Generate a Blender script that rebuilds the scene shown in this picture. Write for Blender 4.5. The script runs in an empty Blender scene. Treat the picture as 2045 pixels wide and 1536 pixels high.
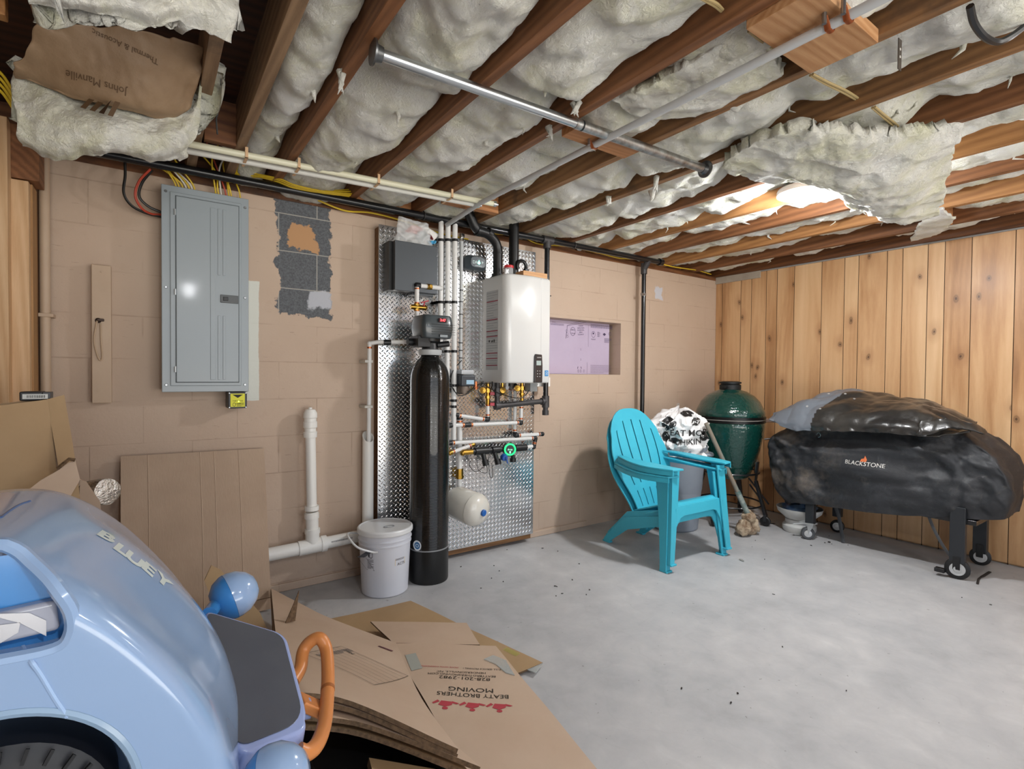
import bpy, math, random
from math import sin, cos, pi, radians, sqrt
from mathutils import Vector, Matrix, noise
from mathutils.bvhtree import BVHTree
S = bpy.context.scene
COL = S.collection

# ---------------------------------------------------------------- camera
YAW, PITCH, ROLL, FPX = 0.60959, -0.017784, 0.008927, 1035.03
CX, CY, HC = 1022.5, 768.0, 1.2155
_f = Vector((sin(YAW)*cos(PITCH), cos(YAW)*cos(PITCH), sin(PITCH)))
_r0 = Vector((cos(YAW), -sin(YAW), 0)); _u0 = _r0.cross(_f)
_r = _r0*cos(ROLL) + _u0*sin(ROLL); _u = _u0*cos(ROLL) - _r0*sin(ROLL)
cam = bpy.data.objects.new('camera', bpy.data.cameras.new('camera')); COL.objects.link(cam)
mw = Matrix((_r, _u, -_f)).transposed().to_4x4(); mw.translation = (0, 0, HC)
cam.matrix_world = mw
cam.data.sensor_width = 36; cam.data.lens = FPX/2045*36; cam.data.clip_start = .02
S.camera = cam
def ray(px, py): return _f*FPX + _r*(px-CX) - _u*(py-CY)
def aY(px, py, Y): v = ray(px, py); v = v*(Y/v.y); return Vector((v.x, Y, v.z+HC))
def aX(px, py, X): v = ray(px, py); v = v*(X/v.x); return Vector((X, v.y, v.z+HC))
def aZ(px, py, Z): v = ray(px, py); v = v*((Z-HC)/v.z); return Vector((v.x, v.y, Z))

# ---------------------------------------------------------------- world, exposure
S.view_settings.view_transform = 'Standard'; S.view_settings.look = 'None'
S.view_settings.gamma = 1; S.view_settings.use_curve_mapping = False
S.view_settings.exposure = 0.47
W = bpy.data.worlds.new('world'); S.world = W; W.use_nodes = True
wt = W.node_tree; wb = wt.nodes['Background']; wg = wt.nodes.new('ShaderNodeTexCoord'); wsx = wt.nodes.new('ShaderNodeSeparateXYZ'); wr = wt.nodes.new('ShaderNodeValToRGB')
wt.links.new(wg.outputs['Generated'], wsx.inputs[0]); wm = wt.nodes.new('ShaderNodeMath'); wm.operation = 'MULTIPLY_ADD'; wm.inputs[1].default_value = .5; wm.inputs[2].default_value = .5
wt.links.new(wsx.outputs[2], wm.inputs[0]); wt.links.new(wm.outputs[0], wr.inputs[0]); wt.links.new(wr.outputs[0], wb.inputs[0])
wr.color_ramp.elements[0].position = .485; wr.color_ramp.elements[0].color = (1, .96, .88, 1)      # warm bright lower half, added to throw light up at the ceiling
wr.color_ramp.elements[1].position = .515; wr.color_ramp.elements[1].color = (.22, .26, .32, 1)    # sky
wb.inputs[1].default_value = 4.3

# lamps of the room: (x, y, watts)
LAMPS = [(2.876, 1.403, 78), (3.75, .2, 12), (.35, -.75, 40), (1.9, -1.3, 30)]

# ---------------------------------------------------------------- materials
def lin(c):
    if isinstance(c, str):
        c = tuple(int(c[i:i+2], 16)/255 for i in (0, 2, 4))
        return tuple((x/12.92 if x <= .04045 else ((x+.055)/1.055)**2.4) for x in c) + (1,)
    return tuple(c) + (1,) if len(c) == 3 else tuple(c)
class NT:
    def __init__(s, name):
        s.m = bpy.data.materials.new(name); s.m.use_nodes = True
        s.t = s.m.node_tree; s.b = s.t.nodes['Principled BSDF']
    def n(s, typ, ins=None, **kw):
        k = s.t.nodes.new('ShaderNode'+typ)
        for a, v in kw.items(): setattr(k, a, v)
        for a, v in (ins or {}).items(): s.put(k.inputs[a], v)
        return k
    def put(s, sock, v):
        if hasattr(v, 'bl_idname') and v.bl_idname.startswith('ShaderNode'): v = v.outputs[0]
        if isinstance(v, bpy.types.NodeSocket): s.t.links.new(v, sock)
        else: sock.default_value = v
    def math(s, op, a, b=0.0, c=None, clamp=False):
        k = s.n('Math', {0: a, 1: b}, operation=op); k.use_clamp = clamp
        if c is not None: s.put(k.inputs[2], c)
        return k.outputs[0]
    def mix(s, fac, a, b, mode='MIX'):
        k = s.t.nodes.new('ShaderNodeMix'); k.data_type = 'RGBA'; k.blend_type = mode
        s.put(k.inputs[0], fac); s.put(k.inputs[6], a); s.put(k.inputs[7], b); return k.outputs[2]
    def ramp(s, fac, stops):
        k = s.n('ValToRGB', {0: fac}); e = k.color_ramp.elements
        while len(e) < len(stops): e.new(.5)
        for i, (p, c) in enumerate(stops): e[i].position = p; e[i].color = lin(c)
        return k.outputs[0]
    def co(s, scale=(1, 1, 1), kind='Object'):
        tc = s.n('TexCoord'); mp = s.n('Mapping', {0: tc.outputs[kind]}); mp.inputs['Scale'].default_value = scale; return mp.outputs[0]
    def noise(s, vec, scale, detail=4, rough=.55, dist=0):
        return s.n('TexNoise', {'Vector': vec, 'Scale': scale, 'Detail': detail, 'Roughness': rough, 'Distortion': dist}).outputs[0]
    def bump(s, h, st=.3, dist=.01, prev=None):
        k = s.n('Bump', {'Strength': st, 'Distance': dist, 'Height': h})
        if prev is not None: s.put(k.inputs['Normal'], prev)
        return k.outputs[0]
    def out(s, **kw):
        for a, v in kw.items(): s.put(s.b.inputs[a.replace('_', ' ')], v)
        return s.m
MC = {}
def mat(name, col, rough=.5, metal=0, col2=None, nscale=6, bump=0, bscale=60, bdist=.002, coat=0, emit=0, alpha=1, trans=0, spec=.5, sss=0, stretch=(1, 1, 1)):
    if name in MC: return MC[name]
    N = NT(name); c = lin(col)
    if col2 is not None or bump: v = N.co(stretch)
    if col2 is not None:
        f = N.noise(v, nscale, 6, .6); f = N.math('MULTIPLY_ADD', f, 2.6, -.8, True)
        N.put(N.b.inputs['Base Color'], N.mix(f, c, lin(col2)))
    else: N.b.inputs['Base Color'].default_value = c
    if bump: N.put(N.b.inputs['Normal'], N.bump(N.noise(v, bscale, 5), bump, bdist))
    i = N.b.inputs
    i['Roughness'].default_value = rough; i['Metallic'].default_value = metal; i['Coat Weight'].default_value = coat
    i['Coat Roughness'].default_value = .08
    i['Alpha'].default_value = alpha; i['Transmission Weight'].default_value = trans; i['Specular IOR Level'].default_value = spec
    if emit: i['Emission Color'].default_value = c; i['Emission Strength'].default_value = emit
    if sss: i['Subsurface Weight'].default_value = sss; i['Subsurface Radius'].default_value = (.02, .02, .018)
    MC[name] = N.m; return N.m

def wood(name, dark, light, axis='Y', scale=1.0, rough=.6, knots=0, contrast=1.0, stain=None, bump=.15):
    """procedural timber: grain stretched along one axis, growth bands, optional knots and stains"""
    if name in MC: return MC[name]
    N = NT(name); st = {'X': (.07, 1, 1), 'Y': (1, .07, 1), 'Z': (1, 1, .07)}[axis]
    oi = N.n('ObjectInfo').outputs['Random']
    tc = N.n('TexCoord').outputs['Object']
    off = N.n('CombineXYZ', {0: N.math('MULTIPLY', oi, 37.0), 1: N.math('MULTIPLY', oi, 91.0), 2: N.math('MULTIPLY', oi, 13.0)})
    v0 = N.n('VectorMath', {0: tc, 1: off}, operation='ADD').outputs[0]
    mp = N.n('Mapping', {0: v0}); mp.inputs['Scale'].default_value = tuple(a*scale for a in st); v = mp.outputs[0]
    big = N.noise(v, 7, 3, .5, 1.0)
    bands = N.n('TexWave', {'Vector': v, 'Scale': 14, 'Distortion': 5, 'Detail': 2, 'Detail Scale': .8}, wave_type='BANDS', bands_direction='DIAGONAL').outputs[1]
    fine = N.noise(v, 160, 3, .6)
    f = N.math('ADD', N.math('MULTIPLY', big, .55*contrast), N.math('MULTIPLY', bands, .22*contrast))
    f = N.math('ADD', f, N.math('MULTIPLY', fine, .28))
    f = N.math('MULTIPLY_ADD', N.math('SUBTRACT', f, .5), 1.7, .5, True)
    c = N.mix(f, lin(light), lin(dark))
    if stain:
        s = N.math('MULTIPLY_ADD', N.noise(v0, 3.5, 5, .65), 5, -2.7, True)
        c = N.mix(s, c, lin(stain))
    N.put(N.b.inputs['Base Color'], c)
    N.put(N.b.inputs['Normal'], N.bump(fine, bump, .002))
    N.b.inputs['Roughness'].default_value = rough
    MC[name] = N.m; return N.m

# ---------------------------------------------------------------- mesh builder
class M:
    def __init__(s): s.v = []; s.f = []; s.mi = []
    def add(s, vs, fs, mi=0):
        b = len(s.v); s.v += [tuple(x) for x in vs]; s.f += [tuple(i+b for i in f) for f in fs]; s.mi += [mi]*len(fs); return s
    def join(s, o, mi=None):
        b = len(s.v); s.v += o.v; s.f += [tuple(i+b for i in f) for f in o.f]; s.mi += (o.mi if mi is None else [mi]*len(o.f)); return s
    def box(s, x0, x1, y0, y1, z0, z1, mi=0, R=None, c=None):
        vs = [Vector((x, y, z)) for x in (x0, x1) for y in (y0, y1) for z in (z0, z1)]
        if R is not None:
            c = Vector(c) if c is not None else Vector(((x0+x1)/2, (y0+y1)/2, (z0+z1)/2)); vs = [R @ (v-c) + c for v in vs]
        return s.add(vs, [(0, 1, 3, 2), (4, 6, 7, 5), (0, 4, 5, 1), (2, 3, 7, 6), (0, 2, 6, 4), (1, 5, 7, 3)], mi)
    def beam(s, a, b, w, h, up=(0, 0, 1), mi=0):
        a, b = Vector(a), Vector(b); d = (b-a).normalized(); x = d.cross(Vector(up)).normalized(); y = x.cross(d)
        vs = [p + x*sx*w/2 + y*sy*h/2 for p in (a, b) for sx in (-1, 1) for sy in (-1, 1)]
        return s.add(vs, [(0, 1, 3, 2), (4, 6, 7, 5), (0, 4, 5, 1), (2, 3, 7, 6), (0, 2, 6, 4), (1, 5, 7, 3)], mi)
    def tube(s, pts, r, n=10, mi=0, cap=True, closed=False, flat=1.0, up=None):
        P = [Vector(p) for p in pts]; k = len(P); rr = r if isinstance(r, (list, tuple)) else [r]*k
        T = []
        for i in range(k):
            a = P[(i-1) % k] if closed or i > 0 else P[0]; b = P[(i+1) % k] if closed or i < k-1 else P[-1]
            d = b-a; T.append(d.normalized() if d.length > 1e-9 else Vector((0, 0, 1)))
        u = Vector(up) if up else (Vector((0, 0, 1)) if abs(T[0].z) < .9 else Vector((1, 0, 0)))
        x = T[0].cross(u).normalized(); vs = []
        for i in range(k):
            x = (x - T[i]*x.dot(T[i])).normalized(); y = T[i].cross(x)
            vs += [P[i] + (x*cos(2*pi*j/n) + y*sin(2*pi*j/n)*flat)*rr[i] for j in range(n)]
        fs = []
        for i in range(k if closed else k-1):
            i2 = (i+1) % k
            fs += [(i*n+j, i*n+(j+1) % n, i2*n+(j+1) % n, i2*n+j) for j in range(n)]
        if cap and not closed: fs += [tuple(reversed(range(n))), tuple(range((k-1)*n, k*n))]
        return s.add(vs, fs, mi)
    def cyl(s, a, b, r, r2=None, n=20, mi=0, cap=True): return s.tube([a, b], [r, r if r2 is None else r2], n, mi, cap)
    def lathe(s, prof, c=(0, 0, 0), axis=(0, 0, 1), n=32, mi=0, sx=1, sy=1):
        ax = Vector(axis).normalized(); q = Vector((0, 0, 1)).rotation_difference(ax); c = Vector(c); vs = []; k = len(prof)
        for (r, h) in prof: vs += [c + q @ Vector((r*cos(2*pi*j/n)*sx, r*sin(2*pi*j/n)*sy, h)) for j in range(n)]
        fs = [(i*n+j, i*n+(j+1) % n, (i+1)*n+(j+1) % n, (i+1)*n+j) for i in range(k-1) for j in range(n)]
        if prof[0][0] > 1e-4: fs.append(tuple(reversed(range(n))))
        if prof[-1][0] > 1e-4: fs.append(tuple(range((k-1)*n, k*n)))
        return s.add(vs, fs, mi)
    def sph(s, c, r, n=16, mi=0, sc=(1, 1, 1)):
        c = Vector(c); m = n//2; vs = []
        for i in range(m+1):
            t = pi*i/m; vs += [c + Vector((r*sin(t)*cos(2*pi*j/n)*sc[0], r*sin(t)*sin(2*pi*j/n)*sc[1], r*cos(t)*sc[2])) for j in range(n)]
        return s.add(vs, [(i*n+j, (i+1)*n+j, (i+1)*n+(j+1) % n, i*n+(j+1) % n) for i in range(m) for j in range(n)], mi)
    def grid(s, nu, nv, fn, mi=0, closeu=False, skip=None):
        vs = [fn(i/(nu if closeu else nu-1), j/(nv-1)) for j in range(nv) for i in range(nu)]
        fs = [(j*nu+i, j*nu+(i+1) % nu, (j+1)*nu+(i+1) % nu, (j+1)*nu+i) for j in range(nv-1) for i in range(nu if closeu else nu-1) if not (skip and skip(i, j))]
        return s.add(vs, fs, mi)
    def prism(s, pts, d, mi=0):
        """closed outline (list of 3D points) extruded by vector d"""
        P = [Vector(p) for p in pts]; d = Vector(d); k = len(P)
        return s.add(P + [p+d for p in P], [tuple(reversed(range(k))), tuple(range(k, 2*k))] + [(i, (i+1) % k, (i+1) % k+k, i+k) for i in range(k)], mi)
    def xf(s, m): s.v = [tuple(m @ Vector(v)) for v in s.v]; return s
    def bvh(s): return BVHTree.FromPolygons([Vector(v) for v in s.v], s.f)

def fillet(pts, r=.03, n=5):
    """round the corners of a polyline"""
    P = [Vector(p) for p in pts]; o = [P[0]]
    for i in range(1, len(P)-1):
        a, b, c = P[i-1], P[i], P[i+1]; k = min(r, (a-b).length*.49, (c-b).length*.49)
        p, q = b+(a-b).normalized()*k, b+(c-b).normalized()*k
        o += [p*(1-t)**2 + b*2*t*(1-t) + q*t*t for t in [j/n for j in range(n+1)]]
    return o+[P[-1]]
def spline(pts, n=8):
    P = [Vector(p) for p in pts]; P = [P[0]*2-P[1]]+P+[P[-1]*2-P[-2]]; o = []
    for i in range(1, len(P)-2):
        for j in range(n):
            t = j/n; a, b, c, d = P[i-1:i+3]
            o.append(.5*((2*b)+(c-a)*t+(2*a-5*b+4*c-d)*t*t+(3*b-a-3*c+d)*t**3))
    return o+[P[-2]]
def thick(surf, nu, nv, th, nrm=None):
    """give a grid patch (fn(u,v)) a thickness"""
    m = M(); g = [[Vector(surf(i/(nu-1), j/(nv-1))) for i in range(nu)] for j in range(nv)]
    def nn(i, j):
        a = g[j][min(i+1, nu-1)]-g[j][max(i-1, 0)]; b = g[min(j+1, nv-1)][i]-g[max(j-1, 0)][i]; return a.cross(b).normalized()
    top = [g[j][i] for j in range(nv) for i in range(nu)]; bot = [g[j][i]-nn(i, j)*th for j in range(nv) for i in range(nu)]
    k = nu*nv; fs = []
    for j in range(nv-1):
        for i in range(nu-1):
            a = (j*nu+i, j*nu+i+1, (j+1)*nu+i+1, (j+1)*nu+i); fs.append(a); fs.append(tuple(x+k for x in reversed(a)))
    E = [i for i in range(nu)] + [j*nu+nu-1 for j in range(1, nv)] + [(nv-1)*nu+i for i in range(nu-2, -1, -1)] + [j*nu for j in range(nv-2, 0, -1)]
    mi = [0]*len(fs)
    for a, b in zip(E, E[1:]+E[:1]): fs.append((b, a, a+k, b+k)); mi.append(1)
    m.v = [tuple(x) for x in top+bot]; m.f = fs; m.mi = mi; return m
def lerp(a, b, t): return a+(b-a)*t
def interp(tab, t):
    if t <= tab[0][0]: return tab[0][1]
    for (a, x), (b, y) in zip(tab, tab[1:]):
        if t <= b: return x+(y-x)*(t-a)/(b-a)
    return tab[-1][1]
def fbm(x, y, z, oct=4):
    s = 0; a = 1
    for _ in range(oct): s += a*noise.noise((x, y, z)); a *= .5; x *= 2.03; y *= 2.03; z = z*2.03+5.1
    return s
def sm(a, b, x):
    t = max(0, min(1, (x-a)/(b-a))); return t*t*(3-2*t)

def make(name, m, mats, origin=(0, 0, 0), parent=None, bevel=0, ang=35, flat=False, seg=2):
    me = bpy.data.meshes.new(name); o3 = Vector(origin)
    me.from_pydata([tuple(Vector(v)-o3) for v in m.v], [], m.f); me.update()
    if not isinstance(mats, (list, tuple)): mats = [mats]
    for k in mats: me.materials.append(k)
    if len(mats) > 1: me.polygons.foreach_set('material_index', [min(i, len(mats)-1) for i in m.mi])
    if not flat:
        me.polygons.foreach_set('use_smooth', [True]*len(me.polygons)); me.set_sharp_from_angle(angle=radians(ang))
    o = bpy.data.objects.new(name, me); COL.objects.link(o)
    if parent is not None: o.parent = parent
    else: o.location = o3
    if bevel:
        b = o.modifiers.new('bevel', 'BEVEL'); b.width = bevel; b.segments = seg; b.limit_method = 'ANGLE'; b.angle_limit = radians(40); b.harden_normals = True
    return o
def tag(o, label, cat, group=None, kind=None):
    if label: o['label'] = label
    if cat: o['category'] = cat
    if group: o['group'] = group
    if kind: o['kind'] = kind
    return o
class Thing:
    """an Empty at the thing's base; parts are authored in world coordinates"""
    def __init__(s, name, label, cat, loc, group=None):
        s.o = bpy.data.objects.new(name, None); s.o.empty_display_size = .05; COL.objects.link(s.o); s.loc = Vector(loc); s.o.location = s.loc
        tag(s.o, label, cat, group)
    def part(s, name, m, mats, parent=None, label=None, **kw):
        o = make(name, m, mats, s.loc, parent or s.o, **kw)
        if label: o['label'] = label
        return o
def single(name, label, cat, m, mats, loc=None, group=None, **kw):
    if loc is None:
        xs = [v[0] for v in m.v]; ys = [v[1] for v in m.v]; zs = [v[2] for v in m.v]
        loc = ((min(xs)+max(xs))/2, (min(ys)+max(ys))/2, min(zs))
    return tag(make(name, m, mats, loc, **kw), label, cat, group)
def struct(name, m, mats, **kw): return tag(make(name, m, mats, **kw), None, None, None, 'structure')
def copy_tree(o, parent=None):
    c = o.copy(); COL.objects.link(c)
    if parent is not None: c.parent = parent
    for ch in list(o.children): copy_tree(ch, c)
    return c

_tc = {}
def text(s, size=1.0, ext=0.0, space=1.0, bold=0.0):
    """letters as a mesh in the XY plane, centred"""
    cu = bpy.data.curves.new('t', 'FONT'); cu.body = s; cu.size = size; cu.align_x = 'CENTER'; cu.align_y = 'CENTER'; cu.extrude = ext; cu.offset = bold; cu.space_character = space; cu.resolution_u = 3
    o = bpy.data.objects.new('t', cu); COL.objects.link(o); dg = bpy.context.evaluated_depsgraph_get(); me = bpy.data.meshes.new_from_object(o.evaluated_get(dg))
    m = M().add([tuple(v.co) for v in me.vertices], [tuple(p.vertices) for p in me.polygons])
    bpy.data.objects.remove(o); bpy.data.curves.remove(cu); bpy.data.meshes.remove(me); return m
def place(m, o, x, y):
    """map XY mesh to world with origin o, axes x and y (vectors)"""
    o, x, y = Vector(o), Vector(x), Vector(y); n = x.cross(y).normalized()
    m.v = [tuple(o + x*v[0] + y*v[1] + n*v[2]) for v in m.v]; return m
def lines(rows, w, h, step, rnd, th=.4):
    """small print: rows of dashes filling a w x h block in XY"""
    m = M(); y = h/2
    for i in range(rows):
        x = -w/2; e = w/2*(1 if rnd.random() < .7 else .3)
        while x < e:
            L = rnd.uniform(.03, .09)*w; L = min(L, e-x)
            m.add([(x, y, 0), (x+L*.85, y, 0), (x+L*.85, y-step*th, 0), (x, y-step*th, 0)], [(0, 3, 2, 1)]); x += L
        y -= step
    return m
def shape(pts): return M().add([(x, y, 0) for x, y in pts], [tuple(range(len(pts)))])
def ring(r, w, n=24, sx=1, sy=1): return M().add([((r+k*w)*cos(2*pi*j/n)*sx, (r+k*w)*sin(2*pi*j/n)*sy, 0) for k in (0, 1) for j in range(n)], [(j, j+n, (j+1) % n+n, (j+1) % n) for j in range(n)])
def disc(r, n=24, sx=1, sy=1): return shape([(r*cos(2*pi*j/n)*sx, r*sin(2*pi*j/n)*sy) for j in range(n)])
def move(m, x, y, a=0): m.v = [(v[0]*cos(a)-v[1]*sin(a)+x, v[0]*sin(a)+v[1]*cos(a)+y, v[2]) for v in m.v]; return m
def boolean(m, cut):
    a = make('a', m, mat('tmp', 'ffffff')); b = make('b', cut, mat('tmp', 'ffffff'))
    k = a.modifiers.new('b', 'BOOLEAN'); k.object = b; k.operation = 'DIFFERENCE'; k.solver = 'EXACT'
    dg = bpy.context.evaluated_depsgraph_get(); me = bpy.data.meshes.new_from_object(a.evaluated_get(dg))
    r = M().add([tuple(v.co) for v in me.vertices], [tuple(p.vertices) for p in me.polygons])
    for o in (a, b): bpy.data.objects.remove(o)
    return r
def cast(m, bvh, d, off=.002):
    """lay a flat mesh on a surface along direction d"""
    d = Vector(d).normalized(); o = []
    for v in m.v:
        v = Vector(v); h = bvh.ray_cast(v-d*.5, d)
        o.append(tuple((h[0]-d*off) if h[0] is not None else v))
    m.v = o; return m
import bmesh
def dense(m, L=.02, it=5):
    bm = bmesh.new(); vs = [bm.verts.new(v) for v in m.v]
    for f in m.f:
        try: bm.faces.new([vs[i] for i in f])
        except ValueError: pass
    for _ in range(it):
        ed = [e for e in bm.edges if e.calc_length() > L]
        if not ed: break
        bmesh.ops.subdivide_edges(bm, edges=ed, cuts=1, use_grid_fill=True)
    bmesh.ops.triangulate(bm, faces=[f for f in bm.faces if len(f.verts) > 4])
    bm.verts.index_update(); r = M().add([tuple(v.co) for v in bm.verts], [tuple(v.index for v in f.verts) for f in bm.faces]); bm.free(); return r
ORD = ['first', 'second', 'third', 'fourth', 'fifth', 'sixth', 'seventh', 'eighth', 'ninth']
# ================================================================ room
YA, XB, ZT = 3.08, 4.614, 2.169
XL, YF, ZS = -1.6, -2.7, 2.40           # left wall, front wall (behind the camera), subfloor
# ---- lamps first: real round ceiling lights with their own light
white_pl = mat('lamp_white', 'f2f2f0', .4)
def ceiling_lamp(x, y, w, label, z=2.2):
    t = Thing('ceiling_light', label, 'light', (x, y, z), 'round ceiling lights')
    t.part('base', M().lathe([(.0, .03), (.125, .03), (.13, .02), (.13, 0), (.118, -.004)], (x, y, z), n=40), white_pl)
    t.part('diffuser', M().lathe([(.117, -.002), (.1, -.012), (.06, -.018), (0, -.02)], (x, y, z), n=40), mat('lamp_glow', (1, 1, 1), .5, emit=14))
    for kind, e, dz in (('AREA', w*.18, -.024), ('POINT', w*.32, -.085)):      # the flat diffuser shines down, its domed edge sideways
        l = bpy.data.lights.new('lamp', kind); l.energy = e; l.color = (.97, .98, 1)
        if kind == 'AREA': l.shape = 'DISK'; l.size = .14
        else: l.shadow_soft_size = .05
        o = bpy.data.objects.new('lamp', l); COL.objects.link(o); o.parent = t.o; o.location = (0, 0, dz)
ceiling_lamp(*LAMPS[0], 'lit round ceiling light under the joists beside the drooping insulation')
for k, (x, y, w) in enumerate(LAMPS[1:]):
    ceiling_lamp(x, y, w, ['lit round ceiling light near the wood panelled wall, out of frame', 'lit round ceiling light above the toy car side, behind the viewer', 'lit round ceiling light in the middle of the room behind the viewer'][k], 2.18)

# ---- floor
N = NT('concrete'); v = N.co()
a = N.noise(v, 1.6, 6, .6); b = N.noise(v, 7, 8, .65, .3); c = N.noise(v, 60, 4, .6)
f = N.math('ADD', N.math('MULTIPLY', a, .55), N.math('MULTIPLY', b, .45))
col = N.ramp(f, [(.3, '9d9ea0'), (.45, 'aeafb1'), (.57, 'bababb'), (.7, 'c9c8c8')])
sp = N.math('GREATER_THAN', N.noise(v, 38, 2, .5), .735)
col = N.mix(N.math('MULTIPLY', sp, .5), col, lin('6d6a66'))
crk = N.n('TexWave', {'Vector': v, 'Scale': .9, 'Distortion': 22, 'Detail': 4, 'Detail Scale': 1.4}).outputs[1]
col = N.mix(N.math('MULTIPLY', N.math('GREATER_THAN', crk, .993), .06), col, lin('8c8c8b'))
N.out(Base_Color=col, Roughness=N.math('MULTIPLY_ADD', b, .3, .38), Normal=N.bump(N.math('ADD', b, N.math('MULTIPLY', c, .25)), .25, .004))
struct('floor', M().box(XL, XB+.1, YF, YA+.1, -.1, 0), N.m, flat=True)

# ---- wall_back: painted concrete block, with a blocked-up window recess
def rectmask(N, sx, sz, n1, n2, x0, x1, z0, z1, e=.008, amp=.03):
    X = N.math('ADD', sx, N.math('MULTIPLY', N.math('SUBTRACT', n1, .5), amp)); Z = N.math('ADD', sz, N.math('MULTIPLY', N.math('SUBTRACT', n2, .5), amp))
    def stp(val, edge, sgn): return N.math('MULTIPLY_ADD', N.math('SUBTRACT', val, edge), sgn/e, .5, True)
    return N.math('MULTIPLY', N.math('MULTIPLY', stp(X, x0, 1), stp(X, x1, -1)), N.math('MULTIPLY', stp(Z, z0, 1), stp(Z, z1, -1)))
N = NT('painted_block'); tc = N.n('TexCoord').outputs['Object']; sep = N.n('SeparateXYZ', {0: tc}); sx, sy, sz = sep.outputs
n1 = N.noise(tc, 9, 5, .65); tc2 = N.n('VectorMath', {0: tc, 1: (7, 3, 9)}, operation='ADD').outputs[0]; n2 = N.noise(tc2, 9, 5, .65)
bv = N.n('CombineXYZ', {0: N.math('ADD', sx, 4.0-.11), 1: N.math('ADD', sz, 4.091-.052+.0), 2: 0.0})
br = N.n('TexBrick', {'Vector': bv, 'Color1': (0, 0, 0, 1), 'Color2': (1, 1, 1, 1), 'Mortar': (.5, .5, .5, 1), 'Scale': 1.0, 'Mortar Size': .0035, 'Mortar Smooth': .4, 'Bias': 0.0, 'Brick Width': .4064, 'Row Height': .2045}, offset=.5, offset_frequency=2, squash=1.0)
mort = br.outputs['Fac']; tone = br.outputs['Color']
big = N.noise(tc, 1.3, 4, .6)
paint = N.mix(N.math('MULTIPLY_ADD', big, 1.6, -.3, True), lin('b8a08c'), lin('c6b09c'))
paint = N.mix(N.math('MULTIPLY', N.math('MULTIPLY_ADD', n1, 4, -2.4, True), .35), paint, lin('a88c74'))
skip = N.math('MULTIPLY_ADD', N.noise(tc, 4.5, 3, .6), 4.5, -1.9, True)            # the mortar lines are half filled by paint
paint = N.mix(N.math('MULTIPLY', N.math('MULTIPLY', mort, skip), .42), paint, lin('8f7863'))
scr = N.noise(N.n('Mapping', {0: tc, 3: (1, 1, 9)}).outputs[0], 16, 3, .55)
paint = N.mix(N.math('MULTIPLY', N.math('GREATER_THAN', scr, .71), .35), paint, lin('86705f'))
# bare grey block where the paint stopped
p0, p1 = aY(554, 398, YA), aY(657, 612, YA)
m1 = rectmask(N, sx, sz, n1, n2, p0.x, p1.x, 1.533, 2.19, .006, .16)
bare = N.mix(N.math('MULTIPLY_ADD', N.noise(tc, 120, 3, .7), 3, -1.0, True), lin('44464b'), lin('63676c'))
bare = N.mix(N.math('MULTIPLY', mort, .8), bare, lin('a9a69e'))
m2 = rectmask(N, sx, sz, n1, n2, aY(578, 450, YA).x, aY(632, 450, YA).x, aY(600, 498, YA).z, aY(600, 446, YA).z, .008, .17)
bare = N.mix(m2, bare, lin('b98d62'))
col = N.mix(m1, paint, bare)
# unpainted white strip beside the breaker panel
q0, q1 = aY(480, 700, YA).x, aY(517, 700, YA).x
m3 = rectmask(N, sx, sz, n1, n2, q0, q1, aY(505, 800, YA).z, aY(505, 561, YA).z, .003, .016)
col = N.mix(m3, col, lin('d6d8cf'))
# patches of filler
for (px, py, rx, rz) in ((636, 600, .065, .045), (1315, 586, .05, .05)):
    c = aY(px, py, YA); m4 = rectmask(N, sx, sz, n1, n2, c.x-rx, c.x+rx, c.z-rz, c.z+rz, .01, .11); col = N.mix(N.math('MULTIPLY', m4, .85), col, lin('bfc2cb'))
# worn paint low on the wall
low = N.math('MULTIPLY_ADD', N.math('SUBTRACT', sz, .5), -5, .2, True)
worn = N.math('MULTIPLY', low, N.math('MULTIPLY_ADD', N.noise(tc, 26, 6, .75), 9, -5.6, True))
col = N.mix(N.math('MULTIPLY', worn, .4), col, lin('cdbfae'))
h = N.math('ADD', N.math('MULTIPLY', mort, N.math('MULTIPLY_ADD', skip, -.7, -.1)), N.math('MULTIPLY', N.noise(tc, 45, 6, .7), .7))
h = N.math('ADD', h, N.math('MULTIPLY', m1, -.8))
N.out(Base_Color=col, Roughness=.62, Normal=N.bump(h, .45, .004))
BLOCK = N.m
wx0, wx1, wz0, wz1, wd = 2.30, 3.27, 1.228, 1.662, .10
m = M()
for (x0, x1, z0, z1) in ((XL, wx0, 0, ZT), (wx1, XB+.05, 0, ZT), (wx0, wx1, 0, wz0), (wx0, wx1, wz1, ZT)): m.add([(x0, YA, z0), (x1, YA, z0), (x1, YA, z1), (x0, YA, z1)], [(0, 1, 2, 3)])
m.add([(wx0, YA, wz0), (wx1, YA, wz0), (wx1, YA, wz1), (wx0, YA, wz1), (wx0, YA+.2, wz0), (wx1, YA+.2, wz0), (wx1, YA+.2, wz1), (wx0, YA+.2, wz1)], [(0, 4, 5, 1), (2, 6, 7, 3), (1, 5, 6, 2), (0, 3, 7, 4)])
m.add([(XL, YA+.2, 0), (XB+.05, YA+.2, 0), (XB+.05, YA+.2, ZT), (XL, YA+.2, ZT)], [(3, 2, 1, 0)])
m.add([(XL, YA, ZT), (XB+.05, YA, ZT), (XB+.05, YA+.2, ZT), (XL, YA+.2, ZT)], [(0, 1, 2, 3)])
struct('wall_back', m, BLOCK, flat=True)
# footing ledge in the corner at the foot of the wall
struct('baseboard_back', M().box(XL, 2.9, YA-.012, YA+.01, 0, .045), BLOCK, bevel=.006)
plainblock = mat('plain_block', 'b9a794', .7, col2='a8937f', nscale=2, bump=.3, bscale=40)
struct('wall_left', M().box(XL-.1, XL, YF, YA+.2, 0, 2.5), plainblock, flat=True)
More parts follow.
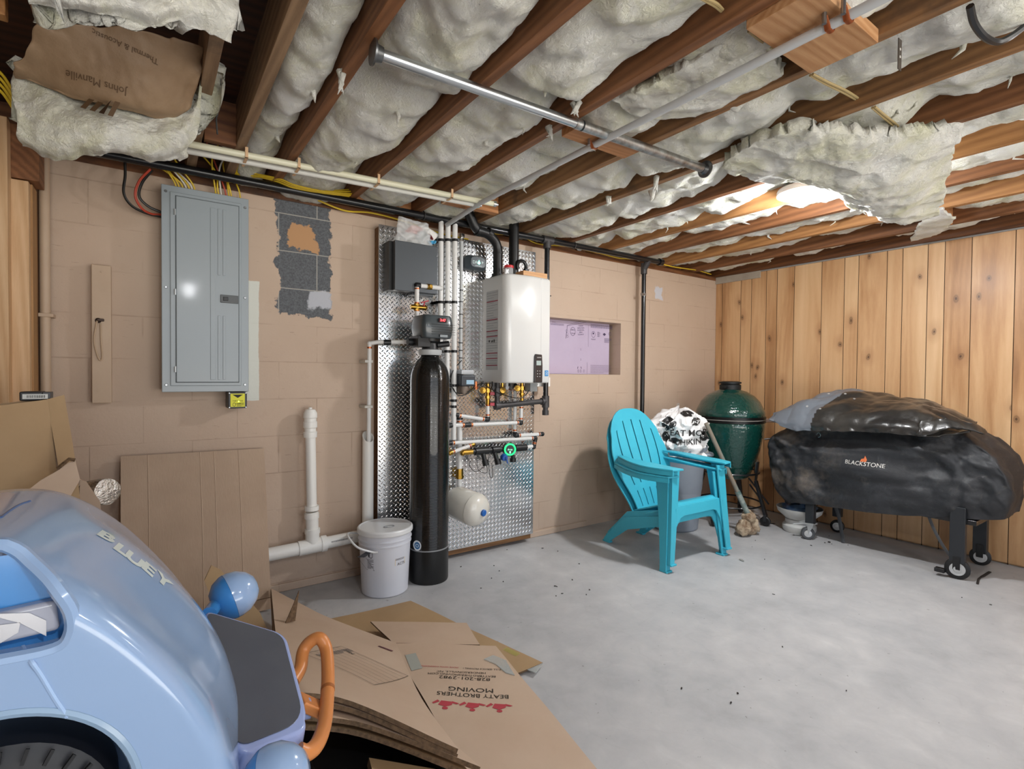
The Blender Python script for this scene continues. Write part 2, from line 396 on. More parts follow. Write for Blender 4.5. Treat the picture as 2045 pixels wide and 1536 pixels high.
# unseen wide opening behind the viewer, added so world light fills the room
dw0, dw1, dwz = -1.0, 3.6, 2.12
struct('wall_front', M().box(XL, dw0, YF-.1, YF, 0, 2.5).box(dw1, XB, YF-.1, YF, 0, 2.5).box(dw0, dw1, YF-.1, YF, dwz, 2.5), plainblock, flat=True)
pl_ = bpy.data.lights.new('fill_opening_portal', 'AREA'); pl_.shape = 'RECTANGLE'; pl_.size = dw1-dw0; pl_.size_y = dwz; pl_.cycles.is_portal = True
po = bpy.data.objects.new('fill_opening_portal', pl_); COL.objects.link(po); po.location = ((dw0+dw1)/2, YF-.05, dwz/2); po.rotation_euler = (radians(90), 0, 0)

# ---- wall_right: knotty pine panelling, grooved into planks of random width
g = [aX(x, 760, XB).y for x in (1440, 1477, 1498, 1527.5, 1549, 1583, 1637.5, 1682.6, 1710.6, 1767, 1798, 1847.8, 1881.7, 1935, 2021.8)]
y = g[-1]; r = random.Random(3)
while y > YF: y -= r.choice((.1, .14, .17, .22, .26)); g.append(y)
ys = [YA]+g
m = M(); vcol = []; ZB = 2.198
for i in range(len(ys)-1):
    a, b = ys[i]-.002, ys[i+1]+.002; n0 = len(m.f)
    m.add([(XB, a, 0.012), (XB, b, 0.012), (XB, b, ZB), (XB, a, ZB)], [(0, 3, 2, 1)])
    m.add([(XB, b, 0), (XB+.006, b-.001, 0), (XB+.006, b-.004, 0), (XB, b-.005, 0), (XB, b, ZB), (XB+.006, b-.001, ZB), (XB+.006, b-.004, ZB), (XB, b-.005, ZB)], [(0, 1, 5, 4), (1, 2, 6, 5), (2, 3, 7, 6)], 1)
    vcol += [r.random()]*(len(m.f)-n0)
m.add([(XB+.02, YA, 0), (XB+.02, YF, 0), (XB+.02, YF, ZB), (XB+.02, YA, ZB)], [(0, 3, 2, 1)]); vcol.append(.5)
N = NT('pine_panelling'); tc = N.n('TexCoord').outputs['Object']
at = N.n('Attribute', attribute_name='plank').outputs['Fac']
off = N.n('CombineXYZ', {0: 0.0, 1: N.math('MULTIPLY', at, 40.0), 2: N.math('MULTIPLY', at, 70.0)})
v0 = N.n('VectorMath', {0: tc, 1: off}, operation='ADD').outputs[0]
v = N.n('Mapping', {0: v0, 3: (1, 1, .11)}).outputs[0]
wav = N.n('TexWave', {'Vector': v, 'Scale': 7, 'Distortion': 14, 'Detail': 3, 'Detail Scale': 1.0}, wave_type='BANDS', bands_direction='Y').outputs[1]
big = N.noise(v, 4.5, 3, .5, .9); fine = N.noise(v, 140, 3, .6)
sp_ = N.n('SeparateXYZ', {0: v0}).outputs; vk = N.n('CombineXYZ', {0: sp_[1], 1: N.math('MULTIPLY', sp_[2], .6), 2: 0.0}).outputs[0]
vkd = N.n('VectorMath', {0: vk, 1: N.n('VectorMath', {0: N.n('TexNoise', {'Vector': vk, 'Scale': 9, 'Detail': 2}).outputs[1], 3: .035}, operation='SCALE').outputs[0]}, operation='ADD').outputs[0]
vor = N.n('TexVoronoi', {'Vector': vkd, 'Scale': 3.1, 'Randomness': 1.0}, voronoi_dimensions='2D').outputs['Distance']
kn = N.math('MULTIPLY_ADD', vor, -22, 1.3, True); halo = N.math('MULTIPLY_ADD', vor, -6, 1.1, True)
knr = N.math('MULTIPLY_ADD', N.math('SINE', N.math('MULTIPLY', vor, 210)), .25, .75)
f = N.math('ADD', N.math('MULTIPLY', big, .85), N.math('ADD', N.math('MULTIPLY', wav, .04), N.math('MULTIPLY', fine, .1)))
f = N.math('ADD', f, N.math('MULTIPLY_ADD', at, .14, -.07))
col = N.ramp(f, [(.3, 'dcb78c'), (.48, 'cda377'), (.6, 'b98c60'), (.78, '8e6440')])
col = N.mix(N.math('MULTIPLY', halo, .38), col, lin('8e5c36')); col = N.mix(N.math('MULTIPLY', N.math('MULTIPLY', kn, knr), .9), col, lin('3a2415'))
N.out(Base_Color=col, Roughness=.45, Normal=N.bump(fine, .06, .002)); N.b.inputs['Coat Weight'].default_value = .1; N.b.inputs['Coat Roughness'].default_value = .25
w = struct('wall_right', m, [N.m, mat('groove', '3b2412', .8)], flat=True)
at_ = w.data.attributes.new('plank', 'FLOAT', 'FACE'); at_.data.foreach_set('value', vcol)
# thin trim board at the corner above the panelling and the grey cap strip along its top
struct('trim_1', M().box(XB-.014, XB, 2.62, YA-.001, 2.135, 2.2), mat('greytrim', 'b1a799', .6, col2='9a8e80'), bevel=.002)
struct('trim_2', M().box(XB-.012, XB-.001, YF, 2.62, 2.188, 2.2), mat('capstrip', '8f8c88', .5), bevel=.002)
struct('wall_right_plate', M().box(XB-.03, XB+.1, YF, YA+.1, 2.2, ZS), wood('rimwood', '3c2110', '71441f', 'Y', 1.3), flat=True)
bpy.data.objects['wall_right_plate'].name = 'trim_3'
# sill plate on top of the block wall and rim joist behind it
sillw = wood('sillwood', '4a2714', '8a5a34', 'X', 1.2, stain='3a2a20')
struct('trim_4', M().box(XL, XB, YA-.005, YA+.14, ZT, ZT+.036), sillw, bevel=.003)
struct('trim_5', M().box(XL, XB, YA+.1, YA+.14, ZT+.036, ZS), sillw, flat=True)
# subfloor
struct('ceiling', M().box(XL, XB+.1, YF, YA+.15, ZS, ZS+.03), wood('subfloor', '1d0f08', '4e2a17', 'X', .8, .8), flat=True)

# ---- joists
ZJ = 2.207; JR = [-.63, -.225, .185, .35, .56, .962, 1.362, 1.768, 2.16, 2.58, 2.985, 3.385, 3.81, 4.235]
jw = [wood('joist_grey', '6a5039', 'a98a6a', 'Y', 1.2, .7, stain='57493e'), wood('joist_brown', '593418', '986640', 'Y', 1.2, .6), wood('joist_aged', '5c3e26', 'a3774c', 'Y', 1.2, .65, stain='4b3a2c'), wood('joist_gold', '80522b', 'bd8a54', 'Y', 1.2, .6)]
jm = [1, 1, 0, 0, 1, 1, 1, 2, 2, 1, 3, 1, 3, 1]
names = ['far left over the timber studs', 'above the torn paper backed insulation', 'with the dangling black strip beside it', 'short grey weathered one right of the open bay', 'holding the left end of the steel pipe', 'second one right of the steel pipe flange', 'crossed by the join in the steel pipe', 'right of the white ceiling conduit', 'holding the right end of the steel pipe', 'left of the lit ceiling light', 'behind the lit ceiling light', 'right of the drooping insulation', 'ending over the short wood block', 'closest to the pine panelling']
for i, x in enumerate(JR):
    single('ceiling_joist', 'brown timber ceiling joist '+names[i], 'joist', M().box(x-.04, x, YF+.02, YA+.1, ZJ, ZS), jw[jm[i]], group='ceiling joists', bevel=.002, seg=1)
# bridging and nailer blocks
blk = wood('fresh_block', 'a5744a', 'cda277', 'X', 1.6, .55, contrast=1.1); blk2 = wood('orange_block', '9a6236', 'c48d5c', 'X', 1.6, .6)
def block(x0, x1, y, w, z0, z1, mt, lab): single('wood_block', lab, 'wood block', M().box(x0, x1, y, y+w, z0, z1), mt, group='wood blocks between joists', bevel=.002)
block(1.364, 1.726, .64, .19, 2.184, 2.224, blk, 'wide fresh pine block carrying the conduit straps near the top edge')
block(1.364, 1.726, 1.53, .09, 2.18, 2.22, blk2, 'orange pine block under the conduit where the steel pipe crosses')
block(1.364, 1.726, 2.63, .05, 2.19, 2.3, blk2, 'small orange block at the ends of the two plastic water pipes')
block(.963, 1.32, 2.99, .04, 2.21, 2.32, blk2, 'rough brown block by the wall above the diamond plate')
block(.19, .31, 2.55, .04, 2.2, 2.38, sillw, 'dark brown block across the open bay behind the dangling strip')
block(3.812, 4.195, 1.12, .04, 2.2, 2.37, blk2, 'short wood block between the two joists nearest the panelling')

# ---- fibreglass insulation
N = NT('fibreglass'); v = N.co()
a = N.noise(v, 5, 5, .6, .6); b = N.noise(v, 40, 7, .7, 1.2); st = N.noise(N.n('Mapping', {0: v, 3: (1, .25, 1)}).outputs[0], 120, 4, .7, .8)
col = N.ramp(a, [(.3, 'fbfbf6'), (.5, 'f6f5ea'), (.64, 'eeedd6'), (.78, 'e2e2bc')])
col = N.mix(N.math('MULTIPLY', N.math('GREATER_THAN', N.noise(v, 70, 2, .5), .76), .5), col, lin('9a948a'))
N.out(Base_Color=col, Roughness=.95, Normal=N.bump(N.math('ADD', b, N.math('MULTIPLY', st, .5)), .95, .02))
N.b.inputs['Subsurface Weight'].default_value = .25; N.b.inputs['Subsurface Radius'].default_value = (.02, .02, .018); N.b.inputs['Subsurface Scale'].default_value = .5
N.b.inputs['Specular IOR Level'].default_value = .1
FIB = N.m
kraft = mat('kraft_paper', '9c8469', .55, col2='876d52', nscale=5, bump=.5, bscale=14, bdist=.01)
def batt_z(x, y, xa, xb, seed, sag):
    u = (x-xa)/(xb-xa)
    z = 2.335 - sag*(sin(pi*min(max(u, 0), 1))**.6)*.055
    puff = fbm(x*3.1+seed, y*1.9, seed*1.7, 2); z -= (.5+.7*puff)*.06*sag
    # pillow seams across the batt
    q = y*1.35+seed*.37+.25*noise.noise((x*2, y*.8, seed)); k = abs((q % 1)-.5)*2; z += .05*sag*max(0, k-.72)/.28
    rid = 1-abs(noise.noise((x*7+seed, y*5, 3.3+seed)))*2; z -= .012*rid
    z += .017*fbm(x*13, y*10, seed, 4)-.012*abs(noise.noise((x*11+y*6, y*9-x*4, seed)))
    if u > .9: z += .02*(u-.9)*10*(1+.8*noise.noise((y*9, seed, 0)))
    if u < .08: z += .012*(.08-u)/.08
    return z
labs = {3: 'strip of white insulation split by a yellow crack between two left joists', 4: 'puffy white batt under the left part of the steel pipe', 5: 'billowing white batt crossed by the middle of the steel pipe',
        6: 'white batt above the white conduit', 7: 'white batt right of the conduit with a cable through it', 8: 'white batt with a metal strap and black cable near the top right', 9: 'white batt left of the ceiling light',
        10: 'white batt right of the ceiling light', 11: 'narrow white batt over the trash can corner', 12: 'white batt in the bay before the last joist', 13: 'last white batt beside the panelled wall'}
for i in range(3, 14):
    xa = JR[i]; xb = (JR[i+1]-.04) if i < 13 else XB-.03
    sag = {3: 1.25, 4: 1.5, 5: 1.35, 6: 1.15, 7: 1.2, 8: 1.25, 9: 1.1, 10: 1.0, 11: .9, 12: .8, 13: .9}[i]; sd = i*3.71
    y0, y1 = -1.3, YA+.08; nx = max(12, int((xb-xa)/.014)); ny = int((y1-y0)/.017)
    def fn(u, v, xa=xa, xb=xb, sd=sd, sag=sag, y0=y0, y1=y1):
        x = lerp(xa+.001, xb-.001, u); y = lerp(y0, y1, v); return (x+0*.004*noise.noise((x*20, y*20, sd)), y, batt_z(x, y, xa, xb, sd, sag))
    m = M().grid(nx, ny, fn)
    # tattered wisps along the far edge
    rr = random.Random(i)
    for _ in range(4):
        y = rr.uniform(.2, 2.9); x = xb-rr.uniform(.02, .2); z = batt_z(x, y, xa, xb, sd, sag)
        L = rr.uniform(.015, .04); w = rr.uniform(.006, .014)
        m.tube([(x, y, z+.02), (x+.006, y+rr.uniform(-.02, .02), z-L*.4), (x+rr.uniform(-.01, .02), y+rr.uniform(-.03, .03), z-L)], [w, w*.6, .001], 6)
    single('insulation_batt', labs[i], 'insulation', m, FIB, loc=((xa+xb)/2, 1, 2.25), group='insulation batts between the joists', ang=180)
    m = M().grid(8, 60, lambda u, v: (lerp(xa+.001, xb-.001, u), lerp(YF, -1.3, v), batt_z(lerp(xa, xb, u), lerp(YF, -1.3, v), xa, xb, sd, sag)))
# batts over the left bays behind the viewer keep the light even
def patch(ctrl, z_fn, nu, nv, seed, amp, mats=FIB, th=.05):
    """ctrl: rows of world points; smooth grid with torn, wrinkled relief and thickness"""
    R = [spline(row, 8) for row in ctrl]; cols = [spline([R[k][j] for k in range(len(R))], 8) for j in range(len(R[0]))]
    A, B = len(cols), len(cols[0])
    def fn(u, v):
        a, b = u*(A-1), v*(B-1); i, j = min(int(a), A-2), min(int(b), B-2); fa, fb = a-i, b-j
        p = (cols[i][j]*(1-fa)+cols[i+1][j]*fa)*(1-fb)+(cols[i][j+1]*(1-fa)+cols[i+1][j+1]*fa)*fb
        e = min(u, 1-u, v, 1-v); rag = .02*(1-sm(0, .12, e))
        d = Vector((noise.noise((p.x*22, p.y*22, seed)), noise.noise((p.x*22, p.y*22, seed+9)), 0))*rag
        return p+d+Vector(z_fn(p, u, v))
    return thick(fn, nu, nv, -th)
def wrinkle(seed, amp):
    def f(p, u, v):
        rid = 1-abs(noise.noise((p.x*3+p.y*5+seed, p.y*2.5-p.z*8, seed)))*2
        return (0, 0, -amp*(.9*rid+.8*fbm(p.x*9, p.y*9+p.z*9, seed, 4)))
    return f
Z = aZ
ctrl = [[Z(1440, 318, 2.18), Z(1560, 262, 2.17), Z(1690, 262, 2.15), Z(1800, 262, 2.16), Z(1925, 250, 2.2)],
        [Z(1452, 338, 2.16), Z(1580, 325, 2.13), Z(1700, 330, 2.1), Z(1810, 330, 2.11), Z(1900, 320, 2.17)],
        [Z(1500, 350, 2.17), Z(1600, 352, 2.12), Z(1700, 372, 2.07), Z(1800, 395, 2.07), Z(1885, 380, 2.13)],
        [Z(1560, 356, 2.19), Z(1640, 362, 2.17), Z(1720, 415, 2.08), Z(1800, 445, 2.07), Z(1872, 425, 2.12)]]
m = patch(ctrl, wrinkle(4.2, .022), 130, 90, 4.2, .02)
single('insulation_batt', 'wide torn white batt drooping below the joists right of the ceiling light', 'insulation', m, FIB, group='loose hanging insulation', ang=180)
ctrl = [[Z(1225, 195, 2.23), Z(1300, 165, 2.225), Z(1400, 110, 2.225), Z(1500, 62, 2.23)], [Z(1255, 222, 2.22), Z(1340, 205, 2.215), Z(1450, 150, 2.215), Z(1550, 118, 2.22)], [Z(1290, 232, 2.225), Z(1390, 232, 2.22), Z(1490, 205, 2.22), Z(1565, 150, 2.23)]]
single('insulation_batt', 'torn white insulation piece hanging behind the conduit below its block', 'insulation', patch(ctrl, wrinkle(9.1, .016), 80, 50, 9.1, .02, th=.03), FIB, group='loose hanging insulation', ang=180)
ctrl = [[Z(1845, 430, 2.19), Z(1880, 418, 2.18)], [Z(1835, 452, 2.16), Z(1905, 440, 2.17)], [Z(1818, 482, 2.18), Z(1868, 470, 2.18)]]
single('insulation_batt', 'small shred of insulation hanging near the top of the panelling', 'insulation', patch([[r_[0], (r_[0]+r_[1])/2, r_[1]] for r_ in ctrl], wrinkle(2.1, .008), 40, 40, 2.1, .01, th=.015), FIB, group='loose hanging insulation', ang=180)

# torn paper-backed batt hanging at the upper left
def P2(px, py, Y): return aY(px, py, Y)
pap = [[P2(78, 45, 1.98), P2(180, 50, 1.96), P2(300, 68, 1.95), P2(408, 95, 1.96)],
       [P2(52, 105, 2.06), P2(170, 120, 2.02), P2(290, 135, 2.0), P2(398, 150, 2.05)],
       [P2(28, 140, 2.14), P2(150, 172, 2.08), P2(270, 205, 2.06), P2(385, 215, 2.12)],
       [P2(22, 150, 2.18), P2(140, 190, 2.12), P2(255, 222, 2.1), P2(345, 238, 2.16)]]
t = Thing('torn_insulation', 'torn brown paper backed insulation batt hanging at the upper left above the studs', 'insulation', P2(200, 180, 2.15), 'loose hanging insulation')
def crease(p, u, v): return (0, -.006*abs(noise.noise((p.x*11, p.z*13, 2)))-.004*noise.noise((p.x*40, p.z*30, 1)), .010*noise.noise((p.x*8, p.z*6+p.y*4, 5)))
ps = patch(pap, crease, 80, 60, 3.3, .01, th=-.003)
t.part('paper_facing', ps, [kraft, kraft], ang=180)
fl = [[P2(30, 120, 2.24), P2(160, 165, 2.2), P2(290, 205, 2.2), P2(395, 180, 2.16), P2(408, 105, 2.1)],
      [P2(20, 165, 2.21), P2(140, 202, 2.14), P2(265, 236, 2.13), P2(360, 245, 2.15), P2(404, 190, 2.12)],
      [P2(30, 235, 2.18), P2(150, 255, 2.12), P2(260, 270, 2.11), P2(350, 280, 2.13), P2(398, 240, 2.16)],
      [P2(38, 285, 2.22), P2(130, 300, 2.16), P2(230, 300, 2.16), P2(330, 318, 2.17), P2(384, 290, 2.2)],
      [P2(60, 300, 2.3), P2(135, 326, 2.24), P2(215, 308, 2.24), P2(310, 332, 2.25), P2(362, 328, 2.28)]]
def fluff(p, u, v): return (0, -.028*fbm(p.x*7, p.z*7, 1.4, 4)-.01, .018*fbm(p.x*9, p.z*9, 6.1, 4))
t.part('fibre_fill', patch(fl, fluff, 130, 100, 8.1, .03, th=.07), FIB, ang=180)
def printed(s, px0, py0, px1, py1, Y, h):
    a, b = P2(px0, py0, Y), P2(px1, py1, Y); x = (b-a).normalized(); mm = text(s, h, .0); n = Vector((0, -1, 0)); yv = x.cross(n)*-1
    return cast(place(mm, (a+b)/2, x, yv), ps.bvh(), (0, 1, 0), .003)
ink = mat('kraft_ink', '5a432c', .7)
t.part('printed_words', printed('Johns Manville', 240, 182, 145, 150, 2.05, .026), ink); t.part('printed_words', printed('Thermal & Acoustic', 310, 110, 190, 60, 1.95, .02), ink)
lg = M()
for k in range(4): lg.join(move(shape([(0, 0), (.013, 0), (.028, .05), (.015, .05)]), k*.022, 0))
a_, b_ = P2(240, 205, 2.05), P2(140, 175, 2.05); x_ = (b_-a_).normalized()
t.part('logo_bars', cast(place(lg, a_, x_, x_.cross(Vector((0, -1, 0)))*-1), ps.bvh(), (0, 1, 0), .003), ink)
tp = [[P2(55, -60, 1.55), P2(200, -60, 1.5), P2(340, -60, 1.5), P2(480, -40, 1.55)],
      [P2(58, 0, 1.5), P2(200, 5, 1.45), P2(340, 15, 1.45), P2(472, 20, 1.5)],
      [P2(62, 25, 1.52), P2(200, 36, 1.5), P2(330, 55, 1.5), P2(462, 78, 1.54)]]
single('torn_insulation', 'white insulation piece hanging at the very top left edge above the brown paper', 'insulation', patch(tp, fluff, 110, 60, 5.5, .03, th=.06), FIB, group='loose hanging insulation', ang=180)
wp = [[P2(415, 228, 2.6), P2(440, 236, 2.6), P2(480, 250, 2.6)], [P2(418, 255, 2.6), P2(450, 270, 2.6), P2(482, 275, 2.6)], [P2(445, 280, 2.62), P2(462, 300, 2.62), P2(478, 290, 2.62)]]
single('torn_insulation', 'small white insulation tuft behind the dangling black strip', 'insulation', patch(wp, fluff, 40, 40, 1.5, .01, th=.03), FIB, group='loose hanging insulation', ang=180)
# tufts caught on joist edges
for k, (px, py, L) in enumerate(((682, 152, .05), (1150, 215, .03), (1310, 360, .06), (1303, 388, .04), (1185, 283, .03), (1098, 262, .03), (1480, 296, .04), (1216, 400, .03))):
    p = Z(px, py, 2.2); rr = random.Random(k)
    mm = M()
    for q in range(4): mm.tube([p+Vector((rr.uniform(-.012, .012), rr.uniform(-.012, .012), .02)), p+Vector((rr.uniform(-.01, .01), 0, -L*.5)), p+Vector((rr.uniform(-.02, .02), rr.uniform(-.01, .01), -L*rr.uniform(.7, 1.2)))], [.011, .007, .001], 7)
    single('insulation_tuft', 'small white tuft of insulation fibre caught '+['on the joist edge left of the steel pipe', 'between the two joists above the pipe join', 'under the joist by the pipe end, upper', 'under the joist by the pipe end, lower', 'on the joist edge left of the conduit bend', 'on the joist edge above the orange pine block', 'beside the right flange of the steel pipe', 'on the joist edge over the foam filled window'][k], 'insulation', mm, FIB, group='tufts of insulation on joist edges', ang=180)
# ================================================================ things on and near the back wall
steel = mat('galvanised', 'c9cdd0', .28, 1, bump=.1, bscale=30); chrome = mat('chrome', 'd8d8d8', .15, 1)
copper = mat('copper', 'c07048', .35, .9); brass = mat('brass', 'b08a3e', .3, 1); black_pl = mat('black_plastic', '17181a', .4)
black_iron = mat('black_pipe', '16171a', .32, .2, coat=.3); grey_iron = mat('grey_iron', '4c4a4b', .5, .5)
pexw = mat('pex_white', 'dededc', .35); pvc = mat('pvc_white', 'ecebe6', .35); pvcg = mat('conduit_grey', 'c3c6c8', .4)
screw = mat('screw', '9a9c9e', .3, .9)

# ---- foam board closing the old window
t = Thing('foam_board', 'lilac foam insulation board with printed text closing the window recess', 'foam board', (2.79, YA+wd, wz0))
fb = M().box(wx0+.002, 3.235, YA+wd, YA+wd+.03, wz0+.002, wz1-.002)
t.part('board', fb, mat('lilac_foam', 'bfb0c6', .55, col2='b6a6bd', nscale=3))
inkp = mat('foam_ink', '4b3d5a', .6); O = lambda px, py: aY(px, py, YA+wd-.0015)
def onboard(m, px, py, a=0): return place(move(m, 0, 0, a), O(px, py), (1, 0, 0), (0, 0, 1))
r = random.Random(5); pr = M()
pr.join(onboard(ring(.032, .003, 28, .8, 1), 1144, 662)); pr.join(onboard(text('ZERO', .017), 1144, 659)); pr.join(onboard(text('OZONE', .014), 1144, 666))
for q, w_ in enumerate(('OZONE', 'DEPLETION', 'POTENTIAL', 'ZERO', 'OZONE D')): pr.join(onboard(text(w_, .0145), 1160, 651+q*4.3, .08))
pr.join(onboard(text('Contour', .011), 1106, 643)); pr.join(onboard(lines(2, .14, .012, .008, r), 1113, 648))
pr.join(onboard(ring(.024, .003, 24, .8, 1), 1185, 668)); pr.join(onboard(disc(.008), 1185, 666)); pr.join(onboard(lines(2, .05, .01, .006, r), 1185, 678))
pr.join(onboard(lines(8, .035, .04, .0055, r), 1196, 668)); pr.join(onboard(shape([(-.02, 0), (0, .013), (.02, 0), (0, -.013)]), 1207, 668)); pr.join(onboard(ring(.012, .003), 1218, 667))
pr.join(onboard(lines(4, .26, .03, .008, r), 1202, 653)); pr.join(onboard(lines(4, .085, .03, .01, r), 1214, 680))
for q in range(9): pr.join(onboard(lines(1, .24, .004, .004, r), 1200, 730+q*1.9))
for x0 in (1175, 1172.5):
    pr.join(onboard(shape([(-.0008, -.12 if x0 == 1175 else -.05), (.0008, -.12 if x0 == 1175 else -.05), (.0008, .06), (-.0008, .06)]), x0, 664 if x0 == 1175 else 738))
for q in range(2): pr.join(onboard(shape([(-.0012, -.01), (.0012, -.01), (.0012, .01), (-.0012, .01)]), 1160, 698+q*20))
hand = M()
hand.tube([O(1130, 676), O(1133, 650), O(1150, 644), O(1172, 640.5)], .0012, 5); hand.tube([O(1132, 651), O(1150, 647.5), O(1172, 643)], .0012, 5)
for q, (hx, hy) in enumerate(((1131.5, 661), (1132.5, 667), (1133.5, 672))): hand.join(onboard(ring(.010-.001*q, .0016), hx, hy))
for hx in (1155, 1159.5, 1166): hand.join(onboard(ring(.007, .0022, 16, .8, 1.2), hx, 741))
for hx, s_ in ((1153.5, 1), (1161, -1)): hand.join(onboard(shape([(-.003, -.008), (.003, -.008), (.005*s_+.002, .01), (.005*s_-.003, .01)]), hx, 734.5))
t.part('print', pr.join(hand), inkp, flat=True)

# ---- breaker panel
t = Thing('breaker_panel', 'tall grey metal breaker panel on the tan block wall', 'electrical panel', aY(408, 783, 2.98))
pg = mat('panel_grey', '96a0a6', .35, 0, coat=.15); x0, x1 = .045, .417; z0, z1 = 1.12, 2.106; yf = 2.975
t.part('enclosure', M().box(x0+.006, x1-.006, yf+.004, YA-.001, z0+.006, z1-.006), mat('panel_side', '858e93', .45))
m = M().box(x0, x1, yf-.004, yf+.006, z0, z1); t.part('cover', m, pg, bevel=.003)
t.part('cover_step', M().box(x0+.034, x1-.034, yf-.010, yf-.003, z0+.03, z1-.03), pg, bevel=.005)
dx0, dx1, dz0, dz1 = x0+.058, x1-.047, z0+.048, z1-.048
d = t.part('door', M().box(dx0, dx1, yf-.016, yf-.009, dz0, dz1), pg, bevel=.004)
for (a, b, za, zb) in ((.20, .222, dz0+.012, dz1-.03), (.232, .244, dz0+.012, 1.50), (.254, .266, dz0+.012, 1.50), (.232, .244, 1.70, dz1-.03), (.254, .266, 1.70, dz1-.03)):
    t.part('door_rib', M().box(x0+a, x0+b, yf-.0185, yf-.0155, za, zb), pg, d, bevel=.0015)
t.part('seam', M().box(dx0-.003, dx1+.003, yf-.0105, yf-.0098, dz0-.003, dz1+.003), mat('seam_dark', '50585c', .6))
lt = t.part('latch', M().box(x0+.243, x0+.323, yf-.021, yf-.015, 1.565, 1.605), mat('latch_grey', '4e5254', .4), d, bevel=.002)
t.part('latch_button', M().box(x0+.255, x0+.277, yf-.024, yf-.020, 1.575, 1.595), black_pl, d, bevel=.002)
for z in (1.23, 1.6, 1.98): t.part('hinge', M().cyl((dx0-.004, yf-.014, z-.014), (dx0-.004, yf-.014, z+.014), .005, n=12), mat('hinge', 'b4babd', .3, .5))
for (sx_, sz_) in ((.018, .035), (.018, .5), (.018, .955), (.355, .035), (.355, .48), (.355, .94)):
    p = (x0+sx_, yf-.004, z0+sz_); t.part('screw', M().cyl(p, (p[0], p[1]-.004, p[2]), .007, .005, n=12), screw)

# ---- black surge protector with yellow label
t = Thing('surge_protector', 'small black box with yellow warning label under the breaker panel', 'surge protector', (.352, 2.99, 1.03))
bx0, bx1, bz0, bz1 = .322, .407, 1.035, 1.118
t.part('housing', M().box(bx0, bx1, 2.955, 3.06, bz0, bz1), black_pl, bevel=.003)
lb = t.part('label_plate', M().box(bx0+.010, bx1-.010, 2.953, 2.9555, bz0+.008, bz1-.008), mat('label_yellow', 'e2df2c', .5), label='yellow warning label')
cx_ = (bx0+bx1)/2; pm = place(shape([(-.024, .03), (.024, .03), (0, .013)]), (cx_, 2.9523, bz0+.04), (1, 0, 0), (0, 0, 1))
for s_, dz, h in (('TOP SURGE', .058, .009), ('125/208', .044, .008)): pm.join(place(text(s_, h), (cx_, 2.9520, bz0+dz-.02), (1, 0, 0), (0, 0, 1)))
pm.join(place(lines(4, .032, .02, .005, r), (cx_+.012, 2.952, bz0+.018), (1, 0, 0), (0, 0, 1))); pm.join(place(ring(.008, .002, 16, .7, 1), (cx_-.016, 2.952, bz0+.02), (1, 0, 0), (0, 0, 1)))
t.part('label_print', pm, mat('ink_black', '1c1a12', .6), lb, flat=True)
for a in (bx0+.005, bx1-.005):
    for b in (bz0+.005, bz1-.005): t.part('screw', M().cyl((a, 2.955, b), (a, 2.951, b), .003, n=10), screw)
single('indicator_light', 'tiny lit green point on the yellow label of the surge protector', 'light', M().sph((cx_+.004, 2.951, bz0+.035), .0028, 10), mat('led_yellow', (.7, 1, .1), .4, emit=4))

# ---- tan painted board with a cord hook
tan = mat('tan_paint', 'bea78f', .5, col2='b39b83', nscale=4, bump=.15, bscale=50)
t = Thing('mounting_board', 'tall narrow tan painted board left of the breaker panel', 'board', (-.2, 3.05, 1.05))
a0, a1 = aY(182, 527, 3.035), aY(223, 805, 3.035)
t.part('board', M().box(a0.x, a1.x, 3.035, YA, a1.z, a0.z), tan, bevel=.003)
p = aY(196, 640, 3.03)
t.part('hole', M().lathe([(.012, 0), (.012, .003), (0, .003)], (p.x, 3.0355, p.z), (0, -1, 0), 16), mat('hole_dark', '2a1a10', .8))
hk = t.part('clip', M().box(p.x-.004, p.x+.022, 3.015, 3.034, p.z-.004, p.z+.008), mat('clip_brown', '3a2418', .5), bevel=.003)
t.part('cord_loop', M().tube(spline([aY(194, 640, 3.025), aY(188, 680, 3.03), aY(197, 716, 3.03), aY(204, 715, 3.03), aY(202, 680, 3.03), aY(201, 645, 3.02)], 8), .0035, 8), mat('cord_tan', 'b49c82', .5))
for (px, py) in ((204, 543), (197, 780)):
    q = aY(px, py, 3.034); t.part('screw', M().cyl(q, q+Vector((0, -.003, 0)), .005, n=10), tan)

# ---- tan painted conduit in the corner, with a clip
t = Thing('wall_conduit', 'vertical tan painted conduit in the left corner of the block wall', 'pipe', (-.37, 3.03, 0))
xc = aY(90, 600, 3.03).x; t.part('tube', M().cyl((xc, 3.03, 0), (xc, 3.03, 2.16), .019, n=20), tan)
z_ = aY(92, 630, 3.03).z; t.part('clip', M().box(xc-.022, xc+.03, 3.006, YA, z_-.008, z_+.008), tan, bevel=.002)

# ---- timber studs at the far left
sp1 = wood('stud_pine', 'bd9468', 'dcbb94', 'Z', 1.3, .6); sp2 = wood('stud_pine_dark', '8a6238', 'b48a5a', 'Z', 1.3, .6)
def stud(pa, pb, y0, y1, z0, z1, mt, lab): single('wall_stud', lab, 'stud', M().box(aY(pa, 500, y0).x, aY(pb, 500, y0).x, y0, y1, z0, z1), mt, group='timber studs by the left corner', bevel=.003)
stud(-40, 16, 2.80, 2.95, 0, 2.205, sp1, 'pale timber stud cut by the left edge of the photo')
stud(17, 58, 2.86, 2.99, 0, 1.985, sp1, 'pale knotty timber stud beside the dark corner gap')
stud(60, 66, 2.9, 3.0, 0, 1.985, sp2, 'thin golden strip nailed along the pale stud')
stud(-40, 75, 3.0, 3.04, 0, 2.16, wood('dark_board', '3a2413', '6a4526', 'Z', 1.2), 'dark board behind the pale studs')
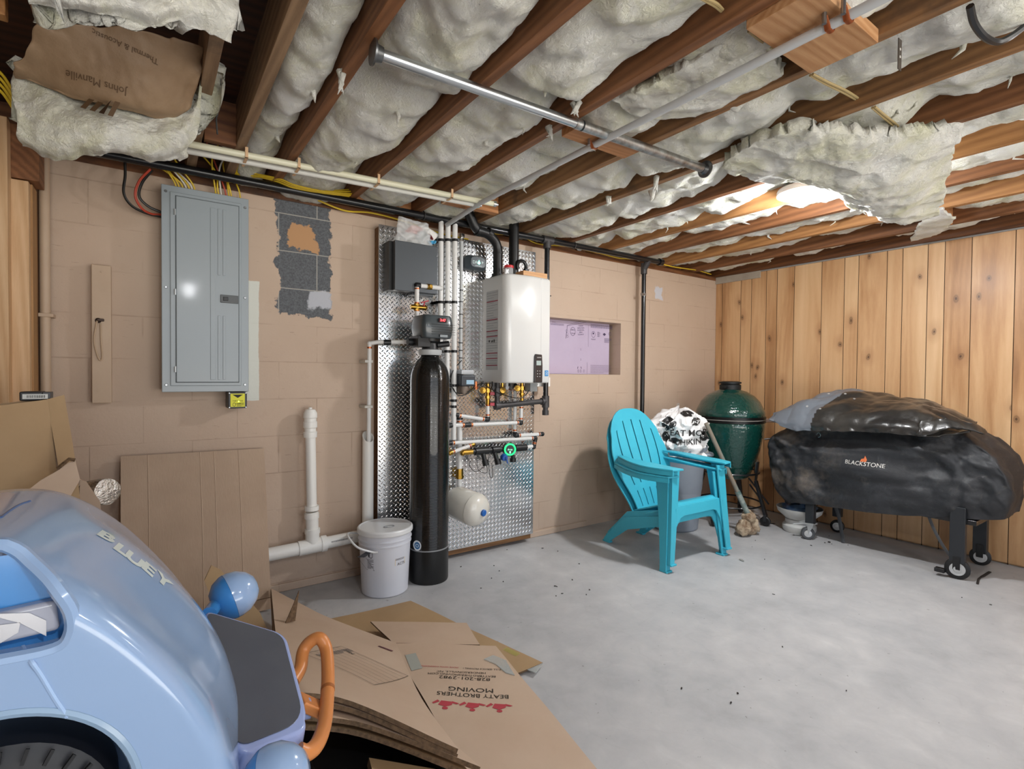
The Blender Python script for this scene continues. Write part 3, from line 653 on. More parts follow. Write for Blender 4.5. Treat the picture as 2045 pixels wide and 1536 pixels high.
single('header_beam', 'brown timber header resting over the short pale stud at the left', 'beam', M().box(aY(17, 300, 2.86).x, aY(78, 300, 2.86).x, 2.86, 2.99, 1.99, 2.205), jw[1], bevel=.003)
single('header_beam', 'golden timber crosspiece at the far upper left edge', 'beam', M().box(-.75, aY(40, 60, 2.2).x, 2.0, 2.04, 2.2, 2.3), jw[3], bevel=.003)

# ---- black main gas pipe along the wall with drops
t = Thing('gas_pipe', 'long black iron pipe running under the joists along the back wall with two drops', 'pipe', (1.9, 2.95, 2.17))
yp = 2.93; pa, pb = aY(375, 340, yp), aY(1320, 524, yp)
t.part('main_run', M().cyl((-.35, yp, pa.z), pb, .0215, n=20), black_iron)
t.part('end_cap', M().lathe([(.03, -.03), (.03, .012), (.018, .016), (0, .016)], pb, pb-Vector((pa.x, yp, pa.z)), 20), black_iron)
def drop(px, ztop, zbot, y=yp): x = aY(px, 560, y).x; return M().cyl((x, y, zbot), (x, y, ztop), .019, n=18)
zz = lambda px: lerp(pa.z, pb.z, (aY(px, 560, yp).x-pa.x)/(pb.x-pa.x))
x1_ = aY(1092, 560, yp).x; x2_ = aY(1295, 560, yp).x
t.part('tee', M().cyl((x1_-.045, yp, zz(1092)), (x1_+.045, yp, zz(1092)), .029, n=20).cyl((x1_, yp, zz(1092)), (x1_, yp, zz(1092)-.06), .028, n=20), grey_iron)
t.part('drop', M().cyl((x1_, yp, zz(1092)-.03), (x1_, yp, 1.0), .019, n=18), black_iron)
t.part('drop_tee', M().cyl((x1_, yp, 1.07), (x1_, yp, .985), .027, n=18).cyl((x1_, yp, 1.03), (x1_-.04, yp, 1.03), .026, n=18), grey_iron)
t.part('drip_leg', M().cyl((x1_, yp, 1.0), (x1_, yp, .945), .019, n=18), grey_iron); t.part('drip_cap', M().cyl((x1_, yp, .965), (x1_, yp, .93), .024, n=12), grey_iron)
hx = 1.905
t.part('branch', M().cyl((x1_-.03, yp, 1.03), (hx, yp-.03, 1.01), .018, n=18).lathe([(0, -.03), (.026, -.02), (.028, 0), (.026, .02), (0, .03)], (hx, yp-.03, 1.01), (1, 0, 0)).cyl((hx, yp-.03, 1.01), (hx, yp-.03, 1.17), .018, n=18), grey_iron)
t.part('union', M().cyl((hx, yp-.03, 1.075), (hx, yp-.03, 1.13), .028, n=8), grey_iron)
t.part('strap', M().tube([(x1_-.05, YA, 1.79), (x1_-.02, yp-.02, 1.79), (x1_+.024, yp-.018, 1.79), (x1_+.03, yp+.02, 1.79)], .004, 6), grey_iron)
t.part('elbow', M().cyl((x2_, yp, zz(1295)), (x2_, yp+.05, zz(1295)-.07), .026, n=18).cyl((x2_, yp+.05, zz(1295)-.02), (x2_, yp+.05, zz(1295)-.11), .027, n=18), grey_iron)
t.part('drop', M().cyl((x2_, yp+.05, zz(1295)-.08), (x2_, yp+.05, .0), .0185, n=18), black_iron)
zs = aY(1293, 590, yp+.05).z; t.part('strap', M().cyl((x2_, yp+.05, zs-.012), (x2_, yp+.05, zs+.012), .0215, n=18).box(x2_-.05, x2_, yp+.03, yp+.04, zs-.01, zs+.01), screw)
for px in (845, 1145):
    x = aY(px, 560, yp).x; t.part('hanger', M().tube([Vector((x, yp, zz(px)))+Vector((0, .026*cos(a), .026*sin(a))) for a in [k*pi/8 for k in range(16)]], .003, 6, closed=True).cyl((x, yp, zz(px)+.02), (x, yp, ZJ+.02), .003, n=6), grey_iron)

# ---- steel pipe between two floor flanges
t = Thing('steel_pipe', 'long galvanised steel closet pipe screwed under the joists with a flange at each end', 'pipe', (1.35, 1.53, 2.17))
pa_, pb_ = aZ(746, 104, 2.175), aZ(1408, 338, 2.175); dd = (pb_-pa_).normalized(); mid = lerp(pa_, pb_, .5)
t.part('outer_tube', M().cyl(pa_, lerp(pa_, pb_, .52), .017, n=24), steel); t.part('inner_tube', M().cyl(lerp(pa_, pb_, .5), pb_, .0195, n=24), mat('galv_worn', 'c4c8ca', .42, 1, col2='8d8278', nscale=25, bump=.4, bscale=60))
t.part('joint_ring', M().cyl(lerp(pa_, pb_, .518), lerp(pa_, pb_, .523), .0203, n=24), black_pl)
for e, sgn in ((pa_, 1), (pb_, -1)): t.part('flange', M().lathe([(.038, 0), (.038, .006), (.026, .01), (.022, .03), (.019, .03)], e-dd*sgn*.004, dd*sgn, 28), mat('dark_zinc', '6d6f70', .35, .9))

# ---- conduit under the joists
t = Thing('ceiling_conduit', 'long straight grey white conduit running under the joists to the back wall', 'conduit', (1.56, 1.6, 2.17))
c0, c1, c2 = aZ(1800, -22, 2.163), aZ(960, 405, 2.163), aZ(893, 440, 2.163); c0 = c1+(c0-c1)*1.9
t.part('tube', M().tube([c0, c1, Vector((1.52, 2.9, 2.15))], .0135, 16), pvcg)
def at_px(px):
    best = min([(abs((lambda v: (v.dot(_r)/v.dot(_f)*FPX+CX))(lerp(c0, c1, k/400)-Vector((0, 0, HC)))-px), k) for k in range(401)]); return lerp(c0, c1, best[1]/400)
for px in (1655, 1692, 1188):
    c = at_px(px); t.part('copper_strap', M().tube([c+Vector((-.03, 0, .012)), c+Vector((-.016, 0, -.004)), c+Vector((-.01, 0, -.015)), c+Vector((.01, 0, -.015)), c+Vector((.016, 0, -.004)), c+Vector((.022, 0, .012))], .008, 6, flat=.3), copper)
    t.part('screw', M().cyl(c+Vector((-.03, 0, -.008)), c+Vector((-.03, 0, .03)), .006, n=10), screw)

# ---- two plastic water pipes hung along the wall
pexy = mat('pex_cream', 'e4e2c8', .35); pexc = mat('pex_clear', 'dcdcd6', .3); hang = mat('hanger_tan', 'd9b48c', .6)
for k, (y0, zc, mt, e, lab) in enumerate(((2.60, 2.178, pexy, (985, 407), 'cream plastic water pipe hung under the joists by the wall, the longer one'), (2.675, 2.172, pexc, (952, 409), 'clear white plastic water pipe hung beside the cream one'))):
    t = Thing('water_pipe', lab, 'pipe', (.8, y0, zc-.02), 'plastic water pipes under the joists')
    q0 = aZ(378, 292 if k == 0 else 306, zc); q1 = aZ(e[0], e[1], zc)
    q0.x -= .3
    t.part('tube', M().tube([q0, lerp(q0, q1, .5), lerp(q0, q1, .8), q1], .0145, 14), mt)
    t.part('crimp_ring', M().cyl(q1, q1+Vector((.016, -.002, 0)), .0165, n=16).cyl(q1+Vector((.016, 0, 0)), q1+Vector((.03, -.002, 0)), .008, n=12), chrome)
    for px in (487, 590, 748, 895):
        if k == 0:
            f_ = (aZ(px, 320 + (px-487)*.18, zc).x-q0.x)/(q1.x-q0.x); c = lerp(q0, q1, f_)
            t.part('hanger', M().box(c.x-.006, c.x+.006, c.y-.018, c.y+.1, c.z-.018, c.z-.0155).box(c.x-.006, c.x+.006, c.y-.018, c.y-.0155, c.z-.018, c.z+.03), hang)

# ---- yellow cables over the panel
yel = mat('cable_yellow', 'd9b92a', .45); wht = mat('cable_white', 'd8d5cc', .45); red = mat('cable_red', 'b3432e', .45); blk_c = mat('cable_black', '1b1a18', .45)
def cable(mt, pts, rad, lab, grp=None, cat='cable'): return single('cable', lab, cat, M().tube(spline(pts, 7), rad, 7), mt, group=grp)
G = 'cables entering the top of the breaker panel'
rr = random.Random(11)
ent = [352, 358, 364, 371, 377, 383, 389, 433, 438, 444, 452, 459, 463, 481]
for k, px in enumerate(ent):
    mt = [yel, yel, yel, wht, yel, wht, yel, yel, yel, wht, red, yel, yel, yel][k]; b = aY(px, 378+(px-352)*.15, 3.02); b.z -= .02
    tx = b.x - (.10 if k < 7 else .02) + rr.uniform(-.03, .05)
    cn = {id(yel): 'yellow', id(wht): 'white', id(red): 'red'}[id(mt)]
    cable(mt, [b, b+Vector((-.01, -.02, .05)), Vector((tx, 3.0-rr.uniform(0, .06), 2.215+rr.uniform(0, .04))), Vector((tx+rr.uniform(-.15, .05), 2.85, 2.26+rr.uniform(0, .06)))], .0038, '%s cable entering the breaker panel top, %s from left in the %s bunch' % (cn, ORD[k % 7], 'left' if k < 7 else 'right'), G)
# loose bundles running right between joists
for k in range(6):
    dz = rr.uniform(-.02, .03); dy = rr.uniform(-.05, .05)
    cable(yel, [aY(455+k*4, 338+k*3, 2.98), Vector((.52, 2.9+dy, 2.215+dz*.3)), Vector((.62, 2.88+dy, 2.19+dz*.2)), Vector((.78, 2.9+dy*.6, 2.20+dz*.4)), Vector((.93, 2.92+dy, 2.23+dz)), Vector((1.0, 3.0, 2.3))], .0042, 'yellow cable looped behind the black pipe right of the panel, %s of six' % ORD[k], 'yellow cables looped behind the black pipe')
cable(yel, [aY(605, 385, 3.0), aY(640, 402, 3.02), aY(690, 421, 3.04), aY(740, 425, 3.05), aY(800, 440, 3.05), aY(880, 466, 3.05), aY(935, 478, 3.04)], .005, 'yellow cable sagging along the sill from the bare block to the plastic bag')
cable(yel, [aY(960, 462, 3.0), aY(990, 467, 3.02), aY(1040, 472, 3.04), aY(1075, 487, 3.04), aY(1130, 492, 3.03), aY(1190, 504, 3.03), aY(1240, 516, 3.04), aY(1290, 518, 3.0), aY(1340, 532, 2.98), aY(1392, 540, 3.02), aY(1420, 548, 3.06)], .0045, 'yellow cable along the sill from the heater to the far corner')
cable(blk_c, [aY(249, 318, 2.98), aY(250, 350, 2.98), aY(247, 385, 2.98), aY(262, 410, 3.0), aY(290, 425, 3.02), aY(322, 433, 3.03)], .006, 'black cable looping into the left side of the breaker panel')
cable(red, [aY(300, 338, 2.97), aY(278, 362, 2.97), aY(270, 390, 2.98), aY(282, 415, 3.0), aY(302, 427, 3.02), aY(322, 429, 3.03)], .0055, 'red cable looping into the left side of the breaker panel')
cable(blk_c, [aY(304, 340, 3.0), aY(284, 365, 3.0), aY(278, 392, 3.01), aY(296, 412, 3.02), aY(322, 424, 3.03)], .006, 'second black cable looping inside the red one beside the breaker panel')
for k in range(4): cable(yel, [aY(-30, 120+k*12, 2.3), aY(5, 150+k*12, 2.33), aY(30, 190+k*11, 2.4)], .0045, 'yellow cable behind the torn insulation at the left edge, %s from the top' % ORD[k], 'yellow cables at the left edge')
cable(mat('cable_rubber', '202124', .35), [aZ(1937, 12, 2.19), aZ(1945, 45, 2.17), aZ(1965, 72, 2.15), aZ(1990, 84, 2.15), aZ(2015, 75, 2.16), aZ(2050, 50, 2.19)], .009, 'thick black cable looping from a joist at the top right')
cab = mat('cable_beige', 'a89468', .6)
for k, (p, q, c_, e_) in enumerate((((1495, 62), (1525, 85), (1560, 105), (1602, 125)), ((1618, 150), (1650, 168), (1685, 185), (1712, 200)), ((1742, 215), (1765, 235), (1785, 252), (1798, 263)), ((1395, -6), (1412, 3), (1428, 12), (1440, 22)))):
    for j in (0, 1): cable(cab, [aZ(p[0]+j*5, p[1]-j*2, 2.2), aZ(q[0]+j*3, q[1]-j*4, 2.205), aZ(c_[0]+j*4, c_[1]-j*4, 2.22), aZ(e_[0]+j*3, e_[1]-j*3, 2.24)], .0045, ['left', 'right'][j]+' strand of the beige cables through the joists '+['right of the conduit', 'above the drooping insulation', 'near the ceiling light', 'at the top edge'][k], 'beige cables through the joists')
single('dangling_strip', 'black frayed strip dangling from white fibres in the open joist bay', 'strip', M().tube([aZ(441, 158, 2.19), aY(440, 185, 2.3)], .0015, 5).tube(spline([aY(440, 183, 2.3), aY(436, 205, 2.3), aY(432, 235, 2.3), aY(434, 268, 2.3)], 5), [.006]*10+[.003]*6, 8), mat('frayed', '3a3c3b', .8, bump=.8, bscale=200))
p = aZ(1797, 92, 2.2)
t = Thing('metal_strap', 'short perforated dark metal strap hanging from a joist at the upper right', 'strap', p)
t.part('strip', M().box(p.x-.012, p.x+.012, p.y-.001, p.y+.001, p.z-.07, p.z+.02), mat('strap_brown', '5c544c', .5, .5))
for dz in (-.01, -.032): t.part('hole', M().cyl((p.x, p.y-.002, p.z+dz), (p.x, p.y+.002, p.z+dz), .004, n=10), mat('hole_light', 'd8d6d0', .8))

# ---- white drain pipe with air vent
t = Thing('drain_pipe', 'white plastic drain pipe with upright air vent along the foot of the wall', 'pipe', (.8, 3.02, .2))
yv = 3.01; a = aY(560, 1107, yv); b = aY(700, 1083, yv); zc = .252; xv = aY(624, 1000, yv).x
t.part('run', M().cyl((.2, yv, .232), (xv-.05, yv, .246), .036, n=28).cyl((xv+.04, yv, .25), (1.0, yv, .258), .034, n=28), pvc)
t.part('tee', M().cyl((xv-.075, yv, .245), (xv+.055, yv, .25), .041, n=28).cyl((xv, yv, .25), (xv, yv, .335), .037, n=28), pvc)
t.part('collar', M().cyl((xv+.045, yv, .25), (xv+.075, yv, .25), .045, n=28).cyl((xv, yv, .32), (xv, yv, .345), .041, n=28).cyl((xv-.004, yv, .405), (xv-.004, yv, .435), .039, n=28).cyl((xv-.004, yv, .45), (xv-.004, yv, .475), .038, n=28), pvc)
t.part('riser', M().cyl((xv, yv, .33), (xv-.004, yv, .44), .034, n=28).cyl((xv-.004, yv, .46), (xv-.012, yv, .885), .0275, n=28), pvc)
xt = xv-.013; zt = aY(619, 900, yv).z
t.part('air_vent', M().lathe([(.036, 0), (.037, .03), (.031, .034), (.031, .05), (.037, .055), (.037, .085), (.033, .09), (.033, .105), (.037, .11), (.036, .135), (.026, .155), (.01, .158), (.01, .166), (0, .168)], (xt, yv, .86), n=28), pvc)
t.part('trap', M().tube(fillet([(1.0, yv, .258), (1.045, yv-.01, .258), (1.045, yv-.03, .12), (1.075, yv-.05, .12), (1.12, yv-.05, .3)], .045), .034, 24).cyl((1.045, yv-.025, .2), (1.045, yv-.027, .225), .045, n=24), pvc)
for px in (690, 748):
    pass
single('pipe_marking', 'grey printed marking on the white drain pipe', 'print', cast(place(lines(1, .12, .01, .01, r, .8), (.9, yv-.036, .262), (1, 0, .03), (0, 0, 1)), M().cyl((xv+.04, yv, .25), (1.0, yv, .258), .034, n=28).bvh(), (0, 1, 0), .001), mat('pipe_ink', '9a9a98', .7))
bpy.data.objects['pipe_marking'].parent = t.o; o = bpy.data.objects['pipe_marking']; o.location = o.location-t.loc
for k in ('label', 'category'): del o[k]

# ---- thin drain line dropping into a wide white stand pipe
t = Thing('stand_pipe', 'wide white stand pipe with slanted open top beside the diamond plate', 'pipe', (1.06, 3.02, .3))
xs, ysn = aY(735, 900, 3.02).x, 3.02; ztop = aY(735, 875, 3.02).z
m = M(); n_ = 28; R1, R2 = .033, .029
vs = [(xs+R*cos(2*pi*j/n_), ysn+R*sin(2*pi*j/n_), (.2 if k in (0, 3) else ztop+.03*sin(2*pi*j/n_)+.01)) for k, R in enumerate((R1, R1, R2, R2)) for j in range(n_)]
m.add(vs, [(k*n_+j, k*n_+(j+1) % n_, (k+1)*n_+(j+1) % n_, (k+1)*n_+j) for k in range(3) for j in range(n_)]); t.part('tube', m, pvc)
t = Thing('drain_line', 'thin white drain line coming from the filter head down into the stand pipe', 'pipe', (1.06, 3.0, .85))
e1 = aY(738, 686, 2.98); t.part('vertical', M().cyl((xs, 3.01, ztop-.12), (e1.x, 2.98, e1.z), .0125, n=16), pexw)
t.part('horizontal', M().tube([e1, aY(757, 683, 2.96), aY(815, 683, 2.93)], .0125, 14), pexw); t.part('elbow', M().sph(e1, .014, 14), pexw)
t.part('coupling', M().cyl(aY(766, 684, 2.95), aY(780, 684, 2.945), .017, n=14), black_pl); t.part('crimp', M().cyl(e1-Vector((0, 0, .03)), e1-Vector((0, 0, .02)), .0145, n=14), copper)
for py in (722, 812):
    c = aY(736, py, 3.0); t.part('clip', M().box(c.x-.03, c.x+.018, 2.975, YA, c.z-.008, c.z+.008), mat('clip_white', 'c9c7bf', .5), bevel=.002)
# ================================================================ diamond plate and the water equipment on it
px0, px1, pz0, pz1, yd = 1.118, 2.293, .06, 2.108, 3.0
N = NT('diamond_plate'); v = N.co(); nb = N.noise(v, 30, 4, .6)
N.b.inputs['Metallic'].default_value = 1; N.out(Base_Color=lin('e2e4e6'), Roughness=N.math('MULTIPLY_ADD', nb, .12, .14), Normal=N.bump(N.noise(v, 3, 2, .5), .03, .02)); PLATE = N.m
t = Thing('diamond_plate', 'polished diamond plate metal panel fixed to the block wall behind the water heater', 'metal panel', (1.7, yd, pz0))
m = M().box(px0, px1, yd, yd+.003, pz0, pz1); s_ = .0295; i = 0
y = pz0+.012; row = 0
while y < pz1-.01:
    x = px0+.012+(s_/2 if row % 2 else 0); k = 0
    while x < px1-.01:
        a = pi/4 if (row+k) % 2 == 0 else -pi/4
        a = pi/4 if row % 2 else -pi/4
        c, s2 = cos(a), sin(a); L, Wd, h = .0125, .0035, .0016
        base = [(L, 0), (.3*L, Wd), (-.3*L, Wd), (-L, 0), (-.3*L, -Wd), (.3*L, -Wd)]; top = [(.55*L, 0), (-.55*L, 0)]
        vs = [(x+u*c-w*s2, yd-.0001, y+u*s2+w*c) for u, w in base]+[(x+u*c-w*s2, yd-h, y+u*s2+w*c) for u, w in top]
        m.add(vs, [(0, 1, 6), (1, 2, 7, 6), (2, 3, 7), (3, 4, 7), (4, 5, 6, 7), (5, 0, 6)]); x += s_; k += 1
    y += s_/2; row += 1
t.part('plate', m, PLATE, ang=20)
t.part('backing_board', M().box(px0+.004, px1-.02, yd+.003, YA-.002, pz0-.03, pz1-.01), wood('ply_edge', '4c3018', '8a6238', 'X', 1.2))

# ---- water filter tank with control head
bx, by = aZ(857, 1150, 0).x-.018, 2.80
tk = Thing('filter_tank', 'tall black cylindrical water filter tank with electronic head standing on the floor', 'water filter', (bx, by, 0))
R_ = .117; zt_ = 1.335
prof = [(0, 0), (R_-.004, 0), (R_-.001, .01), (R_-.001, .195)]
N = NT('wound_black'); tc = N.n('TexCoord').outputs['Object']; wv = N.n('TexWave', {'Vector': tc, 'Scale': 45, 'Distortion': 1.5, 'Detail': 3}, wave_type='BANDS', bands_direction='Z').outputs[1]
N.out(Base_Color=lin('08090a'), Roughness=.13, Normal=N.bump(N.math('ADD', wv, N.math('MULTIPLY', N.noise(tc, 40, 4), .8)), .25, .003)); N.b.inputs['Coat Weight'].default_value = .4
tk.part('base', M().lathe(prof, (bx, by, 0), n=48), mat('tank_base', '131415', .35, bump=.1, bscale=20)); tk.part('seam_ring', M().lathe([(R_-.002, .192), (R_+.0005, .194), (R_+.0005, .198), (R_-.002, .2)], (bx, by, 0), n=48), mat('ring_grey', '8a8c8e', .4))
tk.part('tank', M().lathe([(R_-.003, .198), (R_-.001, .3), (R_-.001, 1.18)]+[((R_-.001)*cos(a), 1.18+.155*sin(a)) for a in [k*pi/2/12 for k in range(1, 12)] if (R_-.001)*cos(a) > .05]+[(.05, 1.335), (.05, 1.345)], (bx, by, 0), n=48), N.m, ang=50)
tk.part('neck', M().lathe([(.065, 1.33), (.07, 1.345), (.07, 1.36), (.05, 1.365)], (bx, by, 0), n=32), mat('neck_grey', 'aeb2b4', .4))
tk.part('valve_body', M().lathe([(.05, 1.355), (.045, 1.40), (.06, 1.41), (.06, 1.44)], (bx, by, 0), n=24).box(bx-.10, bx-.02, by-.05, by+.05, 1.375, 1.44).cyl((bx-.13, by+.03, 1.405), (bx+.0, by+.03, 1.405), .022, n=16).cyl((bx+.03, by-.03, 1.39), (bx+.10, by-.05, 1.40), .018, n=14), black_pl, bevel=.003)
def hd(u, v):
    a = 2*pi*u; w = .092+.010*sin(pi*v); d = .085+.01*sin(pi*v); e = .35; c_, s3 = cos(a), sin(a)
    x = bx+.008+w*math.copysign(abs(c_)**e, c_); yy = by-.01+d*math.copysign(abs(s3)**e, s3)
    return (x, yy, 1.425+.135*v)
hm = M().grid(48, 8, hd, closeu=True); hm.f.append(tuple(range(7*48, 8*48))); hm.mi.append(0); hm.f.append(tuple(reversed(range(48)))); hm.mi.append(0)
hg = mat('head_grey', '3b4347', .3, coat=.4)
hp = tk.part('control_head', hm, hg, bevel=.008, seg=3)
yh = by-.108
for k in range(5): tk.part('groove', M().box(bx-.04, bx+.11, yh-.001, yh+.004, 1.448+k*.014, 1.4495+k*.014), mat('groove_dark', '1e2427', .4), hp)
tk.part('display', M().box(bx-.0, bx+.052, yh-.003, yh+.003, 1.518, 1.54), mat('display_red', '3a0508', .25), hp, label='red lit display')
tk.part('digits', place(text('3:47', .021), (bx+.026, yh-.0045, 1.529), (1, 0, 0), (0, 0, 1)), mat('digit_red', (1, .05, .06), .4, emit=5), hp, flat=True)
tk.part('nameplate', M().box(bx+.01, bx+.058, yh-.0025, yh+.002, 1.432, 1.446), mat('nameplate', '8a9296', .35), hp)
st_ = aZ(824, 1100, .2)
sb = M().lathe([(R_, 0), (R_, 1.3)], (bx, by, 0), n=64).bvh()
def stick(m, px, py, d=(.45, .9, 0), off=.0015):
    c = aY(px, py, by-R_); x = Vector((d[1], -d[0], 0)); return cast(place(m, Vector((c.x, by-R_-.05, c.z)), x, (0, 0, 1)), sb, d, off)
tk.part('sticker', stick(disc(.026, 32, .9, 1.15), 824, 1099), mat('sticker_white', 'e8ecee', .4), flat=True); tk.part('sticker_logo', stick(disc(.019, 24, .85, 1.1), 824, 1099, off=.0025), mat('sticker_blue', '2d6c9c', .4), flat=True); tk.part('sticker_ring', stick(ring(.007, .003), 824, 1099, off=.0035), mat('sticker_white2', 'dfe9ef', .4), flat=True)

# ---- dark flat enclosure with a plastic bag behind
gb = Thing('wall_cabinet', 'flat dark grey metal cabinet on the diamond plate left of the pipes', 'cabinet', aY(825, 580, 2.88))
c = [aY(785, 479, 2.88), aY(870, 492, 2.88), aY(868, 583, 2.88), aY(777, 581, 2.88)]
x0, x1, z0, z1 = 1.165, 1.435, 1.705, 1.995
gb.part('box', M().box(x0-.02, x1, 2.905, yd, z0+.005, z1), mat('cab_dark', '141517', .5)); gb.part('front_cover', M().box(x0, x1+.005, 2.865, 2.905, z0, z1), mat('cab_grey', '50555a', .35, .3), bevel=.004)
gb.part('bottom_lip', M().box(x0+.12, x1-.01, 2.89, 2.96, z0-.012, z0+.002), MC['cab_grey'], bevel=.002)
for z in (z0+.05, z1-.06): gb.part('screw', M().cyl((x1-.002, 2.864, z), (x1-.002, 2.861, z), .004, n=10), screw)
bagc = mat('clear_bag', 'e6e9ea', .12, alpha=.35, trans=0, bump=.9, bscale=18, bdist=.01)
bg = Thing('document_bag', 'clear plastic bag holding red and white papers tucked behind the dark wall cabinet', 'bag', aY(830, 490, 2.93))
paper = lambda pts, y, mt, nm: bg.part(nm, thick(lambda u, v: lerp(lerp(aY(*pts[0], y), aY(*pts[1], y-.01), u), lerp(aY(*pts[3], y), aY(*pts[2], y-.01), u), v)+Vector((0, .006*sin(u*9+v*5), 0)), 12, 12, .001), mt, ang=180)
pw = mat('paper_white', 'e6e4e0', .6); paper([(800, 470), (840, 448), (878, 468), (850, 497)], 2.945, pw, 'leaflet'); paper([(808, 462), (822, 449), (846, 455), (836, 470)], 2.93, mat('paper_red', 'd5563a', .6), 'red_panel')
paper([(826, 466), (848, 460), (862, 478), (842, 490)], 2.925, mat('paper_grey', 'aeb4b6', .6), 'leaflet'); paper([(855, 482), (870, 480), (871, 486), (857, 490)], 2.92, mat('paper_blue', '4ba3cf', .6), 'blue_panel'); paper([(850, 468), (857, 466), (866, 478), (862, 480)], 2.92, mat('paper_dark', '7b2a2c', .6), 'dark_panel')
bp = [(784, 482), (792, 432), (834, 436), (880, 476)]; q_ = [aY(784, 486, 2.94), aY(792, 434, 2.93), aY(836, 436, 2.93), aY(880, 475, 2.92), aY(858, 496, 2.92)]
bg.part('film', thick(lambda u, v: lerp(lerp(q_[0], q_[4], u), lerp(q_[1], lerp(q_[2], q_[3], .35), u), v)+Vector((.01*noise.noise((u*4, v*4, 2)), -.03-.02*noise.noise((u*5, v*5, 0)), .006*noise.noise((u*6, v*5, 9)))), 24, 24, .0015), bagc, ang=180)

# ---- upright white water lines
Gv = 'upright white water lines'
for k, (px, pyt, zb) in enumerate(((880, 445, 1.40), (894, 447, .98), (908, 450, .80))):
    x = aY(px, 560, 2.93).x; t = Thing('water_line', 'upright white water line on the diamond plate, %s of the three thick ones' % ['leftmost', 'middle', 'rightmost'][k], 'pipe', (x, 2.93, zb), Gv)
    t.part('tube', M().cyl((x, 2.93, zb), (x, 2.93, 2.20), .0165, n=18), pexw); t.part('copper_end', M().cyl((x, 2.93, 2.175), (x, 2.93, 2.19), .0175, n=18), copper)
    for py in (480, 604, 702 if k else 604)+((770, 800, 812) if k == 2 else ()):
        z = aY(px, py, 2.93).z; t.part('clamp', M().cyl((x, 2.93, z-.008), (x, 2.93, z+.008), .0195, n=18).box(x-.03, x-.01, 2.93, yd, z-.006, z+.006), black_pl)
x = aY(921, 560, 2.96).x
t = Thing('water_line', 'thin upright grey line strapped right of the three thick white ones', 'pipe', (x, 2.96, 1.17), Gv)
t.part('tube', M().cyl((x, 2.96, 1.17), (x, 2.96, 2.10), .0115, n=14), mat('pex_grey', 'b9bcbd', .35)); t.part('valve', M().cyl((x, 2.96, 2.08), (x, 2.96, 2.13), .015, n=12).box(x-.012, x+.012, 2.94, 2.97, 2.10, 2.125), chrome)
for py in (580, 603, 628, 656, 685, 700, 715): z = aY(921, py, 2.96).z; t.part('clamp', M().cyl((x, 2.96, z-.003), (x, 2.96, z+.003), .0135, n=14), black_pl)

# ---- feed from cabinet to filter head with red valve
t = Thing('feed_pipe', 'white feed pipe with brass valve and red handle above the filter tank', 'pipe', (1.3, 2.88, 1.42))
x = 1.302; yy = 2.86
t.part('riser', M().cyl((x, yy, 1.44), (x, yy, 1.60), .0135, n=16).cyl((x, yy, 1.63), (x, yy, 1.735), .0135, n=16), pexw)
e = Vector((x, yy, 1.745)); t.part('elbow', M().sph(e, .018, 12).cyl(e, e+Vector((.02, 0, 0)), .017, n=14), black_pl)
t.part('cross_piece', M().cyl(e+Vector((.02, 0, 0)), e+Vector((.07, .0, 0)), .013, n=14).cyl(e+Vector((.09, 0, 0)), e+Vector((.165, .0, 0)), .014, n=14), pexw); t.part('tee', M().cyl(e+Vector((.065, 0, 0)), e+Vector((.095, 0, 0)), .017, n=12).cyl(e+Vector((.08, 0, 0)), e+Vector((.08, -.025, 0)), .01, n=10), brass)
for z in (1.455, 1.595, 1.64, 1.725): t.part('crimp', M().cyl((x, yy, z-.004), (x, yy, z+.004), .0152, n=16), copper)
vb = t.part('valve', M().cyl((x-.04, yy, 1.615), (x+.05, yy-.01, 1.615), .015, n=14).cyl((x, yy, 1.595), (x, yy, 1.635), .019, n=8).lathe([(.018, 0), (.012, .01)], (x+.05, yy-.01, 1.615), (1, 0, 0), 12), brass)
t.part('handle', M().beam((x+.012, yy-.03, 1.64), (x+.06, yy-.03, 1.655), .016, .006).beam((x+.035, yy-.03, 1.645), (x+.03, yy-.03, 1.62), .01, .006), mat('valve_red', 'b3263a', .4), vb, bevel=.002)
t.part('base_fitting', M().box(x-.025, x+.03, yy-.02, yy+.02, 1.40, 1.44), brass, bevel=.004)

# ---- tankless water heater
hx0, hx1, hy0, hy1, hz0, hz1 = 1.85, 2.222, 2.72, yd, 1.165, 1.868
wh = Thing('water_heater', 'white tankless water heater on the diamond plate with digital controller', 'water heater', (2.03, 2.85, hz0))
N = NT('heater_white'); N.out(Base_Color=lin('d9d9d7'), Roughness=.22); N.b.inputs['Coat Weight'].default_value = .3; HW = N.m
def hull(u, v):
    n = u*4; k = int(n) % 4
    return None
out = []
def corner(cx, cy, r, a0): return [(cx+r*cos(a0+pi/2*k/6), cy+r*sin(a0+pi/2*k/6)) for k in range(7)]
pl = [(hx0, hy1), (hx0, hy0+.055)] + [(hx0+.05+.05*cos(pi+pi/2*k/8), hy0+.055+.05*sin(pi+pi/2*k/8)) for k in range(1, 9)]
pl += [(lerp(hx0+.06, hx1-.03, k/8), hy0+.005-.012*sin(pi*k/8)) for k in range(1, 8)]
pl += [(hx1-.025+.025*cos(-pi/2+pi/2*k/6), hy0+.03+.025*sin(-pi/2+pi/2*k/6)) for k in range(7)] + [(hx1, hy1)]
body = M(); kk = len(pl); cxm, cym = (hx0+hx1)/2, (hy0+hy1)/2
rings = [(hz0, .012), (hz0+.004, .004), (hz0+.012, 0), (hz1-.02, 0), (hz1-.008, .004), (hz1-.001, .012), (hz1, .02)]
for z, ins in rings: body.v += [(x_+(cxm-x_)/abs(cxm-x_+1e-9)*ins*(abs(x_-cxm) > .02), y_+(ins if y_ < hy1-.01 else 0), z) for x_, y_ in pl]
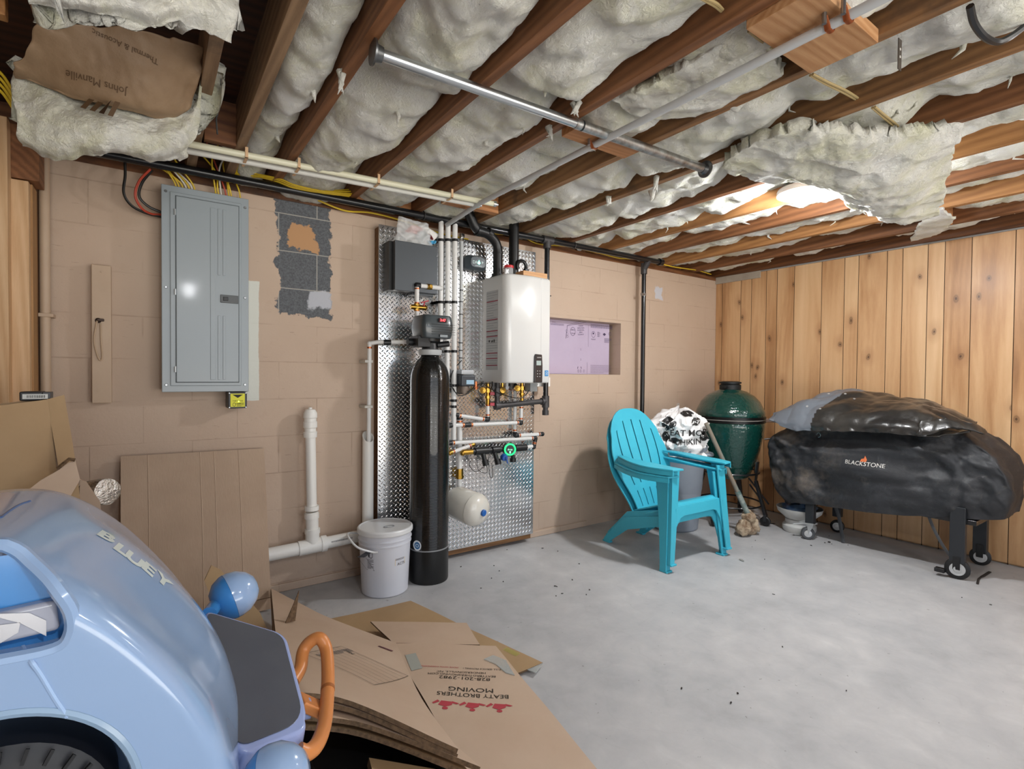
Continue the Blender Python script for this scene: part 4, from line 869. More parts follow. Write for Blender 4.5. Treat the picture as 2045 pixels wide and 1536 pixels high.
for j in range(len(rings)-1):
    for i in range(kk): body.f.append((j*kk+i, j*kk+(i+1) % kk, (j+1)*kk+(i+1) % kk, (j+1)*kk+i)); body.mi.append(0)
body.f += [tuple(reversed(range(kk))), tuple(range((len(rings)-1)*kk, len(rings)*kk))]; body.mi += [0, 0]
b_ = wh.part('casing', body, HW, ang=40)
wh.part('front_seam', M().box(hx1-.095, hx1-.092, hy0-.003, hy0+.004, hz0+.01, hz1-.01), mat('seam_grey', 'b8b8b6', .3), b_)
# controller
cpts = [(-.033, 0), (.033, 0), (.034, .11), (.028, .185), (-.024, .188), (-.031, .17)]
cm = M().prism([(2.10+x_, hy0-.019, hz0+.004+z_) for x_, z_ in cpts], (0, .022, 0)); ctl = wh.part('controller', cm, mat('ctl_dark', '2c2a2d', .25, coat=.5), bevel=.004)
ys_ = hy0-.0205
wh.part('screen', M().box(2.08, 2.118, ys_, ys_+.003, 1.283, 1.313), mat('lcd', 'a9b8b5', .3), ctl); wh.part('logo', place(text('NAVIEN', .0095), (2.101, ys_-.0008, 1.334), (1, 0, 0), (0, 0, 1)), mat('print_white', 'e8e8e8', .4), ctl, flat=True)
for q in range(3):
    for w_ in (2.088, 2.108): wh.part('button', M().cyl((w_, ys_, 1.245-q*.018), (w_, ys_-.002, 1.245-q*.018), .0033, n=10), mat('button_grey', 'b9babc', .4), ctl)
lb = wh.part('energy_label', M().box(2.167, 2.195, hy0-.0015, hy0+.006, 1.212, 1.25), mat('energy_blue', '2c86c4', .4), b_); wh.part('energy_star', place(ring(.006, .0022).join(move(text('energy', .008), 0, -.012)), (2.181, hy0-.0024, 1.235), (1, 0, 0), (0, 0, 1)), MC['print_white'], lb, flat=True)
# instruction label on the left side of the casing
xl = hx0-.0015
sl = wh.part('instruction_label', M().box(xl, xl+.002, hy0+.09, hy1-.045, 1.25, 1.77), mat('label_grey', 'b6b6b5', .5), b_)
X_, Z_ = Vector((0, -1, 0)), Vector((0, 0, 1)); cyl_ = (hy0+.09+hy1-.045)/2; wl = hy1-.045-hy0-.09
pm = M()
for q in range(30): pm.join(place(lines(1, wl*.9, .004, .005, r), (xl-.0012, cyl_, 1.755-q*.0165), X_, Z_))
wh.part('label_print', pm, mat('ink_grey', '6f6f70', .6), sl, flat=True)
for z in (1.70, 1.58, 1.505, 1.47, 1.36, 1.325, 1.28): wh.part('red_line', M().box(xl-.002, xl, cyl_-wl*.46, cyl_+wl*.46, z-.003, z+.003), mat('label_red', '8e1e34', .5), sl)
for q, d_ in enumerate((-.03, 0, .028)): wh.part('pictogram', place([disc(.008), shape([(-.01, -.008), (.01, .01), (.012, -.008)]), disc(.008, 16, .7, 1.5)][q], (xl-.0018, cyl_-d_, 1.44), X_, Z_), MC['ink_black'], sl, flat=True)
wh.part('top_collar', M().cyl((1.90, 2.90, hz1-.004), (1.90, 2.90, hz1+.02), .04, n=24).cyl((2.03, 2.90, hz1-.004), (2.03, 2.90, hz1+.02), .045, n=24), black_pl)
wh.part('junction_box', M().box(2.13, 2.19, 2.83, 2.9, hz0-.06, hz0), mat('box_grey', '9da2a4', .4), bevel=.003)

# vents
vp = mat('vent_black', '111214', .42)
t = Thing('vent_pipe', 'bent black plastic vent pipe leaving the top left of the water heater', 'pipe', (1.90, 2.90, hz1+.02))
t.part('pipe', M().tube(fillet([(1.90, 2.90, hz1+.02), (1.90, 2.90, 2.085), (1.81, 2.88, 2.14), (1.715, 2.87, 2.14), (1.64, 2.86, 2.26)], .07, 8), .031, 26), vp)
t.part('collar', M().cyl((1.83, 2.884, 2.137), (1.80, 2.878, 2.145), .034, n=26).cyl((1.90, 2.90, 2.02), (1.90, 2.90, 2.035), .034, n=26).cyl((1.735, 2.872, 2.14), (1.715, 2.87, 2.143), .034, n=26), vp)
t = Thing('vent_pipe', 'straight black plastic vent pipe rising from the top of the water heater', 'pipe', (2.03, 2.90, hz1+.02))
t.part('pipe', M().cyl((2.03, 2.90, hz1+.02), (2.03, 2.90, 2.36), .034, n=28), vp)
t = Thing('pipe_clamp', 'black ratchet clamp around the foot of the straight vent pipe', 'clamp', (2.075, 2.87, 1.90))
t.part('jaw', M().tube([(2.065+.036*cos(a), 2.855, 1.955+.036*sin(a)) for a in [radians(-40+k*26) for k in range(11)]], .012, 8), black_pl); t.part('foot', M().box(2.085, 2.115, 2.84, 2.87, 1.905, 1.94), black_pl, bevel=.003)
single('wood_block', 'small tan wood block lying on top of the water heater', 'wood block', M().box(2.0, 2.20, 2.745, 2.835, hz1+.001, hz1+.034), wood('scrap_pine', 'b98455', 'd6a878', 'X', 2), bevel=.002)
t = Thing('jar', 'small clear jar with red lid on top of the water heater', 'jar', (1.915, 2.79, hz1))
t.part('glass', M().lathe([(.024, .001), (.029, .006), (.029, .04), (.026, .046)], (1.915, 2.79, hz1), n=24), mat('clear_plastic', 'dfe4e6', .1, alpha=.4)); t.part('lid', M().lathe([(.031, .044), (.031, .058), (.028, .061), (0, .061)], (1.915, 2.79, hz1), n=24), mat('lid_red', 'c8242c', .4))

# hub
t = Thing('hub', 'dark rounded leak sensor hub with glowing logo on the diamond plate', 'hub', (1.76, 2.95, 1.95))
cx_, cz_, w_, h_ = aY(952, 525, 2.94).x, aY(952, 525, 2.94).z, .082, .05
def se(u, v, d):
    a = 2*pi*u; c, s2 = cos(a), sin(a); k = 1-.35*max(0, v-.55)/.45
    return (cx_+w_*math.copysign(abs(c)**.45, c)*k, yd-.005-d*v, cz_+h_*math.copysign(abs(s2)**.55, s2)*k)
hm = M().grid(40, 8, lambda u, v: se(u, v, .075), closeu=True); hm.f.append(tuple(range(7*40, 8*40))); hm.mi.append(0)
hb = t.part('housing', hm, mat('hub_grey', '39434a', .35, coat=.2), ang=30)
yq = yd-.0815; t.part('lettering', place(text('DR', .028), (cx_-.024, yq, cz_-.003), (1, 0, 0), (0, 0, 1)).join(place(text('P', .028), (cx_+.031, yq, cz_-.003), (1, 0, 0), (0, 0, 1))).join(place(text('CONNECT', .011), (cx_+.002, yq, cz_-.024), (1, 0, 0), (0, 0, 1))), mat('hub_text', 'cfe6e4', .4), hb, flat=True)
t.part('glow_drop', place(disc(.010).join(shape([(-.006, .006), (.006, .006), (0, .02)])), (cx_+.005, yq, cz_-.004), (1, 0, 0), (0, 0, 1)), mat('hub_glow', (.25, 1, .8), .4, emit=2.5), hb, flat=True)
t.part('wire', M().tube(spline([(cx_-.02, yd-.05, cz_-.045), (cx_-.02, yd-.04, cz_-.08), (cx_-.015, yd-.02, cz_-.12)], 5), .003, 6), black_pl)

# ---- lines below the heater
def run(name, lab, pts, ra=.0125, mt=pexw, ends=True, fit=black_pl):
    P = [Vector(p) for p in pts]; t = Thing(name, lab, 'pipe', P[0], 'white pipes below the water heater')
    t.part('tube', M().tube(P, ra, 14), mt)
    if ends:
        for a, b in ((P[0], P[1]), (P[-1], P[-2])):
            d = (b-a).normalized(); t.part('fitting', M().sph(a, ra*1.35, 12).cyl(a, a+d*.02, ra*1.25, n=12), fit); t.part('crimp', M().cyl(a+d*.026, a+d*.036, ra*1.18, n=12), copper)
    return t
A = lambda px, py, Y=2.93: aY(px, py, Y)
run('cold_pipe', 'short white pipe slanting down right of the tank below the hanging cables', [A(910, 829), A(972, 838)])
run('cold_pipe', 'long white pipe with black coupling in the middle, upper of the long ones', [A(897, 850), A(1040, 844)])
t = run('cold_pipe', 'white pipe ending in a cap just past the plate edge', [A(1030, 870), A(1083, 867)]); 
run('cold_pipe', 'long white pipe above the green lit valve', [A(897, 885), A(968, 881), A(1069, 875)])
run('cold_pipe', 'short white pipe slanting up to the brass tee left of the valve', [A(898, 905, 2.90), A(945, 888, 2.93)], fit=brass)
run('cold_pipe', 'short white riser at the right end of the long pipe', [A(1069, 877), A(1066, 893)])
run('cold_pipe', 'white drop pipe from the brass heater valve with red tags', [A(974, 800), A(974, 838)])
run('cold_pipe', 'white drop pipe below the right brass valve', [A(1041, 805), A(1040, 845)])
run('cold_pipe', 'upright white pipe behind the long pipes down to the expansion tank', [A(918, 832, 2.96), A(918, 892, 2.96), A(917, 1000, 2.96)], .017)
run('cold_pipe', 'upright grey white pipe behind the brass valve', [A(1029, 770, 2.97), A(1028, 868, 2.97)])
t = Thing('pipe_coupling', 'black coupling on the upper long white pipe', 'coupling', A(933, 850)); t.part('sleeve', M().cyl(A(927, 849), A(939, 848.5), .0165, n=14), black_pl); t.part('crimp', M().cyl(A(923, 849), A(926, 849), .0155, n=14), copper); t.part('crimp', M().cyl(A(940, 848.5), A(943, 848.5), .0155, n=14), copper)
t = Thing('pipe_coupling', 'brass coupling on the upright pipe above the expansion tank', 'coupling', A(918, 945, 2.96)); t.part('sleeve', M().cyl(A(918, 936, 2.96), A(918, 956, 2.96), .024, n=8).cyl(A(918, 950, 2.96), A(918, 953, 2.96), .028, n=8), brass)
# brass valves under heater
def bvalve(px, pyt, pyb, lab, tags=()):
    t = Thing('heater_valve', lab, 'valve', A(px, pyb, 2.9), 'brass valves under the water heater'); a, b = A(px, pyt, 2.9), A(px, pyb, 2.9)
    t.part('body', M().cyl(a, b, .014, n=14).cyl(lerp(a, b, .25), lerp(a, b, .45), .022, n=8).cyl(lerp(a, b, .6), lerp(a, b, .72), .02, n=8).cyl(lerp(a, b, .35)+Vector((-.045, -.01, 0)), lerp(a, b, .35), .013, n=12), brass)
    t.part('relief_cap', M().lathe([(.02, -.01), (.024, 0), (.02, .012), (0, .014)], lerp(a, b, .35)+Vector((-.045, -.012, 0)), (-.6, -1, 0), 14), brass)
    for (dz, nm, mt) in tags: t.part(nm, M().beam(lerp(a, b, dz)+Vector((.004, -.02, 0)), lerp(a, b, dz)+Vector((.032, -.03, -.0)), .018, .02), mt, bevel=.002)
    return t
rt = MC['valve_red']; bvalve(974, 764, 808, 'brass valve with two red tags under the left of the heater', ((.5, 'red_tag', rt), (.98, 'red_tag', rt)))
bvalve(1042, 762, 800, 'brass valve under the right of the heater', ())
t = Thing('relief_valve', 'round brass relief valve between the two heater valves', 'valve', A(1003, 785, 2.9)); t.part('cap', M().lathe([(.022, -.012), (.026, 0), (.02, .015), (0, .018)], A(1003, 780, 2.88), (-.3, -1, .2), 16), brass); t.part('stem', M().cyl(A(1003, 765, 2.9), A(1003, 790, 2.9), .01, n=10), brass)
for k, (px, mt) in enumerate(((985, grey_iron), (1012, pvcg), (1020, grey_iron), (950, copper))):
    single('heater_fitting', 'small metal fitting under the water heater, %s' % ['left dark one', 'pale middle one', 'dark middle one', 'copper one at the far left'][k], 'fitting', M().cyl(A(px, 762, 2.88), A(px, 778, 2.88), .011, n=10).cyl(A(px, 772, 2.88), A(px, 776, 2.88), .016, n=6), mt)
# recirculation pump / control unit left of heater
t = Thing('recirculation_pump', 'small grey and black pump with blue white label left of the water heater', 'pump', A(925, 765, 2.93))
c = A(926, 748, 2.93); t.part('top_cap', M().box(c.x-.045, c.x+.05, 2.88, 2.97, c.z+.0, c.z+.03), mat('pump_grey', 'b4b8bc', .35, .4), bevel=.006)
t.part('motor', M().box(c.x-.05, c.x+.055, 2.87, 2.98, c.z-.075, c.z-.002), mat('pump_dark', '3a3e44', .4), bevel=.01); t.part('label_plate', M().box(c.x-.015, c.x+.04, 2.867, 2.872, c.z-.062, c.z-.035), mat('pump_label', '9fc0d6', .4)); t.part('volute', M().lathe([(.04, -.03), (.045, 0), (.035, .03)], (c.x-.01, 2.92, c.z-.095), (0, 0, 1), 20), mat('pump_iron', '6e6258', .5, .5))
Gw = 'black wires below the water heater'
cable(blk_c, [A(922, 720, 2.94), A(905, 740, 2.92), A(901, 765, 2.92), A(912, 785, 2.9), A(935, 782, 2.88), A(955, 768, 2.88), A(985, 765, 2.88)], .003, 'black wire looping left around the pump', Gw)
cable(blk_c, [A(905, 775, 2.9), A(914, 789, 2.88), A(930, 788, 2.87), A(950, 774, 2.87), A(965, 762, 2.87)], .003, 'black wire curling under the pump', Gw)
cable(blk_c, [A(960, 762, 2.86), A(985, 780, 2.85), A(1010, 790, 2.85), A(1040, 795, 2.85), A(1056, 780, 2.85), A(1056, 768, 2.86)], .003, 'black wire sagging under the heater to the grey box', Gw)
# green lit smart valve assembly
t = Thing('leak_valve', 'black automatic shut off valve with glowing green ring on the diamond plate', 'valve', A(1010, 905, 2.9))
q0, q1 = A(932, 903, 2.9), A(1056, 893, 2.9)
t.part('body', M().cyl(lerp(q0, q1, .08), lerp(q0, q1, .92), .018, n=18).cyl(lerp(q0, q1, .12), lerp(q0, q1, .32), .026, n=18).cyl(lerp(q0, q1, .38), lerp(q0, q1, .5), .026, n=18).cyl(lerp(q0, q1, .76), lerp(q0, q1, .95), .024, n=18), black_pl)
for f_, dx in ((.24, .006), (.42, .012)): a = lerp(q0, q1, f_); t.part('branch', M().cyl(a, a+Vector((dx, -.02, -.07)), .016, n=14).cyl(a+Vector((dx, -.02, -.06)), a+Vector((dx+.004, -.03, -.095)), .022, n=14), black_pl)
c = lerp(q0, q1, .63)+Vector((0, -.03, 0)); ax = Vector((-.35, -1, .1)).normalized()
t.part('head', M().lathe([(.03, -.05), (.045, -.03), (.047, 0), (.04, .012), (0, .014)], c, ax, 28), black_pl)
g1 = mat('green_glow', (.02, .9, .2), .4, emit=1.1); t.part('light_ring', M().tube([c+ax*.014+(ax.cross(Vector((0, 0, 1))).normalized()*cos(a)+Vector((0, 0, 1))*sin(a))*.036 for a in [k*2*pi/28 for k in range(28)]], .006, 8, closed=True), g1, label='glowing green ring')
sd = ax.cross(Vector((0, 0, 1))).normalized(); up_ = sd.cross(ax); t.part('logo', place(text('drop', .018).join(move(disc(.007, 16, .8, 1.3), 0, -.018)), c+ax*.0155, -sd, up_), mat('glow_dim', (.3, .9, .6), .4, emit=.8), flat=True)
hb_ = lerp(q0, q1, .52)+Vector((0, -.04, -.045)); t.part('blue_knob', M().lathe([(.024, 0), (.026, .01), (.018, .03), (0, .032)], hb_, (-.2, -1, -.2), 16).beam(hb_+Vector((0, -.03, .005)), hb_+Vector((.01, -.035, -.04)), .02, .008), mat('knob_blue', '2457a8', .4), bevel=.002)
kb = lerp(q0, q1, .68)+Vector((0, -.035, -.06)); t.part('black_knob', M().cyl(kb, kb+Vector((0, 0, -.025)), .022, n=16).cyl(kb+Vector((0, 0, .02)), kb, .014, n=12), black_pl)
t.part('inlet', M().cyl(q0+Vector((-.03, 0, -.0)), lerp(q0, q1, .1), .018, n=10).sph(q0+Vector((-.03, 0, -.004)), .018, 12), brass); t.part('outlet', M().cyl(lerp(q0, q1, .93), q1+Vector((.03, 0, .004)), .013, n=12), pexw)
for k, pts in enumerate(([(942, 915), (938, 930), (950, 942), (968, 932)], [(952, 912), (955, 938), (972, 944), (972, 925)], [(975, 912), (978, 950), (984, 951), (982, 925)])):
    cable(blk_c, [A(a, b, 2.87) for a, b in pts], .002, 'thin black sensor wire hanging below the shut off valve, %s of three' % ['left', 'middle', 'right'][k], 'sensor wires below the shut off valve')
# expansion tank
t = Thing('expansion_tank', 'cream white expansion tank with blue cap sticking out low on the diamond plate', 'tank', (1.65, 2.8, .28))
ta, tb = Vector((1.60, 2.965, .405)), aY(957, 1021, 2.73); ax = (tb-ta).normalized(); L = (tb-ta).length
t.part('shell', M().lathe([(0, -.005), (.05, .0), (.088, .02), (.102, .05), (.103, L-.045), (.101, L-.04), (.105, L-.035), (.098, L-.005), (.072, L+.02), (.036, L+.03), (0, L+.032)], ta, ax, 36), mat('tank_white', 'e0ddd3', .22, coat=.4))
t.part('cap', M().lathe([(.019, 0), (.0205, .004), (.0205, .016), (.017, .02), (0, .02)], ta+ax*(L+.026)+Vector((.0, -.0, .0)), ax, 24), mat('cap_blue', '1f63b4', .4), label='blue cap')
t.part('mount', M().cyl(A(903, 998, 2.97), ta+Vector((0, -.03, .02)), .03, n=16), brass)
# outlet box right of heater
t = Thing('outlet_box', 'white outlet plate behind the black drop pipe at the right of the heater', 'outlet', A(1080, 768, 3.02))
a, b = aY(1066, 762, 2.97), aY(1098, 772, 2.97); t.part('plate', M().box(a.x, b.x, 2.965, yd, b.z, a.z+.03), mat('plate_white', 'e9e8e4', .4), bevel=.003)
for dx in (.01, .03): t.part('slot', M().box(a.x+dx, a.x+dx+.003, 2.9635, 2.967, b.z+.01, b.z+.022), mat('slot', '3a3a3a', .6))

# ---- bucket
bc, byy = (.99+1.19)/2-.005, 2.79
bk = Thing('bucket', 'white plastic bucket with lid standing before the filter tank', 'bucket', (bc, byy, 0))
bm = mat('bucket_white', 'd3d6de', .35, sss=.1)
bk.part('body', M().lathe([(0, .001), (.122, .001), (.127, .006), (.139, .26), (.139, .275), (.145, .278), (.145, .283), (.140, .286), (.141, .300), (.147, .303), (.147, .308), (.142, .311), (.143, .33), (.143, .35)], (bc, byy, 0), n=56), bm)
bk.part('lid', M().lathe([(.150, .335), (.153, .34), (.153, .358), (.149, .364), (.143, .366), (.138, .362), (.10, .361), (0, .361)], (bc, byy, 0), n=56), mat('lid_white', 'dcdedf', .35), ang=30)
hd_ = bk.part('lid_mark', M().tube([(bc+.03*cos(a)+.01, byy+.018*sin(a)-.03, .362) for a in [k*2*pi/20 for k in range(20)]], .0025, 6, closed=True).box(bc-.02, bc+.0, byy-.036, byy-.032, .3615, .364), mat('lid_scuff', '8d8f92', .5))
ea = radians(215)
pv1, pv2 = Vector((bc-.146, byy+.03, .27)), Vector((bc+.03, byy-.146, .26))
bk.part('handle', M().tube(spline([Vector((bc-.06, byy+.135, .29)), Vector((bc-.17, byy+.09, .325)), Vector((bc-.215, byy-.02, .34)), Vector((bc-.19, byy-.1, .30)), Vector((bc-.115, byy-.115, .265)), Vector((bc-.09, byy-.125, .262))], 6), .0055, 8), MC['lid_white'])
bb = M().lathe([(.1265, .006), (.139, .26)], (bc, byy, 0), n=96).bvh()
def onb(m, px, py, off=.001):
    c = aY(px, py, byy-.14); d = Vector((bc-c.x, byy-c.y, 0)).normalized()*1.0; d = Vector((c.x, c.y, 0)).normalized()*.3+d*.7; d.normalize(); x = Vector((d.y, -d.x, 0)); return cast(place(m, c-d*.05, x, (0, 0, 1)), bb, d, off)
bk.part('tag_label', onb(shape([(-.033, -.018), (.033, -.018), (.033, .018), (-.033, .018)]), 801, 1122), mat('tag_cream', 'd9cdb4', .6), flat=True); bk.part('tag_text', onb(text('AC75', .021), 803, 1126, .002).join(onb(lines(2, .055, .01, .006, r), 800, 1117, .002)), mat('ink_brown', '4a4038', .6), flat=True)
wm = M()
for sg in (0, 1):
    a_, b_ = (.018, .033); 
wm = shape([(-.024, -.062), (-.0225, -.062), (-.0225, .062), (-.024, .062)]).join(shape([(.0225, -.062), (.024, -.062), (.024, .062), (.0225, .062)])).join(shape([(-.024, .0605), (.024, .0605), (.024, .062), (-.024, .062)])).join(shape([(-.024, -.062), (.024, -.062), (.024, -.0605), (-.024, -.0605)])).join(shape([(-.018, .044), (.018, .044), (.018, .056), (-.018, .056)]))
wm.join(move(ring(.012, .003, 20, .8, 1.2), .003, .022)).join(move(disc(.008, 12, .6, 1.5), -.009, .02)).join(move(lines(9, .038, .05, .006, r), 0, -.027))
bk.part('warning_print', onb(wm, 728, 1128, .0015), mat('ink_dark', '30343c', .6), flat=True)
# ================================================================ plastic adirondack chairs, two nested
turq = mat('turquoise_plastic', '40b8d0', .42, col2='38adc6', nscale=3, bump=.08, bscale=120)
def chair(lab, T):
    t = Thing('adirondack_chair', lab, 'chair', T @ Vector((0, 0, 0)), 'stacked turquoise chairs')
    P = lambda m: m.xf(T)
    th = .011
    # backrest: a fan of slats, joined at foot and crown
    def back(s, v):            # s -1..1 across, v 0..1 up
        hw = .185+.10*sm(0, .62, v)-.0*v; top = .735-.17*abs(s)**2.6
        L = v*top; x = s*hw*(1-.14*sm(.7, 1, v)*abs(s)); a = radians(22)
        y = .36+L*sin(a)+.035*(s*s-.6)*-1*-1 - .03*(1-s*s)*0 ; z = .245+L*cos(a)
        return Vector((x, y-.045*(s*s), z))
    cuts = [-.70, -.42, -.14, .14, .42, .70]; cuts = [-.66, -.33, 0, .33, .66]
    us = [-1]; g = .018
    for c in cuts: us += [c-g*1.0-.12*0, c-g, c+g]
    us = sorted(set([-1, -.96]+[lerp(-.96, cuts[0]-g, .5)]+sum([[c-g, c+g] for c in cuts], [])+[lerp(cuts[i]+g, cuts[i+1]-g, .5) for i in range(4)]+[lerp(cuts[-1]+g, .96, .5), .96, 1]))
    vs_ = [0, .03, .08, .14, .19, .22, .25, .3, .4, .5, .6, .7, .78, .84, .88, .92, .96, 1.0]
    F = []; n = len(us)
    def build(sf, us, vs_, hole, off):
        n = len(us); k = len(vs_); pts = [sf(s, v) for v in vs_ for s in us]
        nr = []
        for j in range(k):
            for i in range(n):
                a = pts[j*n+min(i+1, n-1)]-pts[j*n+max(i-1, 0)]; b = pts[min(j+1, k-1)*n+i]-pts[max(j-1, 0)*n+i]; nr.append(a.cross(b).normalized())
        m = M(); m.v = [tuple(p) for p in pts]+[tuple(p-q*off) for p, q in zip(pts, nr)]; N_ = n*k
        cell = {(i, j): not hole((us[i]+us[i+1])/2, (vs_[j]+vs_[j+1])/2) for i in range(n-1) for j in range(k-1)}
        for (i, j), ok in cell.items():
            if not ok: continue
            a, b, c, d = j*n+i, j*n+i+1, (j+1)*n+i+1, (j+1)*n+i
            m.f += [(a, b, c, d), (d+N_, c+N_, b+N_, a+N_)]
            for (di, dj, e) in ((0, -1, (b, a)), (1, 0, (c, b)), (0, 1, (d, c)), (-1, 0, (a, d))):
                if not cell.get((i+di, j+dj), False): m.f.append((e[0], e[1], e[1]+N_, e[0]+N_))
        m.mi = [0]*len(m.f); return m
    hole = lambda s, v: any(abs(s-c) < g*.9 for c in cuts) and (.25 < v < (.90-.10*abs(s)) or .03 < v < .19)
    t.part('backrest', P(build(back, us, vs_, hole, -th)), turq, ang=40, bevel=.003)
    # seat: dips to the back, slotted, rolls over at the front edge
    def seat(s, v):
        hw = .255-.07*v; y = -.02+.40*v; z = .375-.15*v-.012*cos(s*pi/2)
        if v < .12: k = (.12-v)/.12; z -= .045*k*k; y = y+.0*k
        return Vector((s*hw, y, z))
    hs = lambda s, v: any(abs(s-c) < .02 for c in (-.75, -.45, -.15, .15, .45, .75)) and (.28 < v < .88)
    us2 = sorted(set([-1, -.9]+sum([[c-.022, c+.022] for c in (-.75, -.45, -.15, .15, .45, .75)], [])+[-.6, -.3, 0, .3, .6, .9, 1]))
    t.part('seat', P(build(seat, us2, [0, .04, .08, .12, .18, .28, .4, .5, .6, .7, .8, .88, 1], hs, -th)), turq, ang=40, bevel=.003)
    # front apron arched between the legs
    ap = []; 
    N_ = 14
    topz = lambda x: .352
    up = [(-.262+.524*k/N_, .352) for k in range(N_+1)]; lo = [(x, .285-.16*max(0, (abs(x)-.16)/.102)**2.0) for x, _ in up]
    m = M(); 
    vs = [(x, -.028, z) for x, z in up]+[(x, -.034, z) for x, z in lo]+[(x, -.016, z) for x, z in up]+[(x, -.020, z) for x, z in lo]; K = N_+1
    for k in range(N_): m.f += [(k, k+K, k+K+1, k+1), (k+2*K, k+1+2*K, k+1+3*K, k+3*K), (k, k+1, k+1+2*K, k+2*K), (k+K, k+3*K, k+1+3*K, k+1+K)]
    m.v = vs; m.mi = [0]*len(m.f); t.part('apron', P(m), turq, bevel=.003)
    for sg in (-1, 1):
        # front leg: L-section panel from the arm to the floor, flaring forward
        def leg(u, v, sg=sg):
            z = lerp(0, .575, v); xo = sg*lerp(.315, .268, v); y0 = lerp(-.065, -.035, v); w = lerp(.052, .085, v)
            return None
        m = M(); sec = []
        for v in (0, .12, .35, .6, .85, 1.0):
            z = lerp(0, .575, v); xo = sg*(.27+.045*(1-v)**1.2); y0 = -.062+.03*v; w = lerp(.05, .10, v**1.5); fw = lerp(.045, .075, v)
            sec.append([(xo, y0, z), (xo-sg*fw, y0+.004, z), (xo-sg*fw, y0+.016, z), (xo-sg*.013, y0+.013, z), (xo-sg*.013, y0+w, z), (xo, y0+w, z)])
        for q in sec: m.v += q
        for j in range(len(sec)-1):
            for i in range(6): m.f.append((j*6+i, j*6+(i+1) % 6, (j+1)*6+(i+1) % 6, (j+1)*6+i))
        m.f += [tuple(reversed(range(6))), tuple(range(30, 36))]; m.mi = [0]*len(m.f)
        m.box(min(sg*.315, sg*.262), max(sg*.315, sg*.262), -.07, -.01, 0, .012)
        t.part('leg', P(m), turq, bevel=.003)
        # rear leg: slanting panel running from the seat side down to the floor
        pts = [(-.045+.0, .345), (.40, .225), (.60, .035), (.615, 0), (.56, 0), (.50, .05), (.36, .150), (.10, .235), (-.04, .27)]
        m = M().prism([(sg*.245 - sg*.05*max(0, y)/.6, y, z) for y, z in pts], (sg*-.013, 0, 0)); m.box(min(sg*.195, sg*.16), max(sg*.195, sg*.16), .55, .62, 0, .012)
        t.part('leg', P(m), turq, bevel=.003)
        # arm: wide curved paddle
        inn = [(.215, -.075), (.215, .05), (.225, .2), (.235, .36), (.225, .46)]; outr = [(.30, -.06), (.335, .05), (.345, .17), (.325, .30), (.275, .43)]
        inn = spline([Vector((x, y, 0)) for x, y in inn], 4); outr = spline([Vector((x, y, 0)) for x, y in outr], 4)
        def az(y): return .585+.0*y+.02*sm(.1, .5, y)
        pts = [(sg*p.x, p.y, az(p.y)) for p in inn]+[(sg*p.x, p.y, az(p.y)) for p in reversed(outr)]
        t.part('armrest', P(M().prism(pts, (0, 0, .013))), turq, bevel=.004)
        rim = [(sg*p.x, p.y, az(p.y)) for p in outr]
        m = M().grid(len(rim), 2, lambda u, v: Vector(rim[int(round(u*(len(rim)-1)))])+Vector((0, 0, -.028*v)))
        m2 = M().prism([(a[0], a[1], a[2]) for a in rim]+[(a[0]-sg*.008, a[1], a[2]) for a in reversed(rim)], (0, 0, -.028)); t.part('armrest_rim', P(m2), turq)
    return t
cm = (aZ(1325, 1138, 0)+aZ(1458, 1112, 0))/2
Rz = Matrix.Rotation(radians(-1), 4, 'Z')
T1 = Matrix.Translation(Vector((cm.x-.01, cm.y+.055, 0))) @ Rz
chair('lower turquoise plastic adirondack chair whose feet stand on the floor, nested under the other', T1)
T2 = Matrix.Translation(Vector((cm.x-.0, cm.y+.03, .046))) @ Rz
chair('upper turquoise plastic adirondack chair with slotted fan back, nested on the lower chair', T2)

# ================================================================ trash can, bags, towel
cx_, cy_ = 3.49, 2.68
tc_ = Thing('trash_can', 'grey round plastic trash can behind the turquoise chairs', 'trash can', (cx_, cy_, 0))
gc = mat('can_grey', '8d949e', .45, col2='838a94', nscale=3, bump=.1, bscale=40)
tc_.part('body', M().lathe([(0, .0), (.175, 0), (.185, .012), (.205, .30), (.207, .31), (.211, .32), (.232, .62), (.236, .64)], (cx_, cy_, 0), n=56), gc)
tc_.part('rim', M().lathe([(.236, .625), (.247, .632), (.249, .665), (.243, .675), (.232, .672), (.230, .63)], (cx_, cy_, 0), n=56), gc)
hx_, hy_ = cx_+.235*cos(radians(-50)), cy_+.235*sin(radians(-50))
tc_.part('handle', M().tube(fillet([(hx_-.05, hy_-.02, .60), (hx_-.01, hy_-.07, .60), (hx_+.07, hy_-.0, .60), (hx_+.03, hy_+.05, .60)], .03), .014, 8), gc)
bw = mat('bag_white', 'ecebea', .4, bump=.5, bscale=25, bdist=.01); bkk = mat('bag_print', '242323', .45)
tb = Thing('shopping_bag', 'crumpled white shopping bag with black patches and text stuffed in the trash can', 'bag', (cx_, cy_, .6))
def bagf(u, v):
    a = 2*pi*u; r0 = interp([(0, .20), (.15, .225), (.35, .20), (.6, .205), (.8, .15), (.93, .06), (1, .0)], v); h = interp([(0, .60), (.15, .67), (.35, .75), (.6, .84), (.8, .90), (.93, .925), (1, .93)], v)
    p = Vector((cos(a), sin(a), 0)); n_ = fbm(cos(a)*2.1+4, sin(a)*2.1, v*4, 3); rid = 1-abs(noise.noise((cos(a)*3, sin(a)*3, v*6)))*2
    r0 *= 1+.30*n_+.16*rid; h += .06*noise.noise((cos(a)*3, sin(a)*3, 7))*(v > .3)+.035*rid*v
    return (cx_-.03+r0*p.x*.93, cy_-.06+r0*p.y*.85, h)
bagm = M().grid(96, 60, bagf, closeu=True); tb.part('film', bagm, bw, ang=50)
